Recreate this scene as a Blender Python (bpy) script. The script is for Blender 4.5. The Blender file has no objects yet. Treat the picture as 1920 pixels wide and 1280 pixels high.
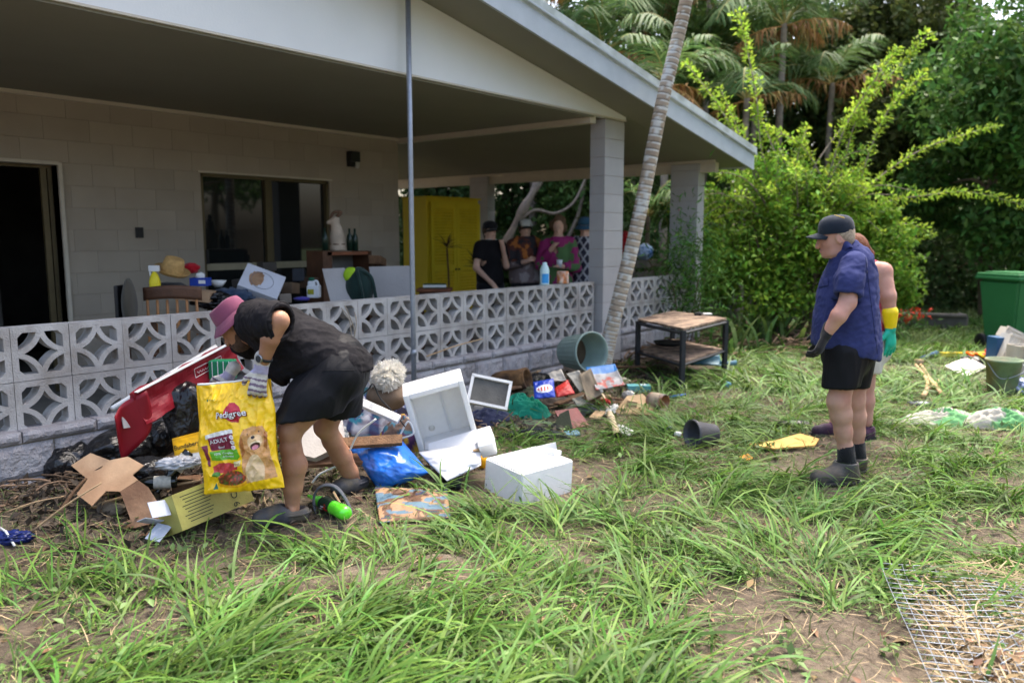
import bpy, bmesh, math, random
import numpy as np
from mathutils import Vector, Matrix

SC = bpy.context.scene
COL = SC.collection
# ------------------------------------------------------------------ camera
CAM = np.array([-1.673, -5.060, 1.55]); PITCH = math.radians(7.50); YAW = math.radians(39.09); FPX = 1493.33
cd = bpy.data.cameras.new('camera'); cam = bpy.data.objects.new('camera', cd); COL.objects.link(cam)
cam.location = CAM; cam.rotation_euler = (math.radians(90) - PITCH, 0, YAW - math.radians(90))
cd.lens = 28.0; cd.sensor_width = 36.0; cd.clip_start = 0.05; cd.clip_end = 2000
cd.dof.use_dof = True; cd.dof.focus_distance = 4.1; cd.dof.aperture_fstop = 1.9
SC.camera = cam
# ------------------------------------------------------------------ sky and sun (bright veiled sun)
SUN_EL, SUN_AZ = math.radians(66), math.radians(8)      # azimuth from +X towards +Y
wd = bpy.data.worlds.new('World'); SC.world = wd; wd.use_nodes = True
nt = wd.node_tree; nt.nodes.clear()
wo = nt.nodes.new('ShaderNodeOutputWorld'); bgn = nt.nodes.new('ShaderNodeBackground'); sk = nt.nodes.new('ShaderNodeTexSky')
sk.sky_type = 'NISHITA'; sk.sun_disc = False; sk.sun_elevation = SUN_EL
sk.sun_rotation = math.radians(90) - SUN_AZ
sk.air_density = 1.0; sk.dust_density = 6.0; sk.ozone_density = 0.6
bgn.inputs['Strength'].default_value = 0.15
nt.links.new(sk.outputs[0], bgn.inputs[0]); nt.links.new(bgn.outputs[0], wo.inputs[0])
sl = bpy.data.lights.new('sun', 'SUN'); sl.energy = 1.5; sl.angle = math.radians(30); sl.color = (1.0, 0.95, 0.87)
so = bpy.data.objects.new('sun', sl); COL.objects.link(so); so.location = (0, -10, 20)
sv = Vector((math.cos(SUN_EL) * math.cos(SUN_AZ), math.cos(SUN_EL) * math.sin(SUN_AZ), math.sin(SUN_EL)))
so.rotation_euler = sv.to_track_quat('Z', 'Y').to_euler()
SC.render.engine = 'CYCLES'
SC.view_settings.view_transform = 'Standard'; SC.view_settings.look = 'None'
SC.view_settings.exposure = 1.95; SC.view_settings.gamma = 1.0
SC.render.resolution_x = 1024; SC.render.resolution_y = 682

# ------------------------------------------------------------------ maths helpers
random.seed(7); RNG = np.random.default_rng(7)
A3 = lambda *v: np.array(v, dtype=float)
def unit(v): v = np.asarray(v, float); return v / (np.linalg.norm(v) + 1e-12)
def ray(u, v):
    r = (u - 960) / FPX; up = (640 - v) / FPX
    fw = math.cos(PITCH) + up * math.sin(PITCH); z = -math.sin(PITCH) + up * math.cos(PITCH)
    return A3(fw * math.cos(YAW) + r * math.sin(YAW), fw * math.sin(YAW) - r * math.cos(YAW), z)
VF = A3(math.cos(YAW), math.sin(YAW), 0); VR = A3(math.sin(YAW), -math.cos(YAW), 0); VU = A3(0, 0, 1)
def on_y(u, v, Y): d = ray(u, v); return CAM + d * ((Y - CAM[1]) / d[1])
def on_x(u, v, X): d = ray(u, v); return CAM + d * ((X - CAM[0]) / d[0])
def on_z(u, v, Z=0.0): d = ray(u, v); return CAM + d * ((Z - CAM[2]) / d[2])
def on_d(u, v, dist):                       # at a distance measured along the horizontal view axis
    d = ray(u, v); return CAM + d * (dist / (d @ VF))
def sm(x, a, b): t = np.clip((np.asarray(x, float) - a) / (b - a), 0, 1); return t * t * (3 - 2 * t)
def _h(i, j, k, s):
    n = (i * 374761393 + j * 668265263 + k * 2147483647 + s * 1274126177) & 0xffffffff
    n = ((n ^ (n >> 13)) * 1274126177) & 0xffffffff
    return ((n ^ (n >> 16)) & 0xffff) / 65535.0
def vnoise(x, y, z=0.0, s=0):
    x, y, z = np.broadcast_arrays(np.asarray(x, float), np.asarray(y, float), np.asarray(z, float))
    xi, yi, zi = np.floor(x).astype(np.int64), np.floor(y).astype(np.int64), np.floor(z).astype(np.int64)
    fx, fy, fz = x - xi, y - yi, z - zi
    fx, fy, fz = fx * fx * (3 - 2 * fx), fy * fy * (3 - 2 * fy), fz * fz * (3 - 2 * fz)
    def L(a, b, t): return a + (b - a) * t
    c = [[[_h(xi + i, yi + j, zi + k, s) for k in (0, 1)] for j in (0, 1)] for i in (0, 1)]
    return L(L(L(c[0][0][0], c[1][0][0], fx), L(c[0][1][0], c[1][1][0], fx), fy),
             L(L(c[0][0][1], c[1][0][1], fx), L(c[0][1][1], c[1][1][1], fx), fy), fz)
def fbm(x, y, z=0.0, s=0, o=4):
    r = 0; a = 0.5; f = 1.0; t = 0
    for k in range(o): r = r + a * vnoise(np.asarray(x) * f, np.asarray(y) * f, np.asarray(z) * f, s + k); t += a; a *= .5; f *= 2.03
    return r / t
def gz(X, Y):                               # height of the garden soil
    X = np.asarray(X, float); Y = np.asarray(Y, float)
    bank = 0.13 * sm(Y, -1.0, -0.12) * (1 - 0.55 * sm(X, 1.5, 4.0)) * (1 - sm(Y, 0.3, 0.8)) * (1 - sm(X, 6.5, 9))
    return bank + 0.05 * (fbm(X * 1.3, Y * 1.3, 0, 3, 3) - .5) * (1 - sm(Y, -.1, .2) * (1 - sm(X, 9, 11)))
def G(u, v, up=0.0):                        # the point of the garden soil that a pixel of the photo shows
    z = 0.0
    for _ in range(6): p = on_z(u, v, z); z = float(gz(p[0], p[1]))
    p[2] = z + up; return p
def frame(zaxis, xhint=(1, 0, 0)):
    z = unit(zaxis); x = np.asarray(xhint, float); x = x - (x @ z) * z
    if np.linalg.norm(x) < 1e-6: x = np.array([0, 1, 0.]) - z[1] * z
    x = unit(x); y = np.cross(z, x); return np.stack([x, y, z], 1)
def rotz(a): c, s = math.cos(a), math.sin(a); return np.array([[c, -s, 0], [s, c, 0], [0, 0, 1.]])
def rotx(a): c, s = math.cos(a), math.sin(a); return np.array([[1, 0, 0], [0, c, -s], [0, s, c]])
def roty(a): c, s = math.cos(a), math.sin(a); return np.array([[c, 0, s], [0, 1, 0], [-s, 0, c]])
def deg(*a): return rotz(math.radians(a[2])) @ roty(math.radians(a[1])) @ rotx(math.radians(a[0]))

# ------------------------------------------------------------------ materials
MATS = {}
def srgb(r, g, b):
    f = lambda c: ((c / 255 + .055) / 1.055) ** 2.4 if c > 10 else c / 255 / 12.92
    return (f(r), f(g), f(b))
def mat(name, col=(.5, .5, .5), var=.15, scale=9., rough=.7, bump=.15, bscale=60., metal=0., spec=.35, transl=0., island=0., col2=None,
        coat=0., attr=False, world=False, dirt=None, alpha=1., trans=0., detail=5., sheen=0., island_hue=0.):
    if name in MATS: return MATS[name]
    m = bpy.data.materials.new(name); m.use_nodes = True; MATS[name] = m
    N = m.node_tree.nodes; L = m.node_tree.links; b = N['Principled BSDF']; out = N['Material Output']
    b.inputs['Roughness'].default_value = rough; b.inputs['Metallic'].default_value = metal
    b.inputs['Specular IOR Level'].default_value = spec; b.inputs['Coat Weight'].default_value = coat
    b.inputs['Alpha'].default_value = alpha; b.inputs['Transmission Weight'].default_value = trans
    b.inputs['Sheen Weight'].default_value = sheen
    tc = N.new('ShaderNodeTexCoord'); co = tc.outputs['Object']
    if world: co = N.new('ShaderNodeNewGeometry').outputs['Position']
    if attr:
        a = N.new('ShaderNodeAttribute'); a.attribute_name = 'Col'; src = a.outputs['Color']
    else:
        c = N.new('ShaderNodeRGB'); c.outputs[0].default_value = (*col, 1); src = c.outputs[0]
    if col2 is not None:
        n2 = N.new('ShaderNodeTexNoise'); n2.inputs['Scale'].default_value = scale * .45; n2.inputs['Detail'].default_value = 6
        r2 = N.new('ShaderNodeValToRGB'); r2.color_ramp.elements[0].position = .42; r2.color_ramp.elements[1].position = .62
        L.new(co, n2.inputs['Vector']); L.new(n2.outputs['Fac'], r2.inputs['Fac'])
        mx = N.new('ShaderNodeMix'); mx.data_type = 'RGBA'; mx.inputs[7].default_value = (*col2, 1)
        L.new(r2.outputs[0], mx.inputs[0]); L.new(src, mx.inputs[6]); src = mx.outputs[2]
    if dirt is not None:
        n3 = N.new('ShaderNodeTexNoise'); n3.inputs['Scale'].default_value = 3.1; n3.inputs['Detail'].default_value = 9; n3.inputs['Roughness'].default_value = .68; L.new(co, n3.inputs['Vector'])
        r3 = N.new('ShaderNodeValToRGB'); r3.color_ramp.elements[0].position = .52; r3.color_ramp.elements[1].position = .74; r3.color_ramp.elements[1].color = (.75, .75, .75, 1); L.new(n3.outputs['Fac'], r3.inputs['Fac'])
        mx3 = N.new('ShaderNodeMix'); mx3.data_type = 'RGBA'; mx3.inputs[7].default_value = (*dirt, 1); L.new(r3.outputs[0], mx3.inputs[0]); L.new(src, mx3.inputs[6]); src = mx3.outputs[2]
    nz = N.new('ShaderNodeTexNoise'); nz.inputs['Scale'].default_value = scale; nz.inputs['Detail'].default_value = detail
    L.new(co, nz.inputs['Vector'])
    mr = N.new('ShaderNodeMapRange'); mr.inputs[1].default_value = .25; mr.inputs[2].default_value = .75
    mr.inputs[3].default_value = 1 - var; mr.inputs[4].default_value = 1 + var; L.new(nz.outputs['Fac'], mr.inputs[0])
    val = mr.outputs[0]
    if world:
        oi = N.new('ShaderNodeObjectInfo'); m4 = N.new('ShaderNodeMapRange'); m4.inputs[3].default_value = .94; m4.inputs[4].default_value = 1.05; L.new(oi.outputs['Random'], m4.inputs[0])
        mm4 = N.new('ShaderNodeMath'); mm4.operation = 'MULTIPLY'; L.new(val, mm4.inputs[0]); L.new(m4.outputs[0], mm4.inputs[1]); val = mm4.outputs[0]
    hs = N.new('ShaderNodeHueSaturation'); L.new(src, hs.inputs['Color'])
    if island:
        g = N.new('ShaderNodeNewGeometry'); m2 = N.new('ShaderNodeMapRange'); m2.inputs[3].default_value = 1 - island; m2.inputs[4].default_value = 1 + island
        L.new(g.outputs['Random Per Island'], m2.inputs[0])
        mm = N.new('ShaderNodeMath'); mm.operation = 'MULTIPLY'; L.new(val, mm.inputs[0]); L.new(m2.outputs[0], mm.inputs[1]); val = mm.outputs[0]
        if island_hue:
            m3 = N.new('ShaderNodeMath'); m3.operation = 'MULTIPLY_ADD'
            fr = N.new('ShaderNodeMath'); fr.operation = 'MULTIPLY'; fr.inputs[1].default_value = 7.31; L.new(g.outputs['Random Per Island'], fr.inputs[0])
            f2 = N.new('ShaderNodeMath'); f2.operation = 'FRACT'; L.new(fr.outputs[0], f2.inputs[0])
            L.new(f2.outputs[0], m3.inputs[0]); m3.inputs[1].default_value = island_hue; m3.inputs[2].default_value = .5 - island_hue / 2
            L.new(m3.outputs[0], hs.inputs['Hue'])
    L.new(val, hs.inputs['Value']); L.new(hs.outputs[0], b.inputs['Base Color'])
    if bump:
        bn = N.new('ShaderNodeTexNoise'); bn.inputs['Scale'].default_value = bscale; bn.inputs['Detail'].default_value = 4
        L.new(co, bn.inputs['Vector'])
        bp = N.new('ShaderNodeBump'); bp.inputs['Strength'].default_value = bump; bp.inputs['Distance'].default_value = .02
        L.new(bn.outputs['Fac'], bp.inputs['Height']); L.new(bp.outputs[0], b.inputs['Normal'])
    if transl:
        t = N.new('ShaderNodeBsdfTranslucent'); L.new(hs.outputs[0], t.inputs[0]); ms = N.new('ShaderNodeMixShader'); ms.inputs[0].default_value = transl
        L.new(b.outputs[0], ms.inputs[1]); L.new(t.outputs[0], ms.inputs[2]); L.new(ms.outputs[0], out.inputs['Surface'])
    return m

# ------------------------------------------------------------------ object helpers
def mesh_np(name, V, F):
    """V (n,3); F is an (m,k) int array or a list of index tuples"""
    me = bpy.data.meshes.new(name)
    if isinstance(F, np.ndarray):
        k = F.shape[1]; V = np.asarray(V, np.float32)
        me.vertices.add(len(V)); me.vertices.foreach_set('co', V.ravel())
        me.loops.add(F.size); me.loops.foreach_set('vertex_index', F.astype(np.int32).ravel())
        me.polygons.add(len(F)); me.polygons.foreach_set('loop_start', np.arange(0, F.size, k, dtype=np.int32))
        me.update(calc_edges=True); me.validate()
    else:
        me.from_pydata([tuple(map(float, v)) for v in V], [], [tuple(map(int, f)) for f in F]); me.update()
    return me
def put(name, me, m, parent=None, smooth=False, origin=None):
    """links a mesh (in world space) as an object; origin = world point of its own origin, children are kept in world space"""
    o = bpy.data.objects.new(name, me); COL.objects.link(o)
    if m is not None and not me.materials: me.materials.append(m)
    if smooth: me.polygons.foreach_set('use_smooth', np.ones(len(me.polygons), bool))
    if origin is not None: me.transform(Matrix.Translation(-Vector(origin))); o.location = origin
    if parent is not None: adopt(o, parent)
    return o
WORLD = {}
def wpos(o):
    p = Vector(o.location)
    if o.parent: p = p + wpos(o.parent)
    return p
def adopt(o, parent):
    o.parent = parent; o.location = Vector(o.location) - wpos(parent)
def empty(name, loc):
    o = bpy.data.objects.new(name, None); COL.objects.link(o); o.location = tuple(map(float, loc)); o.empty_display_size = .1; return o
def tag(o, label, cat, group=None):
    o['label'] = label; o['category'] = cat
    if group: o['group'] = group
    return o
def thing(name, loc, label, cat, group=None): return tag(empty(name, loc), label, cat, group)
def kind(o, k): o['kind'] = k; return o

class MB:
    def __init__(s): s.v = []; s.f = []; s.n = 0
    def add(s, V, F):
        V = np.asarray(V, float); s.v.append(V); s.f += [tuple(int(i) + s.n for i in f) for f in F]; s.n += len(V); return s
    def box(s, c, size, R=None, taper=None):
        h = np.asarray(size, float) / 2
        V = np.array([[x, y, z] for z in (-1, 1) for y in (-1, 1) for x in (-1, 1)], float) * h
        if taper is not None: V[4:, 0] *= taper; V[4:, 1] *= taper
        if R is not None: V = V @ np.asarray(R).T
        return s.add(V + np.asarray(c, float), [(0, 2, 3, 1), (4, 5, 7, 6), (0, 1, 5, 4), (2, 6, 7, 3), (0, 4, 6, 2), (1, 3, 7, 5)])
    def rbox(s, c, size, R=None, b=.01):                       # box with bevelled edges
        bm = bmesh.new(); bmesh.ops.create_cube(bm, size=1); bmesh.ops.scale(bm, vec=Vector(size), verts=bm.verts)
        bmesh.ops.bevel(bm, geom=bm.edges[:], offset=b, segments=2, affect='EDGES', profile=.6)
        V = np.array([v.co for v in bm.verts]); F = [tuple(v.index for v in f.verts) for f in bm.faces]; bm.free()
        if R is not None: V = V @ np.asarray(R).T
        return s.add(V + np.asarray(c, float), F)
    def tube(s, path, rad, n=10, cap=True, flat=1., hint=(.3, .2, 1)):
        P = np.asarray(path, float); rad = np.broadcast_to(np.asarray(rad, float), (len(P),))
        T = np.gradient(P, axis=0); R0 = None; V = []; a = np.linspace(0, 2 * math.pi, n, endpoint=False)
        x = np.asarray(hint, float)
        for p, t, r in zip(P, T, rad):
            t = unit(t); x = x - (x @ t) * t
            if np.linalg.norm(x) < 1e-5: x = np.cross(t, [0, 1, .3])
            x = unit(x); y = np.cross(t, x)
            V.append(p + r * (np.cos(a)[:, None] * x + flat * np.sin(a)[:, None] * y))
        m = len(P); F = [(i * n + j, i * n + (j + 1) % n, (i + 1) * n + (j + 1) % n, (i + 1) * n + j) for i in range(m - 1) for j in range(n)]
        if cap: F += [tuple(range(n - 1, -1, -1)), tuple(range((m - 1) * n, m * n))]
        return s.add(np.concatenate(V), F)
    def lathe(s, prof, c=(0, 0, 0), R=None, n=28, close=True):  # prof: (radius, height)
        a = np.linspace(0, 2 * math.pi, n, endpoint=False); V = []
        for r, z in prof: V.append(np.stack([r * np.cos(a), r * np.sin(a), np.full(n, z)], 1))
        V = np.concatenate(V); m = len(prof)
        if R is not None: V = V @ np.asarray(R).T
        F = [(i * n + j, i * n + (j + 1) % n, (i + 1) * n + (j + 1) % n, (i + 1) * n + j) for i in range(m - 1) for j in range(n)]
        if close:
            if prof[0][0] > 1e-6: F.append(tuple(range(n - 1, -1, -1)))
            if prof[-1][0] > 1e-6: F.append(tuple(range((m - 1) * n, m * n)))
        return s.add(V + np.asarray(c, float), F)
    def prism(s, poly, c, R, t):                               # flat outline (2d) extruded by t along the frame's z
        P = np.asarray(poly, float); n = len(P); R = np.asarray(R)
        a = np.c_[P, np.zeros(n)] @ R.T + c; b = np.c_[P, np.full(n, t)] @ R.T + c
        return s.add(np.r_[a, b], [tuple(range(n - 1, -1, -1)), tuple(range(n, 2 * n))] + [(i, (i + 1) % n, n + (i + 1) % n, n + i) for i in range(n)])
    def grid(s, fn, nu, nv, thick=0.):                         # fn(u,v)->(n,3) for u,v in 0..1
        u, v = np.meshgrid(np.linspace(0, 1, nu), np.linspace(0, 1, nv)); V = fn(u.ravel(), v.ravel())
        F = [(j * nu + i, j * nu + i + 1, (j + 1) * nu + i + 1, (j + 1) * nu + i) for j in range(nv - 1) for i in range(nu - 1)]
        if not thick: return s.add(V, F)
        Q = V.reshape(nv, nu, 3); N = np.cross(np.gradient(Q, axis=1), np.gradient(Q, axis=0)); N /= np.linalg.norm(N, axis=2, keepdims=True) + 1e-9
        B = (Q - N * thick).reshape(-1, 3); m = nu * nv
        F2 = F + [tuple(m + i for i in f[::-1]) for f in F]
        rim = [i for i in range(nu)] + [j * nu + nu - 1 for j in range(1, nv)] + [(nv - 1) * nu + i for i in range(nu - 2, -1, -1)] + [j * nu for j in range(nv - 2, 0, -1)]
        for a, b in zip(rim, rim[1:] + rim[:1]): F2.append((b, a, m + a, m + b))
        return s.add(np.r_[V, B], F2)
    def blob(s, c, size, R=None, amp=.15, freq=3., seed=0, sub=4, ridged=False, squash=None):
        bm = bmesh.new(); bmesh.ops.create_icosphere(bm, subdivisions=sub, radius=1)
        V = np.array([v.co for v in bm.verts]); F = [tuple(v.index for v in f.verts) for f in bm.faces]; bm.free()
        n = fbm(V[:, 0] * freq + seed, V[:, 1] * freq, V[:, 2] * freq, seed, 4)
        if ridged: n = 1 - np.abs(2 * n - 1) * 2
        V = V * (1 + amp * (n - .5) * 2)[:, None]
        if squash is not None: V[:, 2] = np.maximum(V[:, 2], squash)
        V = V * np.asarray(size)
        if R is not None: V = V @ np.asarray(R).T
        return s.add(V + np.asarray(c, float), F)
    def mesh(s, name): return mesh_np(name, np.concatenate(s.v), s.f)
    def obj(s, name, m, parent=None, smooth=False, origin=None, auto=None):
        o = put(name, s.mesh(name), m, parent, smooth or auto is not None, origin)
        if auto is not None: o.data.set_sharp_from_angle(angle=math.radians(auto))
        return o
def curve(pts, n=24):                       # smooth path through points
    P = np.asarray(pts, float); m = len(P)
    if m == 2: return P[0] + (P[1] - P[0]) * np.linspace(0, 1, n)[:, None]
    Q = np.r_[[2 * P[0] - P[1]], P, [2 * P[-1] - P[-2]]]; out = []
    for t in np.linspace(0, m - 1 - 1e-6, n):
        i = int(t); f = t - i; a, b, c, d = Q[i:i + 4]
        out.append(.5 * (2 * b + (c - a) * f + (2 * a - 5 * b + 4 * c - d) * f * f + (3 * b - a - 3 * c + d) * f ** 3))
    return np.array(out)
def paint_obj(name, fn, nu, nv, paint, parent=None, rough=.6, spec=.35, bump=.05, thick=0., coat=0., bscale=60., m=None, smooth=True, transl=0.):
    """a sheet fn(u,v) with a printed pattern paint(u,v)->(n,3) linear rgb held in a colour attribute"""
    mb = MB(); mb.grid(fn, nu, nv, thick); me = mb.mesh(name)
    u, v = np.meshgrid(np.linspace(0, 1, nu), np.linspace(0, 1, nv)); c = paint(u.ravel(), v.ravel())
    if thick: c = np.r_[c, c]
    set_col(me, c)
    return put(name, me, m or mat('print_%g_%g_%g_%g_%g' % (rough, spec, bump, coat, transl), attr=True, var=.06, rough=rough, spec=spec, bump=bump, bscale=bscale, coat=coat, transl=transl), parent, smooth)
def set_col(me, c):
    a = me.color_attributes.new('Col', 'FLOAT_COLOR', 'POINT')
    a.data.foreach_set('color', np.c_[np.clip(c, 0, 1), np.ones(len(c))].astype(np.float32).ravel())
def text_mesh(s, size=1., bold=.0, sx=1.):
    """flat lettering as (verts 2d, faces); width is centred on 0, baseline at 0"""
    cu = bpy.data.curves.new('lettering', 'FONT'); cu.body = s; cu.size = size; cu.align_x = 'CENTER'; cu.offset = bold; cu.resolution_u = 3; cu.fill_mode = 'FRONT'
    o = bpy.data.objects.new('lettering', cu); COL.objects.link(o)
    dg = bpy.context.evaluated_depsgraph_get(); me = bpy.data.meshes.new_from_object(o.evaluated_get(dg))
    V = np.array([v.co[:2] for v in me.vertices]) * [sx, 1]; F = [tuple(p.vertices) for p in me.polygons]
    bpy.data.objects.remove(o); bpy.data.curves.remove(cu); bpy.data.meshes.remove(me)
    return V, F
def lettering(s, size, place, m, parent, name='lettering', bold=0., sx=1.):
    """place(x,y)->(n,3) maps flat letter coordinates to the surface"""
    V, F = text_mesh(s, size, bold, sx); return put(name, mesh_np(name, place(V[:, 0], V[:, 1]), F), m, parent)
def flat_place(c, xdir, ydir, lift=.002):
    x = unit(xdir); y = unit(ydir); n = unit(np.cross(x, y)); c = np.asarray(c, float) + n * lift
    return lambda a, b: c + np.outer(a, x) + np.outer(b, y)
def inpoly(x, y, poly):
    r = np.zeros(np.shape(x), bool); P = list(poly)
    for (x0, y0), (x1, y1) in zip(P, P[1:] + P[:1]):
        if y0 == y1: continue
        r ^= ((y0 > y) != (y1 > y)) & (x < (x1 - x0) * (y - y0) / (y1 - y0) + x0)
    return r
def copy_tree(o, loc, parent=None):
    c = o.copy(); COL.objects.link(c); c.parent = parent; c.location = loc
    for ch in o.children: copy_tree(ch, tuple(ch.location), c)
    return c

# ------------------------------------------------------------------ rounded bodies from blended shapes (surface nets)
class SDF:
    def __init__(s, lo, hi, h):
        s.lo = np.asarray(lo, float); s.h = h; s.n = np.ceil((np.asarray(hi) - s.lo) / h).astype(int) + 1
        s.d = np.full(s.n, 9.0, np.float32)
    def sub(s, a, b):
        i0 = np.clip(np.floor((np.asarray(a) - s.lo) / s.h).astype(int), 0, s.n); i1 = np.clip(np.ceil((np.asarray(b) - s.lo) / s.h).astype(int) + 1, 0, s.n)
        if np.any(i1 <= i0): return None, None
        ax = [s.lo[k] + s.h * np.arange(i0[k], i1[k]) for k in range(3)]
        return tuple(slice(i0[k], i1[k]) for k in range(3)), np.meshgrid(*ax, indexing='ij')
    def mixin(s, sl, d, k, mode='add'):
        a = s.d[sl]
        if mode == 'add':
            hh = np.maximum(k - np.abs(a - d), 0) / max(k, 1e-6); s.d[sl] = np.minimum(a, d) - hh * hh * k * .25
        else:
            d = -d; hh = np.maximum(k - np.abs(a - d), 0) / max(k, 1e-6); s.d[sl] = np.maximum(a, d) + hh * hh * k * .25
    def cone(s, a, b, ra, rb, k=.03, flat=None, mode='add'):
        """tapered limb a->b; flat = (axis, factor) thins it along an axis"""
        a = np.asarray(a, float); b = np.asarray(b, float); p = max(ra, rb) * (1 if not flat else max(1, flat[1])) + k + 3 * s.h
        sl, P = s.sub(np.minimum(a, b) - p, np.maximum(a, b) + p)
        if sl is None: return s
        x, y, z = (P[0] - a[0], P[1] - a[1], P[2] - a[2]); ab = b - a; L2 = max(ab @ ab, 1e-9)
        t = np.clip((x * ab[0] + y * ab[1] + z * ab[2]) / L2, 0, 1)
        qx, qy, qz = x - t * ab[0], y - t * ab[1], z - t * ab[2]
        if flat:
            n = unit(flat[0]); e = (qx * n[0] + qy * n[1] + qz * n[2]) * (1 / flat[1] - 1); qx, qy, qz = qx + e * n[0], qy + e * n[1], qz + e * n[2]
        s.mixin(sl, np.sqrt(qx * qx + qy * qy + qz * qz) - (ra + (rb - ra) * t), k, mode); return s
    def limb(s, pts, rad, k=.03, flat=None):
        for i in range(len(pts) - 1): s.cone(pts[i], pts[i + 1], rad[i], rad[i + 1], k, flat)
        return s
    def ell(s, c, r, R=None, k=.03, mode='add'):
        c = np.asarray(c, float); r = np.asarray(r, float); p = r.max() + k + 3 * s.h; sl, P = s.sub(c - p, c + p)
        if sl is None: return s
        Q = np.stack([P[0] - c[0], P[1] - c[1], P[2] - c[2]], -1)
        if R is not None: Q = Q @ np.asarray(R)
        k0 = np.linalg.norm(Q / r, axis=-1); k1 = np.linalg.norm(Q / (r * r), axis=-1) + 1e-6
        s.mixin(sl, k0 * (k0 - 1) / k1, k, mode); return s
    def hem(s, pt, n, R, depth=.06, thick=.012):
        """cuts a garment off beyond a plane (inside a ball of radius R) and hollows it behind the cut"""
        pt = np.asarray(pt, float); n = unit(n); sl, P = s.sub(pt - R, pt + R)
        x, y, z = P[0] - pt[0], P[1] - pt[1], P[2] - pt[2]; h = x * n[0] + y * n[1] + z * n[2]; ball = np.sqrt(x * x + y * y + z * z) - R
        d0 = s.d[sl].copy()
        cav = np.maximum(np.maximum(d0 + thick, -h - depth), ball)
        s.d[sl] = np.maximum(np.maximum(d0, -np.maximum(-h, ball)), -cav); return s
    def mesh(s, name, wrinkle=None, whole=False):
        D = s.d; sg = D < 0; h = s.h
        c = np.zeros(tuple(np.array(D.shape) - 1), np.int8)
        for i in (0, 1):
            for j in (0, 1):
                for k in (0, 1): c += sg[i:D.shape[0] - 1 + i, j:D.shape[1] - 1 + j, k:D.shape[2] - 1 + k]
        act = np.argwhere((c > 0) & (c < 8)); idx = np.full(c.shape, -1, np.int64); idx[tuple(act.T)] = np.arange(len(act))
        acc = np.zeros((len(act), 3)); cnt = np.zeros(len(act))
        for ax in range(3):
            o = [k for k in range(3) if k != ax]
            for a in (0, 1):
                for b in (0, 1):
                    p0 = act.copy(); p0[:, o[0]] += a; p0[:, o[1]] += b; p1 = p0.copy(); p1[:, ax] += 1
                    d0 = D[tuple(p0.T)]; d1 = D[tuple(p1.T)]; m = (d0 < 0) != (d1 < 0)
                    t = np.where(m, d0 / np.where(m, d0 - d1, 1), 0)
                    q = p0.astype(float); q[:, ax] += t; acc[m] += q[m]; cnt[m] += 1
        V = s.lo + h * acc / cnt[:, None]; F = []
        for ax in range(3):
            b, cx = (ax + 1) % 3, (ax + 2) % 3
            n = np.array(D.shape); e0 = [slice(0, None)] * 3; e1 = [slice(0, None)] * 3
            e0[ax] = slice(0, n[ax] - 1); e1[ax] = slice(1, n[ax])
            ch = sg[tuple(e0)] != sg[tuple(e1)]; E = np.argwhere(ch); E = E[(E[:, b] > 0) & (E[:, cx] > 0) & (E[:, b] < n[b] - 1) & (E[:, cx] < n[cx] - 1)]
            ins = sg[tuple(E.T)]
            q = []
            for db, dc in ((-1, -1), (0, -1), (0, 0), (-1, 0)):
                w = E.copy(); w[:, b] += db; w[:, cx] += dc; q.append(idx[tuple(w.T)])
            Q = np.stack(q, 1); Q[~ins] = Q[~ins][:, ::-1]; F.append(Q)
        F = np.concatenate(F); F = F[(F >= 0).all(1)]
        if not whole:                                            # drop loose scraps left beyond a hem
            lab = np.arange(len(V)); e0 = np.concatenate([F[:, 0], F[:, 1], F[:, 2], F[:, 3]]); e1 = np.concatenate([F[:, 1], F[:, 2], F[:, 3], F[:, 0]])
            for it in range(200):
                old = lab.copy(); m = np.minimum(lab[e0], lab[e1]); np.minimum.at(lab, e0, m); np.minimum.at(lab, e1, m); lab = lab[lab]; lab = lab[lab]
                if (lab == old).all(): break
            cnt = np.bincount(lab, minlength=len(V)); good = cnt[lab] > .3 * cnt.max(); F = F[good[F[:, 0]]]
            re = np.full(len(V), -1); re[good] = np.arange(good.sum()); V = V[good]; F = re[F]
        # light relaxation
        e = np.concatenate([F[:, [0, 1]], F[:, [1, 2]], F[:, [2, 3]], F[:, [3, 0]]])
        for it in range(2):
            S = np.zeros_like(V); n = np.zeros(len(V))
            for k in range(3): S[:, k] = np.bincount(e[:, 0], V[e[:, 1], k], len(V)) + np.bincount(e[:, 1], V[e[:, 0], k], len(V))
            n = np.bincount(e[:, 0], minlength=len(V)) + np.bincount(e[:, 1], minlength=len(V)); V = V + .5 * (S / np.maximum(n, 1)[:, None] - V)
        if wrinkle is not None:
            N = np.zeros_like(V); fn = np.cross(V[F[:, 2]] - V[F[:, 0]], V[F[:, 3]] - V[F[:, 1]])
            for k in range(4):
                for a in range(3): N[:, a] += np.bincount(F[:, k], fn[:, a], len(V))
            N /= np.linalg.norm(N, axis=1, keepdims=True) + 1e-12; V = V + N * wrinkle(V)[:, None]
        s.V = V; s.F = F
        return mesh_np(name, V, F)
def ridges(V, axis, freq, amp, seed=0, stretch=.25):
    """folds running along an axis"""
    R = frame(axis); Q = V @ R; Q = Q * freq; Q[:, 2] *= stretch
    n = fbm(Q[:, 0] + .8 * vnoise(Q[:, 2], Q[:, 1], 0, seed + 9), Q[:, 1], Q[:, 2], seed, 3)
    return amp * (1 - 2 * np.abs(2 * n - 1) ** .8)
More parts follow.
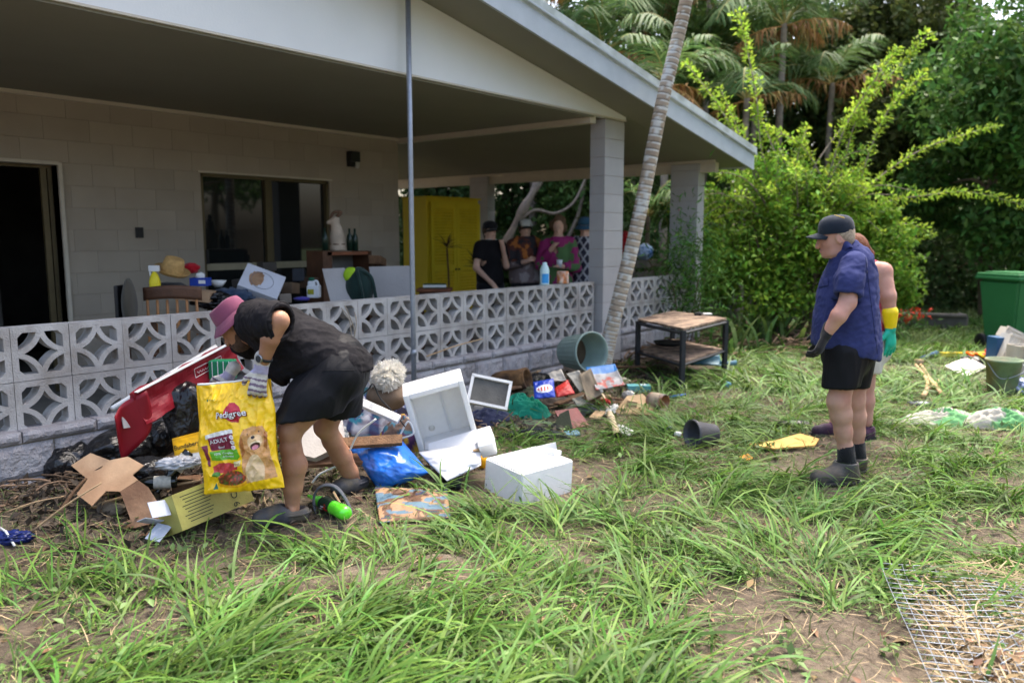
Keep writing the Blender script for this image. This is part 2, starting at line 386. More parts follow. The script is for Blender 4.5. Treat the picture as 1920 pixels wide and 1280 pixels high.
def leaves(C, size, aspect=.45, up=.5, seed=0, fold=.15, dirs=None, droop=0.):
    """leaf-shaped quads at points C: returns V, F (each leaf 2 faces folded along its rib)"""
    r = np.random.default_rng(seed); n = len(C); size = np.broadcast_to(size, (n,)) * r.uniform(.65, 1.35, n)
    d = r.normal(size=(n, 3)) if dirs is None else np.asarray(dirs, float) + r.normal(size=(n, 3)) * .35
    d[:, 2] -= droop; d /= np.linalg.norm(d, axis=1, keepdims=True)
    nn = r.normal(size=(n, 3)); nn[:, 2] = np.abs(nn[:, 2]) + up; s = np.cross(d, nn); s /= np.linalg.norm(s, axis=1, keepdims=True) + 1e-9
    nn = np.cross(s, d); L = size[:, None]; w = L * aspect * .5
    V = np.stack([C, C + d * L * .45 + s * w + nn * w * fold * 2, C + d * L - nn * L * .12, C + d * L * .45 - s * w + nn * w * fold * 2], 1).reshape(-1, 3)
    b = np.arange(n)[:, None] * 4; return V, np.concatenate([b + [0, 1, 2], b + [0, 2, 3]]).astype(np.int32)
def blades(base, dirs, length, width, lift, droop, segs=5, seed=0):
    """grass blades: arching ribbons. base (n,3), dirs (n,2) lean direction, lift = start slope, droop = bend"""
    n = len(base); t = np.linspace(0, 1, segs + 1); r = np.random.default_rng(seed)
    d = np.c_[dirs, np.zeros(n)]; d /= np.linalg.norm(d, axis=1, keepdims=True) + 1e-9
    side = np.stack([-d[:, 1], d[:, 0], np.zeros(n)], 1); tw = r.uniform(-.6, .6, n)
    ang = lift[:, None] - droop[:, None] * t[None, :]                 # slope angle along the blade
    st = length[:, None] / segs; hx = np.cumsum(np.cos(ang) * st, 1) - np.cos(ang) * st; hz = np.cumsum(np.sin(ang) * st, 1) - np.sin(ang) * st
    sw = (r.uniform(-.35, .35, n)[:, None] * t ** 2) * length[:, None]
    C = base[:, None, :] + d[:, None, :] * hx[..., None] + side[:, None, :] * sw[..., None]
    C[..., 2] += hz
    g = base[:, 2][:, None] + .004 + .01 * r.random(n)[:, None]; C[..., 2] = np.maximum(C[..., 2], g)
    w = width[:, None] * (np.minimum(1, .55 + 2.2 * t) * np.minimum(1, (1 - t) * 2.4 + .04))[None, :] * .5
    sv = side * np.cos(tw)[:, None]; sv[:, 2] += np.sin(tw)
    A = C + sv[:, None, :] * w[..., None]; B = C - sv[:, None, :] * w[..., None]
    V = np.stack([A, B], 2).reshape(n, (segs + 1) * 2, 3)
    k = np.arange(segs) * 2; q = np.stack([k, k + 2, k + 3, k + 1], 1)
    F = (np.arange(n)[:, None, None] * (segs + 1) * 2 + q[None]).reshape(-1, 4)
    return V.reshape(-1, 3), F.astype(np.int32)
# ================================================================== the ground
def build_ground():
    xs = np.unique(np.concatenate([np.linspace(-60, -4, 12), np.linspace(-4, 12, 220), np.linspace(12, 140, 30)]))
    ys = np.unique(np.concatenate([np.linspace(-70, -8, 12), np.linspace(-8, 2, 150), np.linspace(2, 140, 40)]))
    X, Y = np.meshgrid(xs, ys); Z = gz(X, Y)
    Z += .018 * (fbm(X * 7, Y * 7, 0, 11, 3) - .5) * (np.abs(X) < 12)
    V = np.stack([X, Y, Z], -1).reshape(-1, 3); nx = len(xs)
    i, j = np.meshgrid(np.arange(nx - 1), np.arange(len(ys) - 1)); k = (j * nx + i).ravel()
    me = mesh_np('ground', V, np.stack([k, k + 1, k + nx + 1, k + nx], 1))
    m = bpy.data.materials.new('soil'); m.use_nodes = True; N = m.node_tree.nodes; L = m.node_tree.links; b = N['Principled BSDF']
    tc = N.new('ShaderNodeTexCoord')
    def noise(s, d=6): n = N.new('ShaderNodeTexNoise'); n.inputs['Scale'].default_value = s; n.inputs['Detail'].default_value = d; n.inputs['Roughness'].default_value = .62; L.new(tc.outputs['Object'], n.inputs['Vector']); return n.outputs['Fac']
    def ramp(f, st):
        r = N.new('ShaderNodeValToRGB'); e = r.color_ramp.elements
        while len(e) < len(st): e.new(.5)
        for q, (p, c) in zip(e, st): q.position = p; q.color = (*c, 1)
        L.new(f, r.inputs['Fac']); return r.outputs[0]
    a = ramp(noise(1.1), [(.3, (.070, .055, .040)), (.5, (.140, .110, .080)), (.68, (.215, .175, .130))])
    c = ramp(noise(22), [(.3, (.45, .42, .38)), (.55, (1, 1, 1)), (.75, (1.5, 1.4, 1.25))])
    mx = N.new('ShaderNodeMix'); mx.data_type = 'RGBA'; mx.blend_type = 'MULTIPLY'; mx.inputs[0].default_value = .8; L.new(a, mx.inputs[6]); L.new(c, mx.inputs[7])
    L.new(mx.outputs[2], b.inputs['Base Color']); b.inputs['Roughness'].default_value = .92; b.inputs['Specular IOR Level'].default_value = .2
    sx = N.new('ShaderNodeSeparateXYZ'); L.new(tc.outputs['Object'], sx.inputs[0]); fr = N.new('ShaderNodeMapRange'); fr.inputs[1].default_value = 8; fr.inputs[2].default_value = 10.5; L.new(sx.outputs[0], fr.inputs[0])
    m2 = N.new('ShaderNodeMix'); m2.data_type = 'RGBA'; m2.inputs[7].default_value = (.06, .085, .03, 1); L.new(fr.outputs[0], m2.inputs[0]); L.new(mx.outputs[2], m2.inputs[6]); L.new(m2.outputs[2], b.inputs['Base Color'])
    h1 = noise(30); h2 = noise(140, 3); ad = N.new('ShaderNodeMath'); ad.operation = 'MULTIPLY_ADD'; ad.inputs[1].default_value = .4; L.new(h2, ad.inputs[0]); L.new(h1, ad.inputs[2])
    bp = N.new('ShaderNodeBump'); bp.inputs['Strength'].default_value = .8; bp.inputs['Distance'].default_value = .04; L.new(ad.outputs[0], bp.inputs['Height']); L.new(bp.outputs[0], b.inputs['Normal'])
    kind(put('ground', me, m, None, True), 'structure')
build_ground()

# ================================================================== the house
M_block = mat('painted_block', srgb(162, 152, 137), var=.06, scale=3, rough=.75, bump=.35, bscale=120, world=True)
M_col = mat('painted_column', srgb(168, 166, 165), var=.06, scale=4, rough=.75, bump=.3, bscale=120, world=True)
M_mortar = mat('painted_mortar', srgb(146, 137, 123), var=.08, rough=.85)
M_white = mat('gable_white', srgb(214, 216, 214), var=.035, scale=2.2, rough=.6, bump=.05)
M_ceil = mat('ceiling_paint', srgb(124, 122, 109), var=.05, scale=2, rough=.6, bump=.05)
M_trim = mat('trim_paint', srgb(190, 182, 166), var=.06, rough=.6)
M_barge = mat('barge_grey', srgb(172, 180, 186), var=.08, scale=5, rough=.55, bump=.08)
M_cap = mat('roof_edge', srgb(178, 186, 184), var=.14, scale=7, rough=.5, bump=.1, col2=srgb(150, 158, 152))
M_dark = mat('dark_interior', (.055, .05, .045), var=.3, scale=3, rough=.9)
M_bronze = mat('bronze_frame', srgb(92, 82, 58), var=.15, rough=.45, metal=.4)
M_galv = mat('galvanised', srgb(146, 152, 160), var=.12, scale=30, rough=.42, metal=.55, bump=.06)
CH = .207; ZW0 = .165; WY = 3.05
house = thing('house', (2.5, 3.0, .05), 'low block house with open veranda and white gable above breeze block wall', 'house')
ZS = lambda X: 4.0675 - .176 * X
# front wall with its openings; each block is a piece of the wall
OPEN = [(-.2, 1.55, 0, 2.235), (2.99, 4.71, 0, 2.235)]
mb = MB(); xs = [-1.2, -.2, 1.55, 2.99, 4.71, 5.87]
for a, b in ((-1.2, -.2), (1.55, 2.99), (4.71, 5.87)): mb.box(((a + b) / 2, WY + .107, 1.45), (b - a, .2, 2.8))
for a, b in ((-.2, 1.55), (2.99, 4.71)): mb.box(((a + b) / 2, WY + .107, 2.5425), (b - a, .2, .615))
wall = mb.obj('wall', M_mortar, house)
cache = {}
def block_mesh(w, d, h, m, bev=.006):
    k = (round(w, 3), round(d, 3), round(h, 3), m.name)
    if k not in cache:
        q = MB(); q.rbox((0, 0, 0), (w, d, h), None, bev); me = q.mesh('block'); me.materials.append(m); cache[k] = me
    return cache[k]
def add_block(x0, x1, y0, y1, z0, z1, m, parent, bev=.006):
    o = bpy.data.objects.new('block', block_mesh(x1 - x0, y1 - y0, z1 - z0, m, bev)); COL.objects.link(o)
    o.location = ((x0 + x1) / 2, (y0 + y1) / 2, (z0 + z1) / 2); adopt(o, parent); return o
k = -1
while ZW0 + k * CH < 2.84:
    z0 = max(.05, ZW0 + k * CH); z1 = min(2.845, ZW0 + (k + 1) * CH); spans = [(-1.2, 5.87)]
    for a, b, c, d in OPEN:
        if z0 < d - .01: spans = [t for s0, s1 in spans for t in ((s0, min(s1, a)), (max(s0, b), s1)) if t[1] - t[0] > .02]
    for s0, s1 in spans:
        x = math.floor((s0 - .207 * (k % 2)) / .414) * .414 + .207 * (k % 2)
        while x < s1:
            a, b = max(x, s0), min(x + .414, s1); x += .414
            if b - a > .03 and b > .6: add_block(a + .0006, b - .0006, WY, WY + .05, z0 + .0012, z1 - .0012, M_block, wall, .0022)
    k += 1
MB().box((5.79, 5.1, 1.6), (.15, 3.9, 3.0)).obj('side_wall', M_block, house)
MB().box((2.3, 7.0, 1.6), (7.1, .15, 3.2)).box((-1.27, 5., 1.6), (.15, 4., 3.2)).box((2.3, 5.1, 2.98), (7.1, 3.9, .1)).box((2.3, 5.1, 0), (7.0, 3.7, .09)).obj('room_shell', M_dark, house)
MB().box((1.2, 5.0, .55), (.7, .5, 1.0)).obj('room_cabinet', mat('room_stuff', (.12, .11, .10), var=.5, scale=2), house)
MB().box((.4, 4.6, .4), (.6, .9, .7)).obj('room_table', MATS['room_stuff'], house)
# ceilings, beams, roof
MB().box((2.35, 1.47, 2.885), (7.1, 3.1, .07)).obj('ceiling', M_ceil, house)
MB().box((2.33, WY - .025, 2.833), (7.08, .05, .036)).obj('cornice', M_trim, house)
MB().box((5.9, 1.5, 2.9), (.11, 3.12, .22)).obj('cross_beam', M_trim, house)
def slab(name, x0, x1, y0, y1, off, t, m, zf=ZS):
    V = [(x, y, zf(x) + off + dz) for dz in (0, t) for x, y in ((x0, y0), (x1, y0), (x1, y1), (x0, y1))]
    q = MB(); q.add(V, [(3, 2, 1, 0), (4, 5, 6, 7), (0, 1, 5, 4), (1, 2, 6, 5), (2, 3, 7, 6), (3, 0, 4, 7)]); return q.obj(name, m, house)
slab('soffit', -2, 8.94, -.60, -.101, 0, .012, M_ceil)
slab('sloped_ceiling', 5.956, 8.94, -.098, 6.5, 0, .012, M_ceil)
slab('roof', -2.2, 9.0, -.60, 6.7, .03, .04, M_cap)
slab('barge_board', -2.2, 9.02, -.63, -.603, -.03, .19, M_barge)
slab('barge_capping', -2.2, 9.03, -.66, -.60, .172, .095, M_cap)
slab('barge_bead', -2.2, 9.03, -.668, -.664, .178, .018, M_barge)
MB().box((8.97, 3.0, ZS(8.97) + .07), (.04, 7.2, .17)).obj('eave_fascia', M_barge, house)
q = MB(); q.add([(-2, -.10, 2.868), (6.53, -.10, 2.868), (6.53, -.10, ZS(6.53) - .002), (-2, -.10, ZS(-2) - .002),
                 (-2, -.03, 2.868), (6.53, -.03, 2.868), (6.53, -.03, ZS(6.53) - .002), (-2, -.03, ZS(-2) - .002)],
                [(0, 1, 2, 3), (5, 4, 7, 6), (1, 0, 4, 5), (2, 1, 5, 6), (3, 2, 6, 7), (0, 3, 7, 4)]); q.obj('gable_wall', M_white, house)
MB().box((2.3, -.104, 2.874), (8.46, .008, .016)).obj('gable_bead', M_trim, house)
for y0, y1 in ((-.3, 6.5),): MB().box((8.57, (y0 + y1) / 2, 2.475), (.1, y1 - y0, .125)).obj('far_beam', M_trim, house)
MB().box((8.50, 3.1, 2.553), (.05, 6.8, .035)).obj('beam_trim', M_trim, house)
def column(x0, x1, y0, y1, ztop, m=M_col):
    c = MB().box(((x0 + x1) / 2, (y0 + y1) / 2, ztop / 2), (x1 - x0 - .012, y1 - y0 - .012, ztop)).obj('column', M_mortar, house)
    z = ZW0 - CH
    while z < ztop - .02: add_block(x0, x1, y0, y1, max(z, -.03) + .002, min(z + CH, ztop) - .002, m, c, .004); z += CH
column(6.115, 6.525, -.085, .115, 2.866); column(8.47, 8.665, -.08, .335, 2.53); column(8.47, 8.665, 3.71, 4.10, 2.53)
kind(MB().box((3.9, 3.2, .0), (10.0, 6.2, .1)).obj('veranda_floor', mat('veranda_concrete', srgb(120, 115, 106), var=.2, scale=4, rough=.85)), 'structure')
# the doorway and the sliding window
door = MB().box((1.565, WY + .05, 1.14), (.03, .16, 2.19)).box((.67, WY + .05, 2.228), (1.76, .16, .03)).obj('door', M_trim, house)
MB().box((1.515, WY + .12, 1.14), (.035, .04, 2.15)).box((1.455, WY + .10, 1.14), (.05, .035, 2.15)).box((.66, WY + .11, 2.2), (1.7, .05, .03)).obj('door_frame', M_bronze, door)
win = MB().box((3.85, WY + .01, 2.243), (1.79, .05, .02)).obj('window', M_trim, house)
q = MB(); q.box((3.01, WY + .06, 1.15), (.035, .08, 2.16)).box((4.69, WY + .06, 1.15), (.035, .08, 2.16)).box((3.85, WY + .06, 2.215), (1.70, .08, .04)).box((3.85, WY + .06, .08), (1.7, .08, .06))
q.obj('frame', M_bronze, win)
MB().box((3.83, WY + .045, 1.15), (.055, .05, 2.1)).box((3.895, WY + .075, 1.15), (.045, .03, 2.1)).obj('mullion', M_bronze, win)
MB().box((3.40, WY + .06, 1.215), (.75, .05, .075)).obj('rail', mat('rail_beige', srgb(150, 142, 118), var=.1), win)
MB().box((4.3, WY + .07, 1.215), (.75, .04, .075)).obj('rail', MATS['rail_beige'], win)
M_glass = bpy.data.materials.new('dark_glass'); M_glass.use_nodes = True
b = M_glass.node_tree.nodes['Principled BSDF']; b.inputs['Base Color'].default_value = (.012, .014, .014, 1); b.inputs['Roughness'].default_value = .03; b.inputs['IOR'].default_value = 1.52; b.inputs['Specular IOR Level'].default_value = .6
MB().box((3.41, WY + .066, 1.15), (.76, .006, 2.1)).obj('pane', M_glass, win); MB().box((4.29, WY + .082, 1.15), (.78, .006, 2.1)).obj('pane', M_glass, win)
MB().box((3.035, WY + .02, 1.33), (.03, .03, .16)).obj('latch', mat('black_plastic', (.012, .012, .013), rough=.4, var=.2), win)
wl = thing('wall_light', (5.07, WY, 2.55), 'small black wall light high on the block wall near the corner', 'light')
MB().rbox((5.06, WY - .05, 2.55), (.15, .1, .13), None, .01).box((5.03, WY - .04, 2.46), (.08, .07, .07)).obj('housing', MATS['black_plastic'], wl)
MB().lathe([(.02, 0), (.035, .03), (.035, .09), (.0, .1)], (5.115, WY - .05, 2.41), n=12).obj('lamp_glass', mat('lamp_glass', (.5, .5, .46), rough=.3), wl, True)
tag(MB().rbox((2.285, WY - .012, 1.59), (.075, .024, .107), None, .004).box((2.285, WY - .026, 1.59), (.02, .008, .035)).obj('power_switch', MATS['black_plastic']), 'small dark switch plate on the block wall between doorway and window', 'switch')

# ================================================================== breeze block wall
M_breeze = mat('breeze_paint', srgb(174, 172, 169), var=.10, scale=8, rough=.75, bump=.4, bscale=90, col2=srgb(150, 145, 140), world=True, dirt=srgb(112, 100, 84))
PB = .318; ZB = .40
def breeze_mesh():
    bm = bmesh.new(); loops = []
    g = .006; loops.append([(g, g), (1 - g, g), (1 - g, 1 - g), (g, 1 - g)])
    mrg = .115; ch = .085; r1 = .448; r2 = .543; n = 7
    for cx, cy in ((0, 0), (1, 0), (1, 1), (0, 1)):
        sx, sy = (1 if cx == 0 else -1), (1 if cy == 0 else -1)
        a0 = math.asin(mrg / r1); a1 = math.pi / 2 - a0
        p = [(r1 * math.cos(a), r1 * math.sin(a)) for a in np.linspace(a0, a1, n)] + [(mrg, mrg + ch), (mrg + ch, mrg)]
        loops.append([(cx + sx * x, cy + sy * y) for x, y in p])
    star = []
    for cx, cy, b0 in ((1, 0, 90), (0, 0, 0), (0, 1, 270), (1, 1, 180)):
        d = math.degrees(math.acos(.5 / r2)); s0, s1 = b0 + d, b0 + 90 - d
        star.append([(cx + r2 * math.cos(math.radians(a)), cy + r2 * math.sin(math.radians(a))) for a in np.linspace(s1, s0, n)])
    pts = [p for s in star for p in s[:-1]]
    # order the star around the middle
    pts.sort(key=lambda p: math.atan2(p[1] - .5, p[0] - .5)); loops.append(pts)
    edges = []
    for lp in loops:
        vs = [bm.verts.new((x * PB, 0, y * PB)) for x, y in lp]
        edges += [bm.edges.new((a, b)) for a, b in zip(vs, vs[1:] + vs[:1])]
    r = bmesh.ops.triangle_fill(bm, edges=edges, use_beauty=True)
    faces = [f for f in r['geom'] if isinstance(f, bmesh.types.BMFace)]
    kill = []
    for f in faces:
        c = f.calc_center_median()
        if any(inpoly(np.array([c.x / PB]), np.array([c.z / PB]), lp)[0] for lp in loops[1:]): kill.append(f)
    bmesh.ops.delete(bm, geom=kill, context='FACES_ONLY')
    ex = bmesh.ops.extrude_face_region(bm, geom=bm.faces[:]); bmesh.ops.translate(bm, verts=[v for v in ex['geom'] if isinstance(v, bmesh.types.BMVert)], vec=(0, .10, 0))
    bmesh.ops.recalc_face_normals(bm, faces=bm.faces[:]); me = bpy.data.meshes.new('breeze_block'); bm.to_mesh(me); bm.free(); me.materials.append(M_breeze); return me
bw = thing('breeze_block_wall', (3.0, 0, 0), 'low pale lilac breeze block wall with star pattern on rough stone base', 'wall')
BM = breeze_mesh()
def split_mesh(w, h, seed, rough=.016):
    nx, nz = max(6, int(w / .022)), max(4, int(h / .022))
    def fn(u, v):
        x, z = (u - .5) * w, (v - .5) * h; e = np.minimum(np.minimum(u, 1 - u) * w, np.minimum(v, 1 - v) * h)
        return np.stack([x, -sm(e, 0, .02) * (.012 + rough * 1.6 * (fbm(x * 28 + seed * 7.3, z * 28, seed, seed, 4) - .32)), z], 1)
    q = MB(); q.grid(fn, nx, nz); hx, hz = w / 2, h / 2
    q.add([(-hx, 0, -hz), (hx, 0, -hz), (hx, 0, hz), (-hx, 0, hz), (-hx, .16, -hz), (hx, .16, -hz), (hx, .16, hz), (-hx, .16, hz)], [(0, 4, 5, 1), (3, 2, 6, 7), (0, 3, 7, 4), (1, 5, 6, 2), (4, 7, 6, 5)])
    me = q.mesh('base_block'); me.materials.append(M_split); return me
M_split = mat('split_face', srgb(160, 158, 160), var=.14, scale=12, rough=.85, bump=.7, bscale=70, col2=srgb(146, 142, 144), world=True, dirt=srgb(96, 84, 70))
SPL = {}
def shade_vary(): pass
def base_course(x0, x1, z0, z1, off, y, L=.414):
    x = x0 - off
    while x < x1:
        a, b = max(x, x0), min(x + L, x1); x += L
        if b - a < .04: continue
        k = (round(b - a, 2), round(z1 - z0, 2), random.randrange(4))
        if k not in SPL: SPL[k] = split_mesh(b - a - .008, z1 - z0 - .008, k[2] + 1)
        o = bpy.data.objects.new('base_block', SPL[k]); COL.objects.link(o); o.location = ((a + b) / 2, y, (z0 + z1) / 2); adopt(o, bw)
def breeze_run(x0, n, x_end=None):
    for i in range(n):
        for r in range(2):
            o = bpy.data.objects.new('breeze_block', BM); COL.objects.link(o)
            o.location = (x0 + i * PB, random.uniform(-.002, .002), ZB + r * PB); adopt(o, bw)
    a, b = x0, (x_end or x0 + n * PB)
    base_course(a, b, .375, .447, .17, -.085); base_course(a, b, .168, .372, 0, -.075); base_course(a, b, -.04, .165, .207, -.075)
    MB().box(((a + b) / 2, .03, .19), (b - a, .19, .42)).obj('footing', M_mortar, bw)
breeze_run(-1.89, 25, 6.11); breeze_run(6.53, 6, 8.465)

pole = thing('pole', (*on_y(776, 690, -.2)[:2], 0), 'tall thin galvanised steel pole standing in front of breeze wall', 'pole')
px, py = pole.location[0], pole.location[1]
MB().tube([(px, py, -.1), (px, py, 1.0), (px, py, 2.2), (px, py, ZS(px) - .003)], .0215, 14).obj('pipe', M_galv, pole, True)
MB().tube([(px, py, .55), (px, py, .60)], .0265, 14).tube([(px, py, .30), (px, py, .33)], .028, 14).obj('collar', M_galv, pole, True)
# ================================================================== garden: grass, litter, trees
EXCL = []                                   # spots where something solid stands: no grass grows through it
def keep_off(u, v, r): p = G(u, v); EXCL.append((p[0], p[1], r))
for u, v, r in ((740, 890, .33), (1000, 935, .26), (860, 870, .22), (600, 800, .3), (400, 900, .35), (1060, 790, .25), (1310, 835, .06), (1160, 760, .15), (770, 960, .10), (545, 978, .07), (665, 925, .08),
                (1570, 895, .08), (1530, 900, .06), (520, 985, .10), (1600, 820, .14), (1480, 830, .13), (1800, 780, .12), (1870, 790, .15), (1880, 690, .15), (1890, 650, .5), (1270, 680, .6), (1010, 760, .3), (400, 960, .15), (860, 800, .3)): keep_off(u, v, r)
EX = np.array(EXCL)
FRONT = [(G(u, v), r) for u, v, r in ((1550, 925, .08), (1590, 930, .06), (545, 1010, .10), (490, 1005, .08), (620, 985, .12), (960, 955, .08), (1030, 950, .06), (360, 1010, .14), (310, 1020, .1), (1480, 850, .10), (1310, 850, .10), (1170, 800, .12), (1150, 830, .08), (775, 990, .10), (1000, 800, .3), (1060, 810, .2), (1200, 790, .2), (1800, 800, .18), (1880, 810, .12), (1740, 770, .12), (1820, 715, .12), (1760, 690, .2), (1840, 700, .2), (1330, 710, .2), (1230, 715, .25), (860, 910, .10))]
FX = np.array([(p[0], p[1], r) for p, r in FRONT])
def free_front(P): return np.all(np.hypot(P[:, 0, None] - FX[:, 0], P[:, 1, None] - FX[:, 1]) > FX[:, 2] + .05, 1)
def free(P, pad=0.): return np.all(np.hypot(P[:, 0, None] - EX[:, 0], P[:, 1, None] - EX[:, 1]) > EX[:, 2] + pad, 1)
def polar(n, d0, d1, seed, p=1.0, amax=35):
    r = np.random.default_rng(seed); a = np.radians(r.uniform(-amax, amax, n)); t = r.random(n)
    d = (d0 ** p + (d1 ** p - d0 ** p) * t) ** (1 / p)
    P = np.stack([CAM[0] + d * np.cos(YAW + a), CAM[1] + d * np.sin(YAW + a)], 1); return P, d
def lawn_mask(P):
    """how grassy the ground is: 0 bare .. 1 thick"""
    X, Y = P[:, 0], P[:, 1]
    m = fbm(X * .9 + 3, Y * .9, 0, 21, 3) * .6 + fbm(X * 2.6, Y * 2.6, 0, 5, 3) * .4
    near_wall = sm(Y, -1.35, -.75) * (1 - sm(X, 5.6, 7.2))               # the heap of rubbish and trodden soil
    left = (1 - sm(X, .3, 1.6)) * sm(Y, -2.15, -1.6)
    d = np.hypot(X - CAM[0], Y - CAM[1])
    m = m + .10 * sm(d, 5.5, 8) + .07 * (1 - sm(X, .2, 1.3)) * (1 - sm(Y, -2.6, -1.9))
    q = (X - CAM[0]) * VR[0] + (Y - CAM[1]) * VR[1]; w = (X - CAM[0]) * VF[0] + (Y - CAM[1]) * VF[1]
    bare = np.exp(-((q - 1.25) / .7) ** 2 - ((w - 2.75) / .45) ** 2) + .55 * np.exp(-((q - .35) / .5) ** 2 - ((w - 3.3) / .5) ** 2)
    return np.clip((m - .365) / .17, 0, 1) * (1 - .9 * near_wall) * (1 - .85 * left) * (1 - .8 * bare)
M_grass = mat('grass_blade', (.098, .190, .032), var=.2, scale=3, rough=.5, spec=.25, bump=0, transl=.32, island=.5, island_hue=.05)
M_grass2 = mat('grass_short', (.145, .195, .062), var=.2, scale=3, rough=.55, spec=.25, bump=0, transl=.3, island=.45, island_hue=.06)
M_straw = mat('straw', (.30, .225, .13), var=.2, scale=5, rough=.8, bump=0, transl=.1, island=.45)
def flow(P): return 6.3 * fbm(P[:, 0] * .55 + 9, P[:, 1] * .55, 0, 31, 2) * 1.6
def build_grass():
    r = np.random.default_rng(3)
    # tufts of long blades, combed over by the flood
    P, d = polar(5200, 2.2, 17, 4, 1.35); k = lawn_mask(P); ok = (r.random(len(P)) < k * 1.0) & (P[:, 1] < -.25) & free(P, .06) & free_front(P); P, d, k = P[ok], d[ok], k[ok]
    nb = np.clip(r.normal(21, 8, len(P)) * np.where(d < 7, 1, .75), 8, 60).astype(int)
    far = np.repeat(d, nb); C = np.repeat(P, nb, 0); n = len(C); rad = np.repeat(r.uniform(.02, .07, len(P)), nb)
    base2 = C + r.normal(size=(n, 2)) * rad[:, None]
    th = np.repeat(flow(P) + r.normal(0, .5, len(P)), nb) + r.normal(0, .75, n)
    L = np.repeat(r.uniform(.16, .44, len(P)), nb) * r.uniform(.5, 1.25, n)
    W = r.uniform(.0055, .0150, n) * np.where(far > 8, 1.5, 1)
    V1, F1 = blades(np.c_[base2, gz(base2[:, 0], base2[:, 1])], np.stack([np.cos(th), np.sin(th)], 1), L, W, r.uniform(.06, .95, n), r.uniform(.4, 1.8, n), 6, 1)
    kind(put('long_grass', mesh_np('long_grass', V1, F1), M_grass, None, True), 'stuff')['label'] = 'long green grass combed flat in tufts over the muddy garden'
    bpy.data.objects['long_grass']['category'] = 'grass'
    # short turf between the tufts
    P, d = polar(170000, 2.2, 24, 8, 1.25); k = lawn_mask(P); ok = (r.random(len(P)) < .34 + .66 * k) & (P[:, 1] < -.2) & free(P, .01); P, d = P[ok], d[ok]; n = len(P)
    th = flow(P) + r.normal(0, 1.6, n); s = 1 + .8 * sm(d, 7, 16)
    V1, F1 = blades(np.c_[P, gz(P[:, 0], P[:, 1])], np.stack([np.cos(th), np.sin(th)], 1), r.uniform(.035, .12, n) * s, r.uniform(.003, .006, n) * s * np.where(d > 6, 1.5, 1), r.uniform(.3, 1.4, n), r.uniform(.4, 1.7, n), 3, 2)
    o = kind(put('short_grass', mesh_np('short_grass', V1, F1), M_grass2, None, True), 'stuff'); o['label'] = 'short thin turf between the tufts and bare soil'; o['category'] = 'grass'
    # dead straw lying flat
    P, d = polar(36000, 2.2, 13, 12, 1.2); nw = sm(P[:, 1], -1.6, -.5); ok = (r.random(len(P)) < .28 + .7 * nw) & (P[:, 1] < -.1) & free(P, -.05); P = P[ok]; n = len(P); th = r.uniform(0, 6.3, n)
    V1, F1 = blades(np.c_[P, gz(P[:, 0], P[:, 1]) + .002], np.stack([np.cos(th), np.sin(th)], 1), r.uniform(.04, .22, n), r.uniform(.0025, .006, n), r.uniform(-.1, .35, n), r.uniform(.1, .8, n), 3, 5)
    o = kind(put('dead_straw', mesh_np('dead_straw', V1, F1), M_straw, None, True), 'stuff'); o['label'] = 'dry straw and grass stalks scattered flat over the soil'; o['category'] = 'straw'
    # dead leaves and crumbs of earth
    P, d = polar(5200, 2.2, 12, 15, 1.2); nw = sm(P[:, 1], -1.5, -.5); ok = (r.random(len(P)) < .22 + .75 * nw) & (P[:, 1] < -.1) & free(P, -.05); P = P[ok]
    V1, F1 = leaves(np.c_[P, gz(P[:, 0], P[:, 1]) + .006], .06, .5, 3., 3, .3, dirs=np.c_[r.normal(size=(len(P), 2)), np.zeros(len(P))])
    o = kind(put('leaf_litter', mesh_np('leaf_litter', V1, F1), mat('dead_leaf', (.17, .105, .055), var=.3, rough=.85, bump=0, island=.5, island_hue=.05)), 'stuff'); o['label'] = 'brown dead leaves strewn over the soil'; o['category'] = 'leaf litter'
    # low broad-leaved weeds
    P, d = polar(420, 2.3, 9, 19, 1.3); ok = (r.random(len(P)) < .75) & (P[:, 1] < -.3) & free(P, .05); P = P[ok]; C = np.repeat(P, 9, 0) + r.normal(size=(len(P) * 9, 2)) * .035
    V1, F1 = leaves(np.c_[C, gz(C[:, 0], C[:, 1]) + r.uniform(.01, .06, len(C))], .042, .55, 2.2, 7)
    o = kind(put('weeds', mesh_np('weeds', V1, F1), mat('weed_leaf', (.13, .21, .06), var=.2, rough=.55, bump=0, transl=.25, island=.35)), 'stuff'); o['label'] = 'small broad-leaved weeds dotted over the bare soil'; o['category'] = 'weeds'
build_grass()

# ------------------------------------------------------------------ foliage
def leafmat(name, c, isl=.45, hue=.05, tr=.3, rough=.45): return mat(name, c, var=.25, scale=1.2, rough=.6, spec=.2, bump=0, transl=tr, island=isl, island_hue=hue)
L_glossy = leafmat('leaf_glossy', (.078, .160, .032)); L_dark = leafmat('leaf_dark', (.065, .115, .036)); L_mid = leafmat('leaf_mid', (.10, .17, .042))
L_bush = leafmat('leaf_bush', (.16, .285, .032), .5, .06, tr=.4); L_bush2 = leafmat('leaf_shoot', (.30, .43, .05), tr=.5); L_palm = leafmat('leaf_palm', (.095, .165, .05), .35); L_dry = leafmat('leaf_dry_palm', (.34, .19, .07), .5, .06, .3)
L_olive = leafmat('leaf_olive', (.085, .11, .030))
M_bark = mat('bark_grey', srgb(140, 126, 112), var=.3, scale=9, rough=.9, bump=.8, bscale=30)
M_bark2 = mat('bark_brown', srgb(96, 80, 62), var=.3, scale=9, rough=.9, bump=.6, bscale=30)
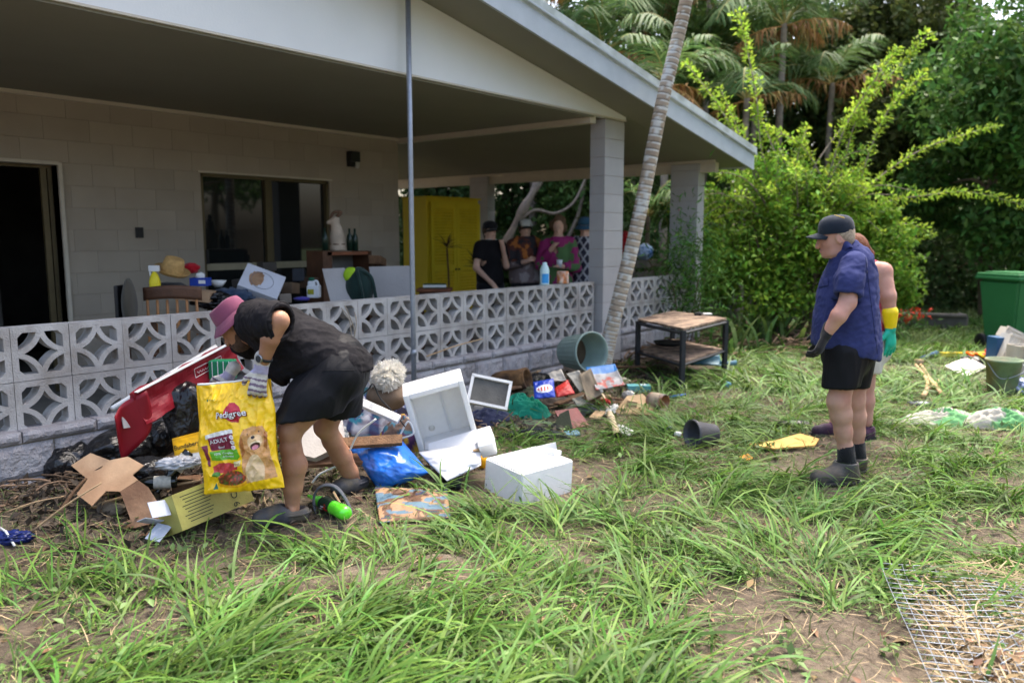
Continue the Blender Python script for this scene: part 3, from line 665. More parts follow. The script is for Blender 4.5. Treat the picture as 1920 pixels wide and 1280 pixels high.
def crown_pts(c, rad, lobes, per, seed, thick=.25):
    r = np.random.default_rng(seed); c = np.asarray(c, float); rad = np.asarray(rad, float); out = []
    for i in range(lobes):
        d = unit(r.normal(size=3) + [0, 0, .15]); lc = c + d * rad * r.uniform(.35, .85); lr = rad.mean() * r.uniform(.28, .5)
        q = r.normal(size=(per, 3)); q /= np.linalg.norm(q, axis=1, keepdims=True); q *= lr * (1 - thick * r.random((per, 1)) ** .5 * 2).clip(.1)
        q *= (.75 + .5 * vnoise(q[:, 0] * 2.5 + i, q[:, 1] * 2.5, q[:, 2] * 2.5, seed))[:, None]; out.append(lc + q)
    return np.concatenate(out)
def tree(name, base, c, rad, label, lm, leaf=.12, lobes=16, per=900, seed=1, trunk=.12, bark=M_bark2, group=None, lean=None, twigs=7, cat='tree'):
    t = thing(name, (*base[:2], float(gz(base[0], base[1]))), label, cat, group); r = np.random.default_rng(seed)
    P = crown_pts(c, rad, lobes, per, seed); P = P[P[:, 2] > .1]
    V, F = leaves(P, leaf, .5, .4, seed, droop=.3); put('crown', mesh_np('crown', V, F), lm, t)
    b = A3(base[0], base[1], -.1); c = np.asarray(c, float); q = MB(); mid = lean if lean is not None else (b + c) / 2 + r.normal(size=3) * [.25, .25, 0]
    q.tube(curve([b, mid, c], 12), np.linspace(trunk, trunk * .4, 12), 9); q.obj('trunk', bark, t, True)
    for i in range(twigs):
        e = P[r.integers(len(P))]; s = b + (c - b) * r.uniform(.45, .95); m = (s + e) / 2 + r.normal(size=3) * .2
        MB().tube(curve([s, m, e], 8), np.linspace(trunk * .38, .008, 8), 6).obj('branch', bark, t, True)
    return t
def at_d(u, v, d): return on_d(u, v, d)
# the dense glossy tree at the right edge and the wood behind
def gtree(name, u, d, vtop, w, label, lm, leaf, lobes, per, seed, vbot=520, trunk=.14, bark=M_bark2, depth=1.4, group=None):
    b = on_d(u, 600, d); top = on_d(u, vtop, d)[2]; bot = max(.2, on_d(u, vbot, d)[2]); c = A3(b[0], b[1], (top + bot) / 2)
    return tree(name, b, c, (w, depth, (top - bot) / 2) if False else (w, w * .8, (top - bot) / 2), label, lm, leaf, lobes, per, seed, trunk, bark, group)
gtree('leafy_tree', 1850, 14.5, -60, 2.1, 'dense glossy dark green tree rising at the right behind the green bins', L_glossy, .15, 26, 900, 41, 520)
gtree('leafy_tree', 1640, 18.5, -120, 2.6, 'tall olive green tree rising behind the arching shoots of the bush', L_olive, .17, 22, 900, 42, 420)
gtree('leafy_tree', 2060, 15.5, -100, 2.6, 'dark tree at the right edge of the wood beyond the bins', L_dark, .16, 20, 700, 43, 480)
gtree('leafy_tree', 1440, 20, -160, 3.2, 'dark spreading tree standing behind the palms', L_dark, .18, 24, 800, 44, 470)
gtree('leafy_tree', 1180, 19, -160, 3.0, 'mid green tree above the roof edge behind the palms', L_mid, .17, 22, 800, 45, 500)
gtree('leafy_tree', 960, 17.5, 60, 2.6, 'dark leafy tree seen under the carport roof behind the four people', L_dark, .15, 24, 800, 46, 640)
gtree('leafy_tree', 800, 17, 100, 2.2, 'dark leafy tree seen between house corner and far pillar above yellow wardrobe', L_dark, .15, 20, 700, 47, 640)
gtree('leafy_tree', 1130, 16, 200, 1.5, 'green leafy shrub tree seen under the carport roof beside the front pillar', L_mid, .13, 18, 700, 48, 650)
gtree('leafy_tree', 1960, 20, -150, 3.0, 'farthest dark tree filling the upper right corner', L_dark, .2, 22, 700, 49, 560)
gtree('leafy_tree', 1760, 21, 150, 2.8, 'low dark thicket tree behind the lawn left of the bins', L_dark, .18, 24, 700, 50, 590)
gtree('leafy_tree', 1560, 22, 60, 3.0, 'dark thicket tree behind the big bright bush', L_dark, .18, 22, 700, 51, 600)
gtree('leafy_tree', 1300, 23, -100, 3.2, 'deep green tree farthest behind the carport', L_mid, .2, 22, 700, 52, 560)
# undergrowth closing the view under the trees
def shrub(u, v, d, w, h, label, lm, seed, n=2600, leaf=.14):
    c = on_d(u, v, d); c[2] = h * .45; t = thing('undergrowth_shrub', (c[0], c[1], 0), label, 'shrub', 'shrubs under the trees'); r = np.random.default_rng(seed)
    q = r.normal(size=(n, 3)); q /= np.linalg.norm(q, axis=1, keepdims=True); q *= (1 - .6 * r.random((n, 1)) ** 1.3) * (.65 + .7 * vnoise(q[:, 0] * 2.2 + seed, q[:, 1] * 2.2, q[:, 2] * 2.2, 4))[:, None]
    P = c + q * [w, w, h * .6]; P = P[P[:, 2] > .02]; V, F = leaves(P, leaf, .5, .4, seed); put('foliage', mesh_np('foliage', V, F), lm, t)
    for i in range(5): e = P[r.integers(len(P))]; MB().tube(curve([(c[0], c[1], -.05), (c + e) / 2, e], 6), .02, 5).obj('stem', M_bark2, t)
for i, (u, d, w, h, lm, lb) in enumerate(((770, 16, 1.3, 2.2, L_dark, 'dark shrub glimpsed above the yellow wardrobe'), (880, 17, 1.4, 2.6, L_mid, 'green shrub behind the woman in black'), (985, 15.6, 1.1, 1.9, L_dark, 'dark shrub behind the person in patterned shirt'), (1070, 16.5, 1.4, 2.6, L_mid, 'green shrub behind the woman in magenta'),
        (1160, 15, 1.2, 2.0, L_dark, 'dark shrub just right of the front pillar'), (1235, 17, 1.4, 2.6, L_dark, 'dark shrub left of the far pillar'), (1360, 18, 1.6, 2.8, L_dark, 'dark undergrowth right of the far pillar behind the bush'), (1640, 17.5, 1.4, 2.2, L_mid, 'green shrub behind the standing couple'), (1730, 17, 1.3, 2.0, L_dark, 'dark shrub behind the low planter box'),
        (1830, 17.5, 1.5, 2.4, L_dark, 'dark shrub in the hollow left of the bins'), (1930, 17, 1.5, 2.6, L_dark, 'dark shrub right behind the bins'), (2040, 16, 1.5, 2.6, L_dark, 'dark shrub at the right edge of the lawn'), (1500, 19, 1.8, 3, L_dark, 'dark undergrowth behind the middle of the bush'))): shrub(u, 600, d, w, h, lb, lm, 300 + i)
# trees beyond the right edge that the window glass mirrors
tree('leafy_tree', (9.0, -9.0), (9.0, -9.0, 4.2), (2.6, 2.6, 2.4), 'round garden tree mirrored in the left pane of the window', L_mid, .17, 18, 600, 61, .16)
tree('leafy_tree', (13.5, -13.5), (13.5, -13.5, 4.6), (3.2, 3, 2.8), 'tall garden tree mirrored in the right pane of the window', L_glossy, .18, 18, 600, 62, .18)
fn = thing('paling_fence', (11, -15.5, 0), 'brown paling fence mirrored in the window glass', 'fence')
fm = MB().box((0, 0, .9), (.14, .02, 1.8)).mesh('paling'); fm.materials.append(mat('old_paling', srgb(112, 98, 84), var=.3, rough=.9))
for i in range(90):
    o = bpy.data.objects.new('paling', fm); COL.objects.link(o); o.location = (4 + i * .15, -15.5 + random.uniform(-.01, .01), random.uniform(-.02, .02)); adopt(o, fn)
# grey twisted trunk seen under the carport roof
tw = thing('twisted_tree', (*on_d(925, 560, 14.6)[:2], 0), 'bare twisted pale grey tree trunk leaning behind the four people', 'tree')
def pxpath(pts, d, n=24): return curve([on_d(u, v, d + (w[0] if w else 0)) for u, v, *w in pts], n)
MB().tube(pxpath([(905, 620), (930, 500), (962, 428), (985, 385), (1010, 335), (1012, 270)], 14.6), np.linspace(.06, .085, 24) * (1 + .25 * np.sin(np.arange(24) * 1.1)), 9).obj('trunk', M_bark, tw, True)
MB().tube(pxpath([(958, 430), (1000, 395), (1040, 400), (1075, 380), (1100, 330)], 14.6), np.linspace(.035, .022, 24), 7).obj('branch', M_bark, tw, True)
MB().tube(pxpath([(1080, 560), (1060, 470), (1085, 400), (1098, 330)], 14.9), np.linspace(.045, .03, 24), 7).obj('branch', M_bark, tw, True)
V, F = leaves(crown_pts(on_d(1000, 150, 15), (1.8, 1.6, 1.2), 10, 500, 71), .14, .5, .4, 71); put('crown', mesh_np('crown', V, F), L_dark, tw)

# ------------------------------------------------------------------ palms
def frond(p0, az, length, rise, droop, dry, seed, n=34, lw=.030):
    r = np.random.default_rng(seed); t = np.linspace(0, 1, 14); ang = rise - droop * t ** 1.3
    st = length / 13; hx = np.concatenate([[0], np.cumsum(np.cos(ang[:-1]) * st)]); hz = np.concatenate([[0], np.cumsum(np.sin(ang[:-1]) * st)])
    d = A3(math.cos(az), math.sin(az), 0); R = np.asarray(p0) + hx[:, None] * d + hz[:, None] * VU
    side = A3(-d[1], d[0], 0); V = []; F = []
    for s in (-1, 1):
        tt = np.linspace(.14, .99, n); k = tt * 13; i = np.minimum(k.astype(int), 12); f = (k - i)[:, None]
        C = R[i] * (1 - f) + R[i + 1] * f; T = R[i + 1] - R[i]; T /= np.linalg.norm(T, axis=1, keepdims=True)
        L = length * (.34 if not dry else .26) * np.sin(np.pi * np.clip(tt * .9 + .1, 0, 1)) ** .6 * r.uniform(.85, 1.15, n)
        dd = T * .62 + s * side * .78 + r.normal(size=(n, 3)) * (.14 if not dry else .5); dd[:, 2] -= (.25 + (.5 if dry else 0)); dd /= np.linalg.norm(dd, axis=1, keepdims=True)
        up = np.cross(T, s * side); w = np.cross(dd, up); w /= np.linalg.norm(w, axis=1, keepdims=True) + 1e-9
        m1 = C + dd * L[:, None] * .5; e = C + dd * L[:, None]; e[:, 2] -= L * (.28 if not dry else .45)
        b = sum(len(x) for x in V)
        V.append(np.stack([C + w * lw * .4, C - w * lw * .4, m1 - w * lw * .5, m1 + w * lw * .5, e - w * .004, e + w * .004], 1).reshape(-1, 3))
        q = b + np.arange(n)[:, None] * 6; F += [np.c_[q, q + 1, q + 2, q + 3], np.c_[q + 3, q + 2, q + 4, q + 5]]
    return np.concatenate(V), np.concatenate(F), R
def palm(u, v, d, label, nfr, length, dryn, seed, trunk_r=.07, lean=(0, 0), droop=1.9):
    top = on_d(u, v, d); b = A3(top[0] + lean[0], top[1] + lean[1], 0); r = np.random.default_rng(seed)
    t = thing('palm_tree', b, label, 'palm', 'palms behind the roof')
    MB().tube(curve([b - [0, 0, .1], (b + top) / 2 + [.08, .05, 0], top + [0, 0, .15]], 16), np.linspace(trunk_r * 1.2, trunk_r * .8, 16), 9).obj('trunk', M_bark, t, True)
    for i in range(nfr):
        dry = i < dryn; az = 2 * math.pi * (i * .381966 + r.uniform(-.05, .05)); V, F, R = frond(top + [0, 0, .1], az, length * r.uniform(.75, 1.15) * (.8 if dry else 1), (r.uniform(-.6, .5) if dry else r.uniform(.5, 1.35)), (.9 if dry else droop * r.uniform(.8, 1.15)), dry, seed * 50 + i)
        fr = put('frond', mesh_np('frond', V, F), L_dry if dry else L_palm, t); MB().tube(R, np.linspace(.016, .005, 14), 5).obj('rib', mat('palm_rib', (.28, .24, .07), var=.2) if not dry else mat('dry_rib', (.4, .2, .06)), fr)
palm(1130, 110, 15.5, 'slender palm with orange dead fronds just above the roof slope', 13, 2.0, 3, 1)
palm(1250, 175, 14.2, 'low palm with golden hanging fronds behind the leaning ringed trunk', 12, 1.6, 5, 2)
palm(1470, 60, 16, 'tall palm with brown hanging fronds above the bright bush', 14, 2.0, 4, 3)
palm(1400, 200, 15, 'palm with one drooping tan frond between roof end and bush', 12, 1.6, 3, 4)
palm(1060, 20, 17, 'bright green palm at the top left of the wood by the roof edge', 13, 2.2, 1, 5)
palm(1330, 10, 17.5, 'broad green palm crown at the top centre of the wood', 14, 2.2, 2, 6)
palm(1560, 170, 17, 'palm with grey trunk half hidden behind the right side of the bush', 12, 1.8, 3, 7)
palm(1000, -60, 16, 'high green palm at the roof edge in the top left of the wood', 14, 2.2, 1, 9)
palm(1190, 60, 16.5, 'arching green palm half hidden behind the ringed trunk', 14, 2.1, 1, 10)
palm(1420, 110, 17.2, 'green palm crown just behind the tallest upright shoot', 14, 2.0, 2, 11)
palm(1215, 420, 12.6, 'young green palm seen between front pillar and far pillar', 12, 1.1, 0, 8, .04)

# the leaning ringed palm trunk beside the front pillar
def ringed_palm():
    b = on_y(1128, 690, -.50); b[2] = 0; P = curve([on_y(1128, 705, -.50), on_y(1147, 615, -.56), on_y(1195, 420, -.74), on_y(1240, 200, -.92), on_y(1287, 0, -1.08), on_y(1350, -330, -1.45)], 420)
    n = len(P); rr = np.linspace(.082, .062, n) * (1 + .022 * (np.arange(n) % 5 == 0) - .022 * (np.arange(n) % 5 == 1)) * (1 + .35 * np.exp(-np.arange(n) / 18.))
    t = thing('ringed_palm', b, 'slim pale palm trunk with ring scars leaning beside the front pillar', 'palm')
    q = MB().tube(P, rr, 16); me = q.mesh('trunk'); V = np.concatenate(q.v); i = np.repeat(np.arange(n), 16)
    a = np.tile(np.arange(16), n); ring = (i % 5 == 1); lip = (i % 5 == 0); nz = vnoise(i * .22, a * .8, 0, 5) * .6 + vnoise(i * .05, a * .35, 7, 8) * .4; n2 = vnoise(i * .04, a * .3, 3, 6)
    tan = A3(*srgb(176, 160, 140)); lich = A3(*srgb(208, 206, 198)); drk = A3(*srgb(128, 108, 90)); c = tan + (drk - tan) * (n2[:, None] ** 1.5) * .8
    c = np.where((nz > .62)[:, None], lich * .9, c); c = np.where((lip & (nz > .36))[:, None], lich, c); c = np.where(ring[:, None], c * .42, c)
    set_col(me, c); put('trunk', me, mat('palm_bark', attr=True, var=.12, scale=14, rough=.9, bump=.5, bscale=40), t, True)
    for k in range(11):
        V, F, R = frond(P[-1], k * 2.4, 2.3, .9 - .04 * k, 1.7, False, 900 + k); fr = put('frond', mesh_np('frond', V, F), L_palm, t); MB().tube(R, np.linspace(.018, .005, 14), 5).obj('rib', MATS['palm_rib'], fr)
ringed_palm()

# ------------------------------------------------------------------ the big bush with arching shoots
def big_bush():
    D = 12.0; b = on_d(1470, 628, D); t = thing('flowering_bush', (b[0], b[1], 0), 'big bright green bush with long arching leafy shoots at the carport end', 'bush')
    r = np.random.default_rng(5); P = []
    blobs = [(1500, 440, 0, 130, 80, 1700), (1400, 480, -.2, 95, 75, 1500), (1590, 490, 0, 110, 70, 1500), (1450, 350, .1, 70, 70, 1300), (1560, 370, .1, 75, 60, 1300), (1330, 500, -.3, 55, 70, 1000), (1660, 520, .1, 70, 60, 1100), (1440, 560, -.5, 80, 40, 900), (1560, 560, -.4, 90, 40, 900)]
    blobs += [(r.uniform(1310, 1710), r.uniform(300, 560), r.uniform(-.6, .3), r.uniform(22, 42), r.uniform(16, 30), 330) for _ in range(46)]
    for (u, v, w, ru, rv, n) in blobs:
        if v < 330 + abs(u - 1500) * .45 and n == 330: continue
        c = on_d(u, v, D + w); R = ru / FPX * D; H = rv / FPX * D; q = r.normal(size=(n, 3)); q /= np.linalg.norm(q, axis=1, keepdims=True)
        q *= (1 - .55 * r.random((n, 1)) ** 1.5) * (.7 + .6 * vnoise(q[:, 0] * 2 + u, q[:, 1] * 2, q[:, 2] * 2, 8))[:, None]
        P.append(c + q * [R, R, H])
    P = np.concatenate(P); P = P[P[:, 2] > .12]; V, F = leaves(P, .085, .55, .5, 3, droop=.1); put('foliage', mesh_np('foliage', V, F), L_bush, t)
    shoots = [[(1480, 440), (1430, 290), (1418, 180), (1400, 90), (1384, 22)], [(1470, 420), (1400, 290), (1345, 195), (1286, 118)], [(1500, 360), (1545, 285), (1600, 215), (1680, 130), (1742, 62)],
              [(1540, 380), (1580, 250), (1640, 150), (1684, 90)], [(1600, 400), (1625, 300), (1670, 200), (1738, 136)], [(1590, 400), (1640, 340), (1720, 285), (1800, 255), (1868, 236)],
              [(1600, 420), (1660, 380), (1740, 366), (1820, 360), (1918, 384)], [(1440, 400), (1390, 260), (1350, 165)], [(1470, 330), (1430, 230), (1412, 200)], [(1540, 330), (1500, 270), (1440, 240)], [(1640, 440), (1700, 420), (1750, 440)], [(1560, 400), (1600, 240), (1622, 225)],
              [(1400, 480), (1330, 400), (1290, 375)], [(1380, 520), (1300, 470), (1262, 500)]]
    for i in range(44):
        a = r.uniform(-1.5, 1.5); u0, v0 = 1490 + 60 * a, r.uniform(400, 470); L = r.uniform(90, 190) * (1.15 - .25 * abs(a)); du = math.sin(a * .8 + r.normal() * .25); dv = -math.cos(a * .8)
        shoots.append([(u0, v0), (u0 + du * L * .55, v0 + dv * L * .6), (u0 + du * L * 1.1, v0 + dv * L * .85 + 30 * abs(a))])
    for i, s in enumerate(shoots):
        w = r.uniform(-.5, .3) if i < 14 else r.uniform(-1.3, .9); Q = curve([on_d(u, v, D + w * (k / len(s))) for k, (u, v) in enumerate(s)], 60)
        st = MB().tube(Q, np.linspace(.016, .004, 60), 5).obj('shoot', M_bark, t, True)
        n = 420 if i < 7 else 220 if i < 14 else 150; k = np.clip(r.uniform(8 if i != 2 else 22, 59, n) + r.normal(size=n) * 2 + 2.5 * np.sin(r.uniform(8, 59, n) * 1.7), 6, 58.9); j = k.astype(int); f = (k - j)[:, None]; C = Q[j] * (1 - f) + Q[np.minimum(j + 1, 59)] * f
        T = Q[np.minimum(j + 1, 59)] - Q[j]; T /= np.linalg.norm(T, axis=1, keepdims=True); dr = r.normal(size=(n, 3)); dr -= (dr * T).sum(1, keepdims=True) * T; dr /= np.linalg.norm(dr, axis=1, keepdims=True)
        V, F = leaves(C + dr * (r.uniform(0, 1, (n, 1)) ** 1.6) * (.03 + .11 * vnoise(k * .35, i, 0, 7))[:, None], .068, .5, .6, 30 + i, dirs=dr + T * .6); put('shoot_leaves', mesh_np('shoot_leaves', V, F), L_bush2 if i < 14 or i % 2 else L_bush, st)
    for i in range(16):
        e = on_d(r.uniform(1340, 1680), r.uniform(330, 480), D + r.uniform(-.3, .4)); s = A3(b[0], b[1], -.05) + r.normal(size=3) * [.35, .3, 0]
        MB().tube(curve([s, (s + e) / 2 + r.normal(size=3) * .15 + [0, 0, .2], e], 10), np.linspace(.03, .008, 10), 6).obj('stem', M_bark2, t, True)
    C = np.array([on_d(u, v, 11.2) for u, v in ((1277, 390), (1279, 388))]); V, F = leaves(np.repeat(C, 4, 0), .06, .7, .5, 9); put('blossom', mesh_np('blossom', V, F), mat('red_petal', (.55, .03, .05), var=.1, bump=0, transl=.2), t)
    # broad strap leaves at its foot and a fine-leaved shrub by the far pillar
    p = thing('strap_leaf_plant', on_d(1420, 640, 11.2) * [1, 1, 0], 'dark clump of broad strap leaves under the bright bush', 'plant')
    n = 90; base = np.repeat(on_d(1430, 640, 11.2)[None] * [1, 1, 0], n, 0) + r.normal(size=(n, 3)) * [.55, .35, 0]; th = r.uniform(0, 6.3, n)
    V, F = blades(base, np.stack([np.cos(th), np.sin(th)], 1), r.uniform(.4, .8, n), r.uniform(.035, .07, n), r.uniform(1.0, 1.5, n), r.uniform(.6, 1.6, n), 6, 4); put('leaf_clump', mesh_np('leaf_clump', V, F), L_mid, p, True)
    p = thing('feathery_shrub', on_d(1290, 640, 10.6) * [1, 1, 0], 'fine-leaved bamboo-like shrub growing against the far pillar', 'shrub')
    q = r.normal(size=(1700, 3)) * [.27, .27, .40]; c = on_d(1290, 520, 10.6); V, F = leaves(c + q, .12, .16, .4, 12); put('foliage', mesh_np('foliage', V, F), leafmat('leaf_fine', (.085, .19, .035)), p)
    for i in range(7): s = on_d(1290, 640, 10.6) * [1, 1, 0] + r.normal(size=3) * [.1, .1, 0]; e = c + r.normal(size=3) * [.25, .25, .3]; MB().tube(curve([s, (s + e) / 2, e], 6), .008, 5).obj('stem', M_bark2, p, True)
big_bush()
# heap of dead fronds and roots under the bush and the table
def brush_heap():
    r = np.random.default_rng(17); q = MB(); n = 0
    for (u, v, su, sv, k) in ((1440, 640, 110, 22, 260), (1250, 665, 90, 18, 150), (1520, 650, 60, 18, 90), (1010, 665, 60, 16, 70)):
        for i in range(k):
            p = G(u + r.normal() * su * .6, v + r.normal() * sv * .6); a = r.uniform(0, 6.3); L = r.uniform(.12, .5); d = A3(math.cos(a), math.sin(a), r.normal() * .18)
            p[2] += r.uniform(.0, .16); q.tube(curve([p - d * L / 2, p + r.normal(size=3) * .04, p + d * L / 2], 5), r.uniform(.003, .012), 4)
    o = kind(q.obj('brush_heap', mat('dead_brush', srgb(120, 98, 78), var=.3, rough=.9, island=.4)), 'stuff'); o['label'] = 'tangle of dead palm fronds and roots heaped under bush and table'; o['category'] = 'brush'
brush_heap()
def wall_waste():
    r = np.random.default_rng(23); q = MB()
    for i in range(620):
        x = r.uniform(-.2, 6.2); y = -.12 - abs(r.normal()) * (.22 + .25 * (1.5 < x < 6)); L = r.uniform(.04, .30); a = r.normal() * .8; d = A3(math.cos(a), math.sin(a), r.normal() * .2); p = A3(x, y, float(gz(x, y)) + r.uniform(.0, .05))
        q.tube(curve([p - d * L / 2, p + r.normal(size=3) * .015, p + d * L / 2], 4), r.uniform(.002, .008), 4)
    o = kind(q.obj('wall_waste', MATS['dead_brush']), 'stuff'); o['label'] = 'muddy twigs and bark washed up along the foot of the wall'; o['category'] = 'brush'
    P = np.stack([r.uniform(-.2, 6.5, 8000), -.12 - np.abs(r.normal(size=8000)) * .62, np.zeros(8000)], 1); P[:, 2] = gz(P[:, 0], P[:, 1]) + r.uniform(0, .03, 8000); V, F = leaves(P, .055, .5, 1.2, 44); o = kind(put('wet_leaves', mesh_np('wet_leaves', V, F), mat('wet_leaf', (.075, .055, .038), var=.3, rough=.7, bump=0, island=.55)), 'stuff'); o['label'] = 'dark wet leaves matted along the foot of the wall'; o['category'] = 'leaf litter'
wall_waste()
# ================================================================== people
from mathutils.bvhtree import BVHTree
def skinmat(name, c, c2=None): 
    m = mat(name, c, var=.10, scale=14, rough=.52, spec=.35, bump=.12, bscale=160, col2=c2)
    b = m.node_tree.nodes['Principled BSDF']; b.inputs['Subsurface Weight'].default_value = .12; b.inputs['Subsurface Radius'].default_value = (.01, .004, .002); return m
SKIN = skinmat('skin_tan', (.40, .205, .120), (.33, .155, .09)); SKIN_P = skinmat('skin_pink', (.52, .29, .215), (.46, .22, .16)); SKIN_D = skinmat('skin_shade', (.62, .38, .28))
def cloth(name, c, var=.14, rough=.85, bump=.25, bs=260, sheen=.15, c2=None): return mat(name, c, var=var, scale=7, rough=rough, bump=bump, bscale=bs, spec=.15, sheen=sheen, col2=c2)
BLACK_T = cloth('black_cotton', (.011, .010, .012), .3, .85, .25, 260, 0); BLACK_S = cloth('black_nylon', (.008, .008, .010), .3, .6, .12, 260, 0)
def smesh(name, sd, m, parent, wrinkle=None): return put(name, sd.mesh(name, wrinkle), m, parent, True)
def bvh_of(o):
    off = wpos(o); me = o.data; return BVHTree.FromPolygons([tuple(Vector(v.co) + off) for v in me.vertices], [tuple(p.vertices) for p in me.polygons])
def view_hits(bvh, U, Vv, lift=.003):
    out = []
    for u, v in zip(U, Vv):
        d = Vector(ray(u, v)).normalized(); h = bvh.ray_cast(Vector(CAM), d)
        out.append(np.array(h[0]) - np.array(d) * lift if h[0] is not None else on_d(u, v, 5))
    return np.array(out)
def decal(text, u, v, ang, size, bvh, m, parent, bold=0., sx=1.):
    """lettering laid on a garment or bag where the photo shows it"""
    c, s = math.cos(ang), math.sin(ang)
    return lettering(text, size, lambda a, b: view_hits(bvh, u + a * c - (-b) * s * 1.0 * 1 if False else u + a * c + b * s, v + a * s - b * c), m, parent, bold=bold, sx=sx)
def headset(sd, HC, hf, hu, hs, s=1., nose=1., k=.02):
    """a head with jaw, nose, ears, brow, lips; hf face direction, hu up, hs towards one ear"""
    R = np.stack([hf, hs, hu], 1)
    sd.ell(HC + hu * .035 * s - hf * .012 * s, A3(.098, .077, .095) * s, R, k); sd.ell(HC + hf * .030 * s - hu * .02 * s, A3(.068, .064, .085) * s, R, k)
    sd.ell(HC + hf * .042 * s - hu * .078 * s, A3(.052, .048, .038) * s, R, k); sd.ell(HC + hf * .082 * s - hu * .100 * s, A3(.018, .022, .016) * s, R, k)
    sd.cone(HC + hf * .096 * s + hu * .002, HC + hf * (.114 * nose) * s - hu * .038 * s, .010 * s, .015 * s, .012); sd.ell(HC + hf * .092 * s + hu * .022 * s, A3(.014, .05, .011) * s, R, .015)
    sd.ell(HC + hf * .098 * s - hu * .066 * s, A3(.010, .024, .006) * s, R, .008); sd.ell(HC + hf * .096 * s - hu * .078 * s, A3(.010, .020, .007) * s, R, .008)
    for q in (-1, 1):
        sd.ell(HC + hf * .086 * s + q * hs * .032 * s + hu * .004 * s, A3(.012, .018, .009) * s, R, .008, 'cut')
        sd.ell(HC + hf * .082 * s + q * hs * .032 * s + hu * .004 * s, A3(.013, .013, .011) * s, R, .003)
        e = HC + q * hs * .078 * s - hf * .012 * s - hu * .012 * s; sd.ell(e, A3(.019, .011, .032) * s, R @ roty(.2), .008); sd.ell(e + q * hs * .008, A3(.010, .006, .020) * s, R, .006, 'cut')
def bbox(pts, pad): P = np.array(pts); return P.min(0) - pad, P.max(0) + pad
def glove(name, wrist, fwd, palm_n, thumb_side, m, parent, curl=(.5, .6, .5), spread=.16, scale=1., cuff=.05, h=.0042, col=None, cuffr=.036):
    """a gloved hand: palm, four unequal bent fingers, a thumb leaving the side of the palm near its base"""
    f = unit(fwd); n = unit(np.asarray(palm_n) - (np.asarray(palm_n) @ f) * f); sd_ = unit(np.cross(n, f)); sd_ = sd_ if sd_ @ np.asarray(thumb_side) > 0 else -sd_
    w = np.asarray(wrist, float); S = SDF(w - .26 * scale, w + .26 * scale, h)
    S.cone(w - f * cuff, w + f * .01, cuffr * scale, .030 * scale, .01); S.cone(w + f * .02 * scale, w + f * .085 * scale, .034 * scale, .040 * scale, .012, (n, .55))
    for i, (o, L) in enumerate(((.030, .070), (.010, .080), (-.011, .074), (-.031, .060))):
        p = w + (f * .092 + sd_ * o) * scale; a = -spread * (i - 1.5) * .5; d = unit(f * math.cos(a) + sd_ * math.sin(a) * 1.0); ang = 0; r = .0105 * scale
        for s_, (c, fr) in enumerate(zip(curl, (.44, .31, .25))):
            ang += c; q = p + (d * math.cos(ang) + n * math.sin(ang)) * L * fr * scale; S.cone(p, q, r, r * .93, .005); p, r = q, r * .93
    p = w + (f * .030 + sd_ * .030) * scale; q = p + unit(sd_ * .75 + f * .7 + n * .25) * .042 * scale; e = q + unit(f * .85 + sd_ * .25 + n * .55) * .036 * scale
    S.cone(p, q, .016 * scale, .013 * scale, .012); S.cone(q, e, .013 * scale, .0105 * scale, .005)
    me = S.mesh(name)
    if col is not None: set_col(me, col(S.V, w, f, n, sd_))
    return put(name, me, m, parent, True)

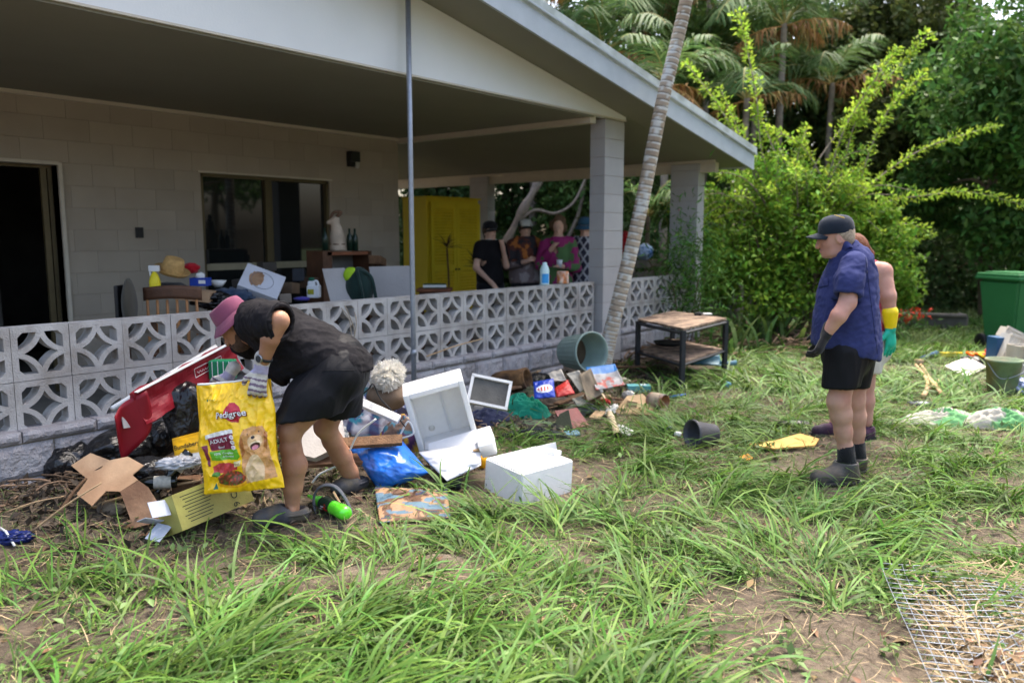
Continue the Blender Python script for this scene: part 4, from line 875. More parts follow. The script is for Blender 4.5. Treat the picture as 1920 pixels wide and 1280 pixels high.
# ------------------------------------------------------------------ man bending over the rubbish
def bending_man():
    D = 4.32; J = lambda u, v, w=0.: on_d(u, v, D + w)
    t = thing('person', G(590, 960), 'man in black shirt and shorts with maroon bucket hat bending over the rubbish', 'person')
    hu = unit(-.60 * VR + .79 * VU); hf = unit(-.79 * VR - .60 * VU + .12 * VF); hu = unit(hu - (hu @ hf) * hf); hs = np.cross(hu, hf); HC = J(447, 612, .02)
    allp = [J(395, 560, -.5), J(720, 1000, -.5), J(395, 560, .65), J(720, 1000, .65)]; lo, hi = bbox(allp, .1); lo[2] = -.05
    Sn, Sf = J(480, 602, -.17), J(482, 600, .20); EL, WR = J(523, 602, -.34), J(495, 676, -.29)
    hipn, hipf = J(628, 712, -.10), J(640, 706, .12); kn, kf = J(546, 806, -.16), J(612, 800, .22)
    b = SDF(lo, hi, .0068); headset(b, HC, hf, hu, hs)
    b.cone(HC - hu * .06 - hf * .02, J(482, 600, .01), .058, .066, .03)
    b.limb([Sn, EL], [.062, .049], .02); b.limb([EL, J(507, 634, -.335), WR], [.050, .047, .031], .015); b.ell(EL + [0, 0, .012], (.04, .04, .035), None, .02)
    b.limb([Sf, J(452, 668, .26), J(432, 700, .22)], [.06, .048, .032], .02)
    b.limb([J(500, 615), J(560, 645), J(640, 695)], [.11, .12, .12], .05, (VF, 1.35))
    b.limb([hipn, kn], [.088, .062], .03); b.ell(kn + VR * -.012, (.058, .058, .062), None, .03); b.limb([kn, J(545, 838, -.158), J(553, 872, -.15), J(549, 915, -.14), J(548, 952, -.13), J(549, 968, -.13)], [.053, .055, .064, .050, .034, .034], .02)
    b.limb([J(553, 972, -.13), J(520, 982, -.15), J(496, 985, -.17)], [.040, .038, .028], .02); b.ell(J(547, 958, -.165), (.018, .018, .02), None, .015)
    b.limb([hipf, kf], [.088, .064], .03); b.ell(kf - VR * .012, (.06, .06, .062), None, .03); b.limb([kf, J(623, 825, .26), J(640, 855, .31), J(656, 885, .36), J(664, 903, .39), J(668, 915, .40)], [.055, .058, .061, .049, .037, .035], .02)
    b.limb([J(672, 915, .40), J(655, 925, .36), J(640, 930, .33)], [.038, .036, .03], .02)
    smesh('body', b, SKIN, t, lambda V: .0016 * (fbm(V[:, 0] * 40, V[:, 1] * 40, V[:, 2] * 40, 3, 2) - .5))
    # beard, hair
    s = SDF(HC - .2, HC + .2, .0055); R = np.stack([hf, hs, hu], 1)
    s.ell(HC + hf * .040 - hu * .082, (.064, .0585, .046), R, .02); s.ell(HC + hf * .012 - hu * .045, (.045, .0675, .05), R, .02); s.ell(HC + hf * .098 - hu * .056, (.012, .03, .010), R, .01)
    smesh('beard', s, mat('beard', (.095, .055, .035), var=.4, scale=60, rough=.9, bump=.8, bscale=220), t, lambda V: .005 * (fbm(V[:, 0] * 90, V[:, 1] * 90, V[:, 2] * 90, 4, 2) - .5))
    # shirt
    s = SDF(lo, hi, .0068); s.limb([J(486, 606, .0), J(533, 628), J(588, 656), J(638, 684), J(655, 694)], [.116, .134, .142, .136, .128], .06, (VF, 1.34))
    s.limb([Sn + VR * .03, Sn * .25 + EL * .75, EL + VR * .03], [.096, .088, .084], .05); s.limb([Sf, J(455, 662, .26)], [.09, .08], .05); s.limb([J(474, 598, -.04), J(488, 600, 0)], [.088, .10], .04); s.ell(J(540, 680, -.02), (.12, .15, .12), None, .06)
    arm = unit(EL - Sn); s.hem(Sn + (EL - Sn) * .98 + VR * .008, unit(arm + VR * .75 - VU * .15), .12, .05, .013); s.hem(J(456, 655, .26), unit(J(455, 668, .26) - Sf), .12, .04, .013)
    s.hem(J(646, 694, 0), -VU + .05 * VR, .32, .03, .014); s.hem(J(466, 597, 0), unit(HC - J(480, 604)), .10, .03, .013)
    sh = smesh('shirt', s, BLACK_T, t, lambda V: ridges(V, J(650, 690) - J(480, 600) + VF * .5, 16, .007, 3, .35) * sm(V[:, 2], .4, .7) + ridges(V, VU + VF * .4, 11, .005, 8, .3) + ridges(V, VR + VU * .6, 24, .0035, 18, .3))
    hn = unit(arm + VR * .75 - VU * .15); hp = Sn + (EL - Sn) * .98 + VR * .008; RH = frame(hn, VU); aa = np.linspace(0, 2 * math.pi, 33); hv = bvh_of(sh); pts = []
    for k in aa:
        d = RH @ A3(math.cos(k), math.sin(k), 0); h = hv.ray_cast(Vector(hp - hn * .008 + d * .16), Vector(-d)); q_ = np.array(h[0]) if h[0] is not None and np.linalg.norm(np.array(h[0]) - hp) < .125 else hp - hn * .008 + d * .088
        pts.append(q_)
    MB().tube(np.array(pts), .0065, 6).obj('sleeve_hem', cloth('black_hem', (.016, .015, .017), .2, .85, .2, 260, 0), sh, True)
    # shorts
    s = SDF(lo, hi, .0068); s.limb([J(640, 668, 0), J(645, 700, 0)], [.122, .136], .05, (VF, 1.3)); s.limb([hipn + VU * .02, J(590, 750, -.135), J(562, 800, -.155)], [.142, .142, .148], .05); s.limb([hipf, J(632, 760, .17), J(628, 800, .2)], [.14, .125, .115], .05)
    s.hem(J(567, 781, -.15), unit(-VU + .1 * VR), .22, .10, .013); s.hem(J(630, 774, .2), unit(-VU - .05 * VR), .155, .10, .013)
    st = smesh('shorts', s, BLACK_S, t, lambda V: ridges(V, VU + VR * .6, 12, .007, 5, .3))
    bv = bvh_of(st); decal('adidas', 532, 731, -math.radians(57), 9.5, bv, mat('white_print', (.75, .75, .75), var=.05, bump=0), st, .0, 1.0)
    hm = MB(); U = np.linspace(604, 664, 24); hm.tube(view_hits(bv, U, 696 - .05 * (U - 604) - 1.2 * np.sin((U - 604) / 12), .001), .0016, 5); hm.obj('seam', BLACK_S, st)
    # bucket hat
    hat = put('hat', None, None) if False else None
    hc = HC + hu * .052 - hf * .010; a = np.linspace(0, 2 * math.pi, 40, endpoint=False)
    def ring(rad, z, fl=1.12, sag=0.): return hc + np.outer(np.cos(a) * rad * fl, hf) + np.outer(np.sin(a) * rad, hs) + np.outer(z + sag * np.cos(2 * a) + .004 * np.sin(3 * a + 1), hu)
    def rings(L): 
        q = MB(); n = 40; V = np.concatenate(L); F = [(i * n + j, i * n + (j + 1) % n, (i + 1) * n + (j + 1) % n, (i + 1) * n + j) for i in range(len(L) - 1) for j in range(n)]; return q, V, F
    M_hat = cloth('hat_cotton', srgb(122, 66, 88), .12, .9, .3, 300)
    q, V, F = rings([ring(.092, -.012), ring(.0935, .0), ring(.092, .03), ring(.088, .06), ring(.083, .084), ring(.078, .092), ring(.05, .097), ring(.001, .098)]); q.add(V, F); hat = q.obj('hat', M_hat, t, auto=50)
    q, V, F = rings([ring(.0945, .010), ring(.104, .000, 1.12, .003), ring(.115, -.012, 1.12, .005), ring(.125, -.023, 1.12, .007), ring(.134, -.034, 1.12, .008), ring(.1345, -.038, 1.12, .008), ring(.124, -.027, 1.12, .007), ring(.108, -.008, 1.12, .003), ring(.090, .006)]); q.add(V, F); q.obj('brim', M_hat, hat, auto=60)
    q = MB(); q.tube(np.r_[ring(.0945, .006), ring(.0945, .006)[:1]], .0016, 5).tube(np.r_[ring(.1205, -.018, 1.12, .006), ring(.1205, -.018, 1.12, .006)[:1]], .0011, 5).tube(np.r_[ring(.128, -.0265, 1.12, .0075), ring(.128, -.0265, 1.12, .0075)[:1]], .0011, 5); q.obj('stitching', M_hat, hat)
    # watch
    fa = unit(WR - EL); R = frame(fa, VF); wc = WR - fa * .018; wt = MB(); aa = np.linspace(0, 2 * math.pi, 25); wt.tube(wc + np.outer(np.cos(aa), R[:, 0]) * .037 + np.outer(np.sin(aa), R[:, 1]) * .037, .009, 8, flat=.45, hint=fa)
    w = wt.obj('watch', mat('watch_strap', (.02, .02, .022), rough=.5), t, True); dn = unit(-VF - .6 * VR - .15 * VU); dn = unit(dn - (dn @ fa) * fa)
    MB().lathe([(.021, 0), (.0225, .004), (.0225, .010), (.019, .012)], wc + dn * .036, frame(dn), 24).obj('bezel', mat('watch_steel', (.35, .35, .36), rough=.3, metal=.9), w, True)
    MB().lathe([(.0, .0128), (.018, .0125), (.018, .0115)], wc + dn * .036, frame(dn), 24, False).obj('dial', mat('watch_dial', (.03, .035, .04), rough=.15), w)
    # gloves
    def gcol(V, w0, f, n, sdv):
        x = (V - w0) @ f; c = np.tile(A3(.62, .58, .52), (len(V), 1)); nz = fbm(V[:, 0] * 40, V[:, 1] * 40, V[:, 2] * 40, 3); c *= (.7 + .5 * nz)[:, None]
        band = (np.sin(x * 210 + 3 * nz) > .1) & (x > .055); c = np.where(band[:, None], A3(.12, .085, .12) * (1 + nz[:, None]), c)
        cf = (x > -.015) & (x < .03); return np.where(cf[:, None], A3(.42, .38, .52) * (.7 + .5 * nz[:, None]), c)
    GM = mat('work_glove', attr=True, var=.15, scale=40, rough=.9, bump=.5, bscale=200)
    glove('glove', WR + fa * .045, unit(J(484, 735, -.31) - WR), VF + VR * -.1, -VR, GM, t, (.35, .75, .6), .2, 1.12, .055, col=gcol, cuffr=.039)
    glove('glove', J(430, 703, .22), A3(-.4, .3, -.8), VF, -VR, GM, t, (.5, .6, .5), .16, 1.1, .05, h=.006, col=gcol)
    # clogs
    M_clog = mat('clog_rubber', srgb(66, 66, 70), var=.18, scale=25, rough=.6, bump=.15, col2=srgb(92, 84, 72))
    def clog(heel, toe, name='clog'):
        d = unit((toe - heel) * [1, 1, 0]); sdv = np.cross(VU, d); g = min(heel[2], toe[2]); lo, hi = bbox([heel, toe], .12); s = SDF(lo, hi, .006)
        h0, t0 = heel.copy(), toe.copy(); h0[2] = t0[2] = g + .045
        s.limb([h0, h0 * .55 + t0 * .45, t0], [.047, .050, .047], .03, (sdv, 1.08)); s.cone(h0 * .5 + t0 * .5 + VU * .03, t0 * .85 + h0 * .15 + VU * .012, .042, .036, .03, (sdv, 1.15))
        s.ell(h0 * .8 + t0 * .2 + VU * .06, A3(.07, .036, .055), np.stack([d, sdv, VU], 1), .012, 'cut')
        sl, P = s.sub(lo, hi); s.d[sl] = np.maximum(s.d[sl], g - P[2]); o = smesh(name, s, M_clog, t)
        q = MB(); q.tube(curve([h0 * .4 + t0 * .6 + sdv * .056, h0 + sdv * .052 - VU * .0, h0 - d * .052, h0 - sdv * .052, h0 * .4 + t0 * .6 - sdv * .056], 24) + VU * .012, .008, 6, flat=.5); q.obj('heel_strap', M_clog, o, True)
        for i in range(7):
            p = h0 * .25 + t0 * .75 + d * (.012 * (i % 3) - .02) + sdv * (.018 * (i // 3 - 1) * 1.) + VU * .05; MB().lathe([(0.006, 0), (.006, .003), (.0, .0031)], p - VU * .004, None, 8).obj('vent_hole', mat('hole_black', (.004, .004, .004), bump=0), o)
        return o
    p = J(566, 982, -.12); q = J(490, 984, -.20); p[2] = float(gz(p[0], p[1])) + .002; q[2] = float(gz(q[0], q[1])) + .002; clog(p, q)
    p = J(678, 925, .42); q = J(635, 938, .30); p[2] = float(gz(p[0], p[1])) + .004; q[2] = float(gz(q[0], q[1])) + .004; clog(p, q)
    return t
bending_man()

# ------------------------------------------------------------------ man standing in navy shirt
def standing_man():
    D = float((G(1585, 900) - CAM) @ VF); Z = lambda x, y, w=0.: on_d(1380 + x / 2.2857, 380 + y / 2.2857, D + w)
    t = thing('person', G(1585, 897), 'standing man in navy work shirt, black shorts and dark cap seen from the side', 'person')
    hf = unit(-.93 * VR - .22 * VU + .32 * VF); hu = unit(VU - .22 * VR * 1.0); hu = unit(hu - (hu @ hf) * hf); hs = np.cross(hu, hf); HC = Z(428, 146, 0)
    lo, hi = bbox([Z(300, 30, -.45), Z(640, 1210, -.45), Z(300, 30, .45), Z(640, 1210, .45)], .05); lo[2] = -.05
    Sn, EL, WR = Z(505, 268, -.165), Z(478, 428, -.235), Z(392, 556, -.225); Sf = Z(470, 265, .17)
    b = SDF(lo, hi, .0075); headset(b, HC, hf, hu, hs, 1.02); b.cone(HC - hu * .05 - hf * .025, Z(488, 250, 0), .060, .072, .03); b.ell(HC - hu * .095 + hf * .03, (.04, .05, .03), np.stack([hf, hs, hu], 1), .03)
    b.limb([Sn, EL], [.06, .05], .02); b.limb([EL, Z(440, 485, -.26), WR], [.051, .047, .033], .015); b.limb([Sf, Z(440, 430, .26), Z(385, 540, .2)], [.06, .05, .033], .02)
    b.limb([Z(490, 290), Z(475, 450), Z(472, 600)], [.10, .13, .13], .05)
    kn, kf = Z(442, 850, -.09), Z(505, 845, .13)
    b.limb([Z(478, 640, -.10), kn], [.090, .063], .03); b.ell(kn - VR * .014, (.056, .056, .062), None, .04); b.limb([kn, Z(450, 905, -.08), Z(460, 980, -.07), Z(469, 1050, -.06), Z(472, 1110, -.06)], [.060, .063, .051, .042, .042], .03)
    b.limb([Z(505, 640, .11), kf], [.095, .070], .03); b.limb([kf, Z(512, 915, .15), Z(516, 985, .17), Z(517, 1050, .18)], [.066, .066, .053, .044], .02)
    smesh('body', b, SKIN_P, t, lambda V: .0018 * (fbm(V[:, 0] * 40, V[:, 1] * 40, V[:, 2] * 40, 3, 2) - .5))
    R = np.stack([hf, hs, hu], 1); s = SDF(HC - .2, HC + .2, .006); s.ell(HC - hf * .03 + hu * .022, (.084, .083, .075), R, .02); s.ell(HC - hf * .066 - hu * .026, (.040, .058, .045), R, .02); s.ell(HC + hf * .055, (.075, .1, .2), R @ roty(.22), .01, 'cut')
    smesh('hair', s, mat('hair_sandy', (.46, .37, .26), var=.35, scale=70, rough=.8, bump=.8, bscale=180), t, lambda V: .005 * (fbm(V[:, 0] * 80, V[:, 1] * 80, V[:, 2] * 80, 4, 2) - .5))
    # cap
    M_cap2 = cloth('cap_navy', (.010, .016, .026), .25, .8); a = np.linspace(0, 2 * math.pi, 36, endpoint=False); hc = HC + hu * .048
    cu = unit(hu + .12 * hf * -1); cf = unit(hf - (hf @ cu) * cu)
    def ring(r, z, fl=1.16): return hc + np.outer(np.cos(a) * r * fl, cf) - cf * .010 + np.outer(np.sin(a) * r, hs) + np.outer(np.full(36, z), cu)
    L = [ring(.090, -.022), ring(.092, .0), ring(.089, .03), ring(.080, .056), ring(.060, .076), ring(.03, .086), ring(.001, .088)]; n = 36; q = MB(); q.add(np.concatenate(L), [(i * n + j, i * n + (j + 1) % n, (i + 1) * n + (j + 1) % n, (i + 1) * n + j) for i in range(6) for j in range(n)]); cap = q.obj('cap', M_cap2, t, auto=70)
    def br(u, v): x = (u - .5) * 2; w = .078 * np.sqrt(np.clip(1 - (x * .0) ** 2, 0, 1)); return hc + cf * .0 + np.outer(.088 * np.sqrt(np.clip(1 - (x * .88) ** 2, .05, 1)) + v * .080 * np.sqrt(np.clip(1 - x * x, .02, 1)), cf) + np.outer(x * .078, hs) + np.outer(-.016 - .018 * v - .022 * x * x, cu)
    MB().grid(br, 17, 7, .004).obj('peak', M_cap2, cap, True); MB().ell if False else None
    bv = bvh_of(cap); U = np.linspace(1565, 1583, 14); MB().tube(view_hits(bv, U, 403 + (U - 1565) * .30 + 1.2 * np.sin(U * 2.2), .001), .0022, 5).obj('stitched_band', mat('yellow_thread', (.6, .42, .03), bump=0), cap)
    # shirt
    NAVY = cloth('navy_drill', (.030, .038, .122), .15, .85, .2, 300, .03)
    s = SDF(lo, hi, .0075); s.limb([Z(500, 262), Z(490, 315), Z(478, 400), Z(472, 500), Z(471, 600), Z(474, 690)], [.112, .138, .160, .178, .188, .190], .05, (VF, 1.02))
    s.limb([Sn, Z(484, 330, -.21), EL], [.072, .070, .078], .03); s.limb([Sf, Z(450, 420, .25)], [.08, .07], .04); s.limb([Z(470, 205, 0), Z(492, 250)], [.078, .11], .03)
    s.hem(Z(470, 392, -.23), unit(EL - Sn), .14, .06, .013); s.hem(Z(452, 400, .25), unit(Z(450, 420, .25) - Sf), .13, .05, .013)
    s.hem(Z(475, 640, 0), unit(-VU - .24 * VR), .34, .06, .014); s.hem(Z(452, 196, 0), unit(HC - Z(480, 235)), .11, .04, .012)
    sh = smesh('shirt', s, NAVY, t, lambda V: ridges(V, VU + VR * .3, 9, .007, 3, .28) * sm(V[:, 2], .6, .8) + ridges(V, VR + VU * .5, 18, .0055, 6, .35) + ridges(V, VU * .8 - VR, 26, .003, 16, .3))
    q = MB(); cc = curve([Z(452, 205, -.05), Z(478, 178, -.085), Z(505, 195, -.03), Z(508, 205, .05)], 20); q.tube(cc, .028, 8, flat=.28, hint=VU); q.obj('collar', NAVY, sh, True)
    bv = bvh_of(sh); U0 = lambda x: 1380 + x / 2.2857; V0 = lambda y: 380 + y / 2.2857
    q = MB(); y = np.linspace(235, 650, 40); q.tube(view_hits(bv, U0(555 + (y - 235) * .125), V0(y), .001), .0028, 5); q.obj('back_seam', cloth('navy_dark', (.028, .036, .11)), sh)
    gx, gy = np.meshgrid(np.linspace(356, 396, 9), np.linspace(332, 362, 7)); q = MB(); q.grid(lambda u, v: view_hits(bv, U0(356 + 40 * u), V0(335 + 28 * v - 10 * u), .006), 9, 6, .004); q.obj('pocket_flap', NAVY, sh)
    s = SDF(lo, hi, .0075); s.limb([Z(475, 590, 0), Z(478, 650, 0)], [.155, .15], .05); s.limb([Z(470, 640, -.09), Z(446, 800, -.10)], [.122, .104], .05); s.limb([Z(505, 640, .1), Z(497, 790, .12)], [.135, .108], .05)
    s.hem(Z(443, 788, -.10), unit(-VU + .08 * VR), .155, .12, .013); s.hem(Z(498, 785, .13), -VU, .13, .12, .013); smesh('shorts', s, BLACK_S, t, lambda V: ridges(V, VU, 10, .009, 2, .25))
    glove('glove', WR + unit(WR - EL) * .01, unit(Z(352, 640, -.24) - WR), -VR * .8 + VF * .6, VF - VR, cloth('black_glove', (.016, .015, .015), .4, .7), t, (.35, .5, .45), .12, 1.1, .05); glove('glove', Z(383, 545, .2), A3(-.3, .2, -.9), VF, -VR, MATS['black_glove'], t, (.4, .5, .4), .12, 1.1, .05, h=.008)
    SOCK = cloth('black_sock', (.014, .014, .015), .3, .95, .6, 200); BOOT = mat('grey_boot', srgb(70, 70, 72), var=.25, scale=18, rough=.6, bump=.2, col2=srgb(100, 88, 74))
    for (an, bt, toe, heel, nm) in ((Z(470, 1045, -.06), Z(476, 1120, -.06), Z(335, 1172, -.10), Z(508, 1180, -.05), 0), (Z(517, 1030, .18), Z(520, 1100, .18), Z(430, 1125, .16), Z(535, 1128, .2), 1)):
        g = float(gz(heel[0], heel[1])); sk_ = MB().tube([an + VU * .01, (an + bt) / 2, bt], [.052, .055, .058], 18).obj('sock', SOCK, t, True)
        heel = heel.copy(); toe = toe.copy(); heel[2] = toe[2] = g + .05; d = unit(toe - heel); sdv = np.cross(VU, d); lo2, hi2 = bbox([heel, toe, bt + VU * .05], .12); s = SDF(lo2, hi2, .007)
        s.limb([heel + d * .02, heel * .5 + toe * .5, toe - d * .03], [.048, .050, .052], .03, (sdv, 1.0)); s.cone(heel + d * .04 + VU * .03, bt + VU * .015, .056, .060, .03); s.cone(heel * .55 + toe * .45 + VU * .03, bt, .045, .05, .05)
        sl, P = s.sub(lo2, hi2); s.d[sl] = np.maximum(s.d[sl], g + .004 - P[2]); s.hem(bt + VU * .02, VU, .1, .04, .014); bo = smesh('boot', s, BOOT, t)
        q = MB(); oc = [heel - d * .052, heel + sdv * .055, heel * .5 + toe * .5 + sdv * .058, toe + sdv * .045 - d * .02, toe + d * .028, toe - sdv * .045 - d * .02, heel * .5 + toe * .5 - sdv * .058, heel - sdv * .055, heel - d * .052]
        P = curve(oc, 40); P[:, 2] = g + .016; q.tube(P, .015, 6, flat=1); q.obj('sole', mat('boot_sole', (.03, .028, .026), rough=.8), bo, True)
standing_man()

# ------------------------------------------------------------------ woman behind him
def woman_behind():
    D = float((G(1610, 815) - CAM) @ VF); Z = lambda x, y, w=0.: on_d(1380 + x / 2.2857, 380 + y / 2.2857, D + w)
    t = thing('person', G(1610, 812), 'woman in red patterned singlet with green rubber glove half hidden behind navy shirt man', 'person')
    lo, hi = bbox([Z(320, 110, -.4), Z(720, 1010, -.4), Z(320, 110, .4), Z(720, 1010, .4)], .05); lo[2] = -.05
    hf = unit(-.9 * VR - .15 * VU - .2 * VF); hu = unit(VU - .1 * VR); hu = unit(hu - (hu @ hf) * hf); hs = np.cross(hu, hf); HC = Z(500, 205)
    b = SDF(lo, hi, .009); headset(b, HC, hf, hu, hs, .93); b.cone(HC - hu * .05 - hf * .02, Z(555, 280), .05, .06, .03); S1, E1, W1 = Z(628, 296, -.10), Z(652, 400, -.16), Z(664, 505, -.17)
    b.limb([Z(560, 300), S1], [.085, .072], .04); b.limb([S1, E1], [.066, .055], .02); b.limb([E1, W1], [.056, .035], .02); b.limb([Z(545, 300, .1), Z(520, 430, .24), Z(470, 500, .22)], [.06, .05, .034], .03)
    b.limb([Z(570, 320), Z(575, 500), Z(575, 620)], [.125, .13, .14], .05)
    b.limb([Z(560, 640, -.09), Z(552, 770, -.1), Z(556, 850, -.1), Z(560, 940, -.1)], [.10, .068, .062, .042], .03); b.limb([Z(540, 640, .1), Z(480, 780, .08), Z(450, 860, .05), Z(420, 960, 0)], [.10, .068, .060, .042], .03)
    smesh('body', b, SKIN_P, t)
    s = SDF(HC - .25, HC + .25, .008); R = np.stack([hf, hs, hu], 1); s.ell(HC + hu * .03 - hf * .02, (.10, .083, .10), R, .02); s.ell(HC + hf * .085 - hu * .01, (.06, .09, .11), R, .01, 'cut'); s.cone(HC - hf * .10 + hu * .04, HC - hf * .155 - hu * .05, .030, .022, .02); s.cone(HC - hf * .155 - hu * .05, HC - hf * .15 - hu * .12, .024, .008, .02)
    smesh('hair', s, mat('hair_auburn', (.20, .062, .022), var=.35, scale=50, rough=.6, bump=.7, bscale=140), t, lambda V: .006 * (fbm(V[:, 0] * 70, V[:, 1] * 70, V[:, 2] * 20, 4, 2) - .5))
    s = SDF(lo, hi, .009); s.limb([Z(565, 320), Z(575, 420), Z(578, 560)], [.138, .14, .152], .05); s.cone(Z(590, 262, -.05), Z(585, 330, -.04), .03, .05, .03); s.hem(Z(576, 575), -VU, .25, .05, .014)
    smesh('singlet', s, mat('red_print', srgb(150, 40, 58), var=.5, scale=40, rough=.85, col2=srgb(190, 110, 120)), t)
    s = SDF(lo, hi, .009); s.limb([Z(577, 560), Z(575, 620)], [.15, .16], .05); s.limb([Z(562, 640, -.09), Z(558, 745, -.1)], [.12, .10], .05); s.limb([Z(545, 640, .1), Z(515, 745, .1)], [.12, .10], .05); s.hem(Z(560, 728, -.1), -VU, .15, .1, .014); s.hem(Z(520, 728, .1), -VU, .12, .1, .014)
    smesh('shorts', s, cloth('beige_cotton', srgb(192, 186, 172)), t, lambda V: ridges(V, VU, 10, .005, 2, .3))
    def gcol(V, w0, f, n, sdv):
        x = (V - w0) @ f; return np.where((x < .0)[:, None], A3(*srgb(236, 205, 20)), A3(*srgb(20, 170, 140)))
    glove('rubber_glove', W1 + A3(0, 0, -.055), A3(0, 0, -1) + VR * .08, -VR * .2 - VF * .1 + VF * .5, -VR, mat('rubber_two_tone', attr=True, var=.06, rough=.4, bump=.05), t, (.12, .2, .15), .18, 1.28, .115, h=.006, col=gcol, cuffr=.045)
    M_sh = cloth('purple_trainer', (.03, .016, .03), .5, .7, c2=srgb(78, 24, 62))
    for h_, to in ((Z(570, 965, -.1), Z(520, 975, -.15)), (Z(425, 985, .0), Z(345, 1000, -.05))):
        g = float(gz(h_[0], h_[1])); a, c = h_.copy(), to.copy(); a[2] = c[2] = g + .042; lo2, hi2 = bbox([a, c], .14); d = unit(c - a); s = SDF(lo2, hi2, .008); s.limb([a, (a + c) / 2, c], [.042, .045, .042], .03); s.cone(a + VU * .02, a + VU * .06, .045, .042, .03); sl, P = s.sub(lo2, hi2); s.d[sl] = np.maximum(s.d[sl], g - P[2]); s.hem(a + VU * .06, VU, .09, .03, .014); so_ = smesh('trainer', s, M_sh, t)
        MB().box((a + c) / 2 * [1, 1, 0] + [0, 0, g + .012], (np.linalg.norm(c - a) + .08, .088, .024), frame(VU, d)).obj('sole', mat('dark_sole', (.03, .03, .03)), so_)
woman_behind()

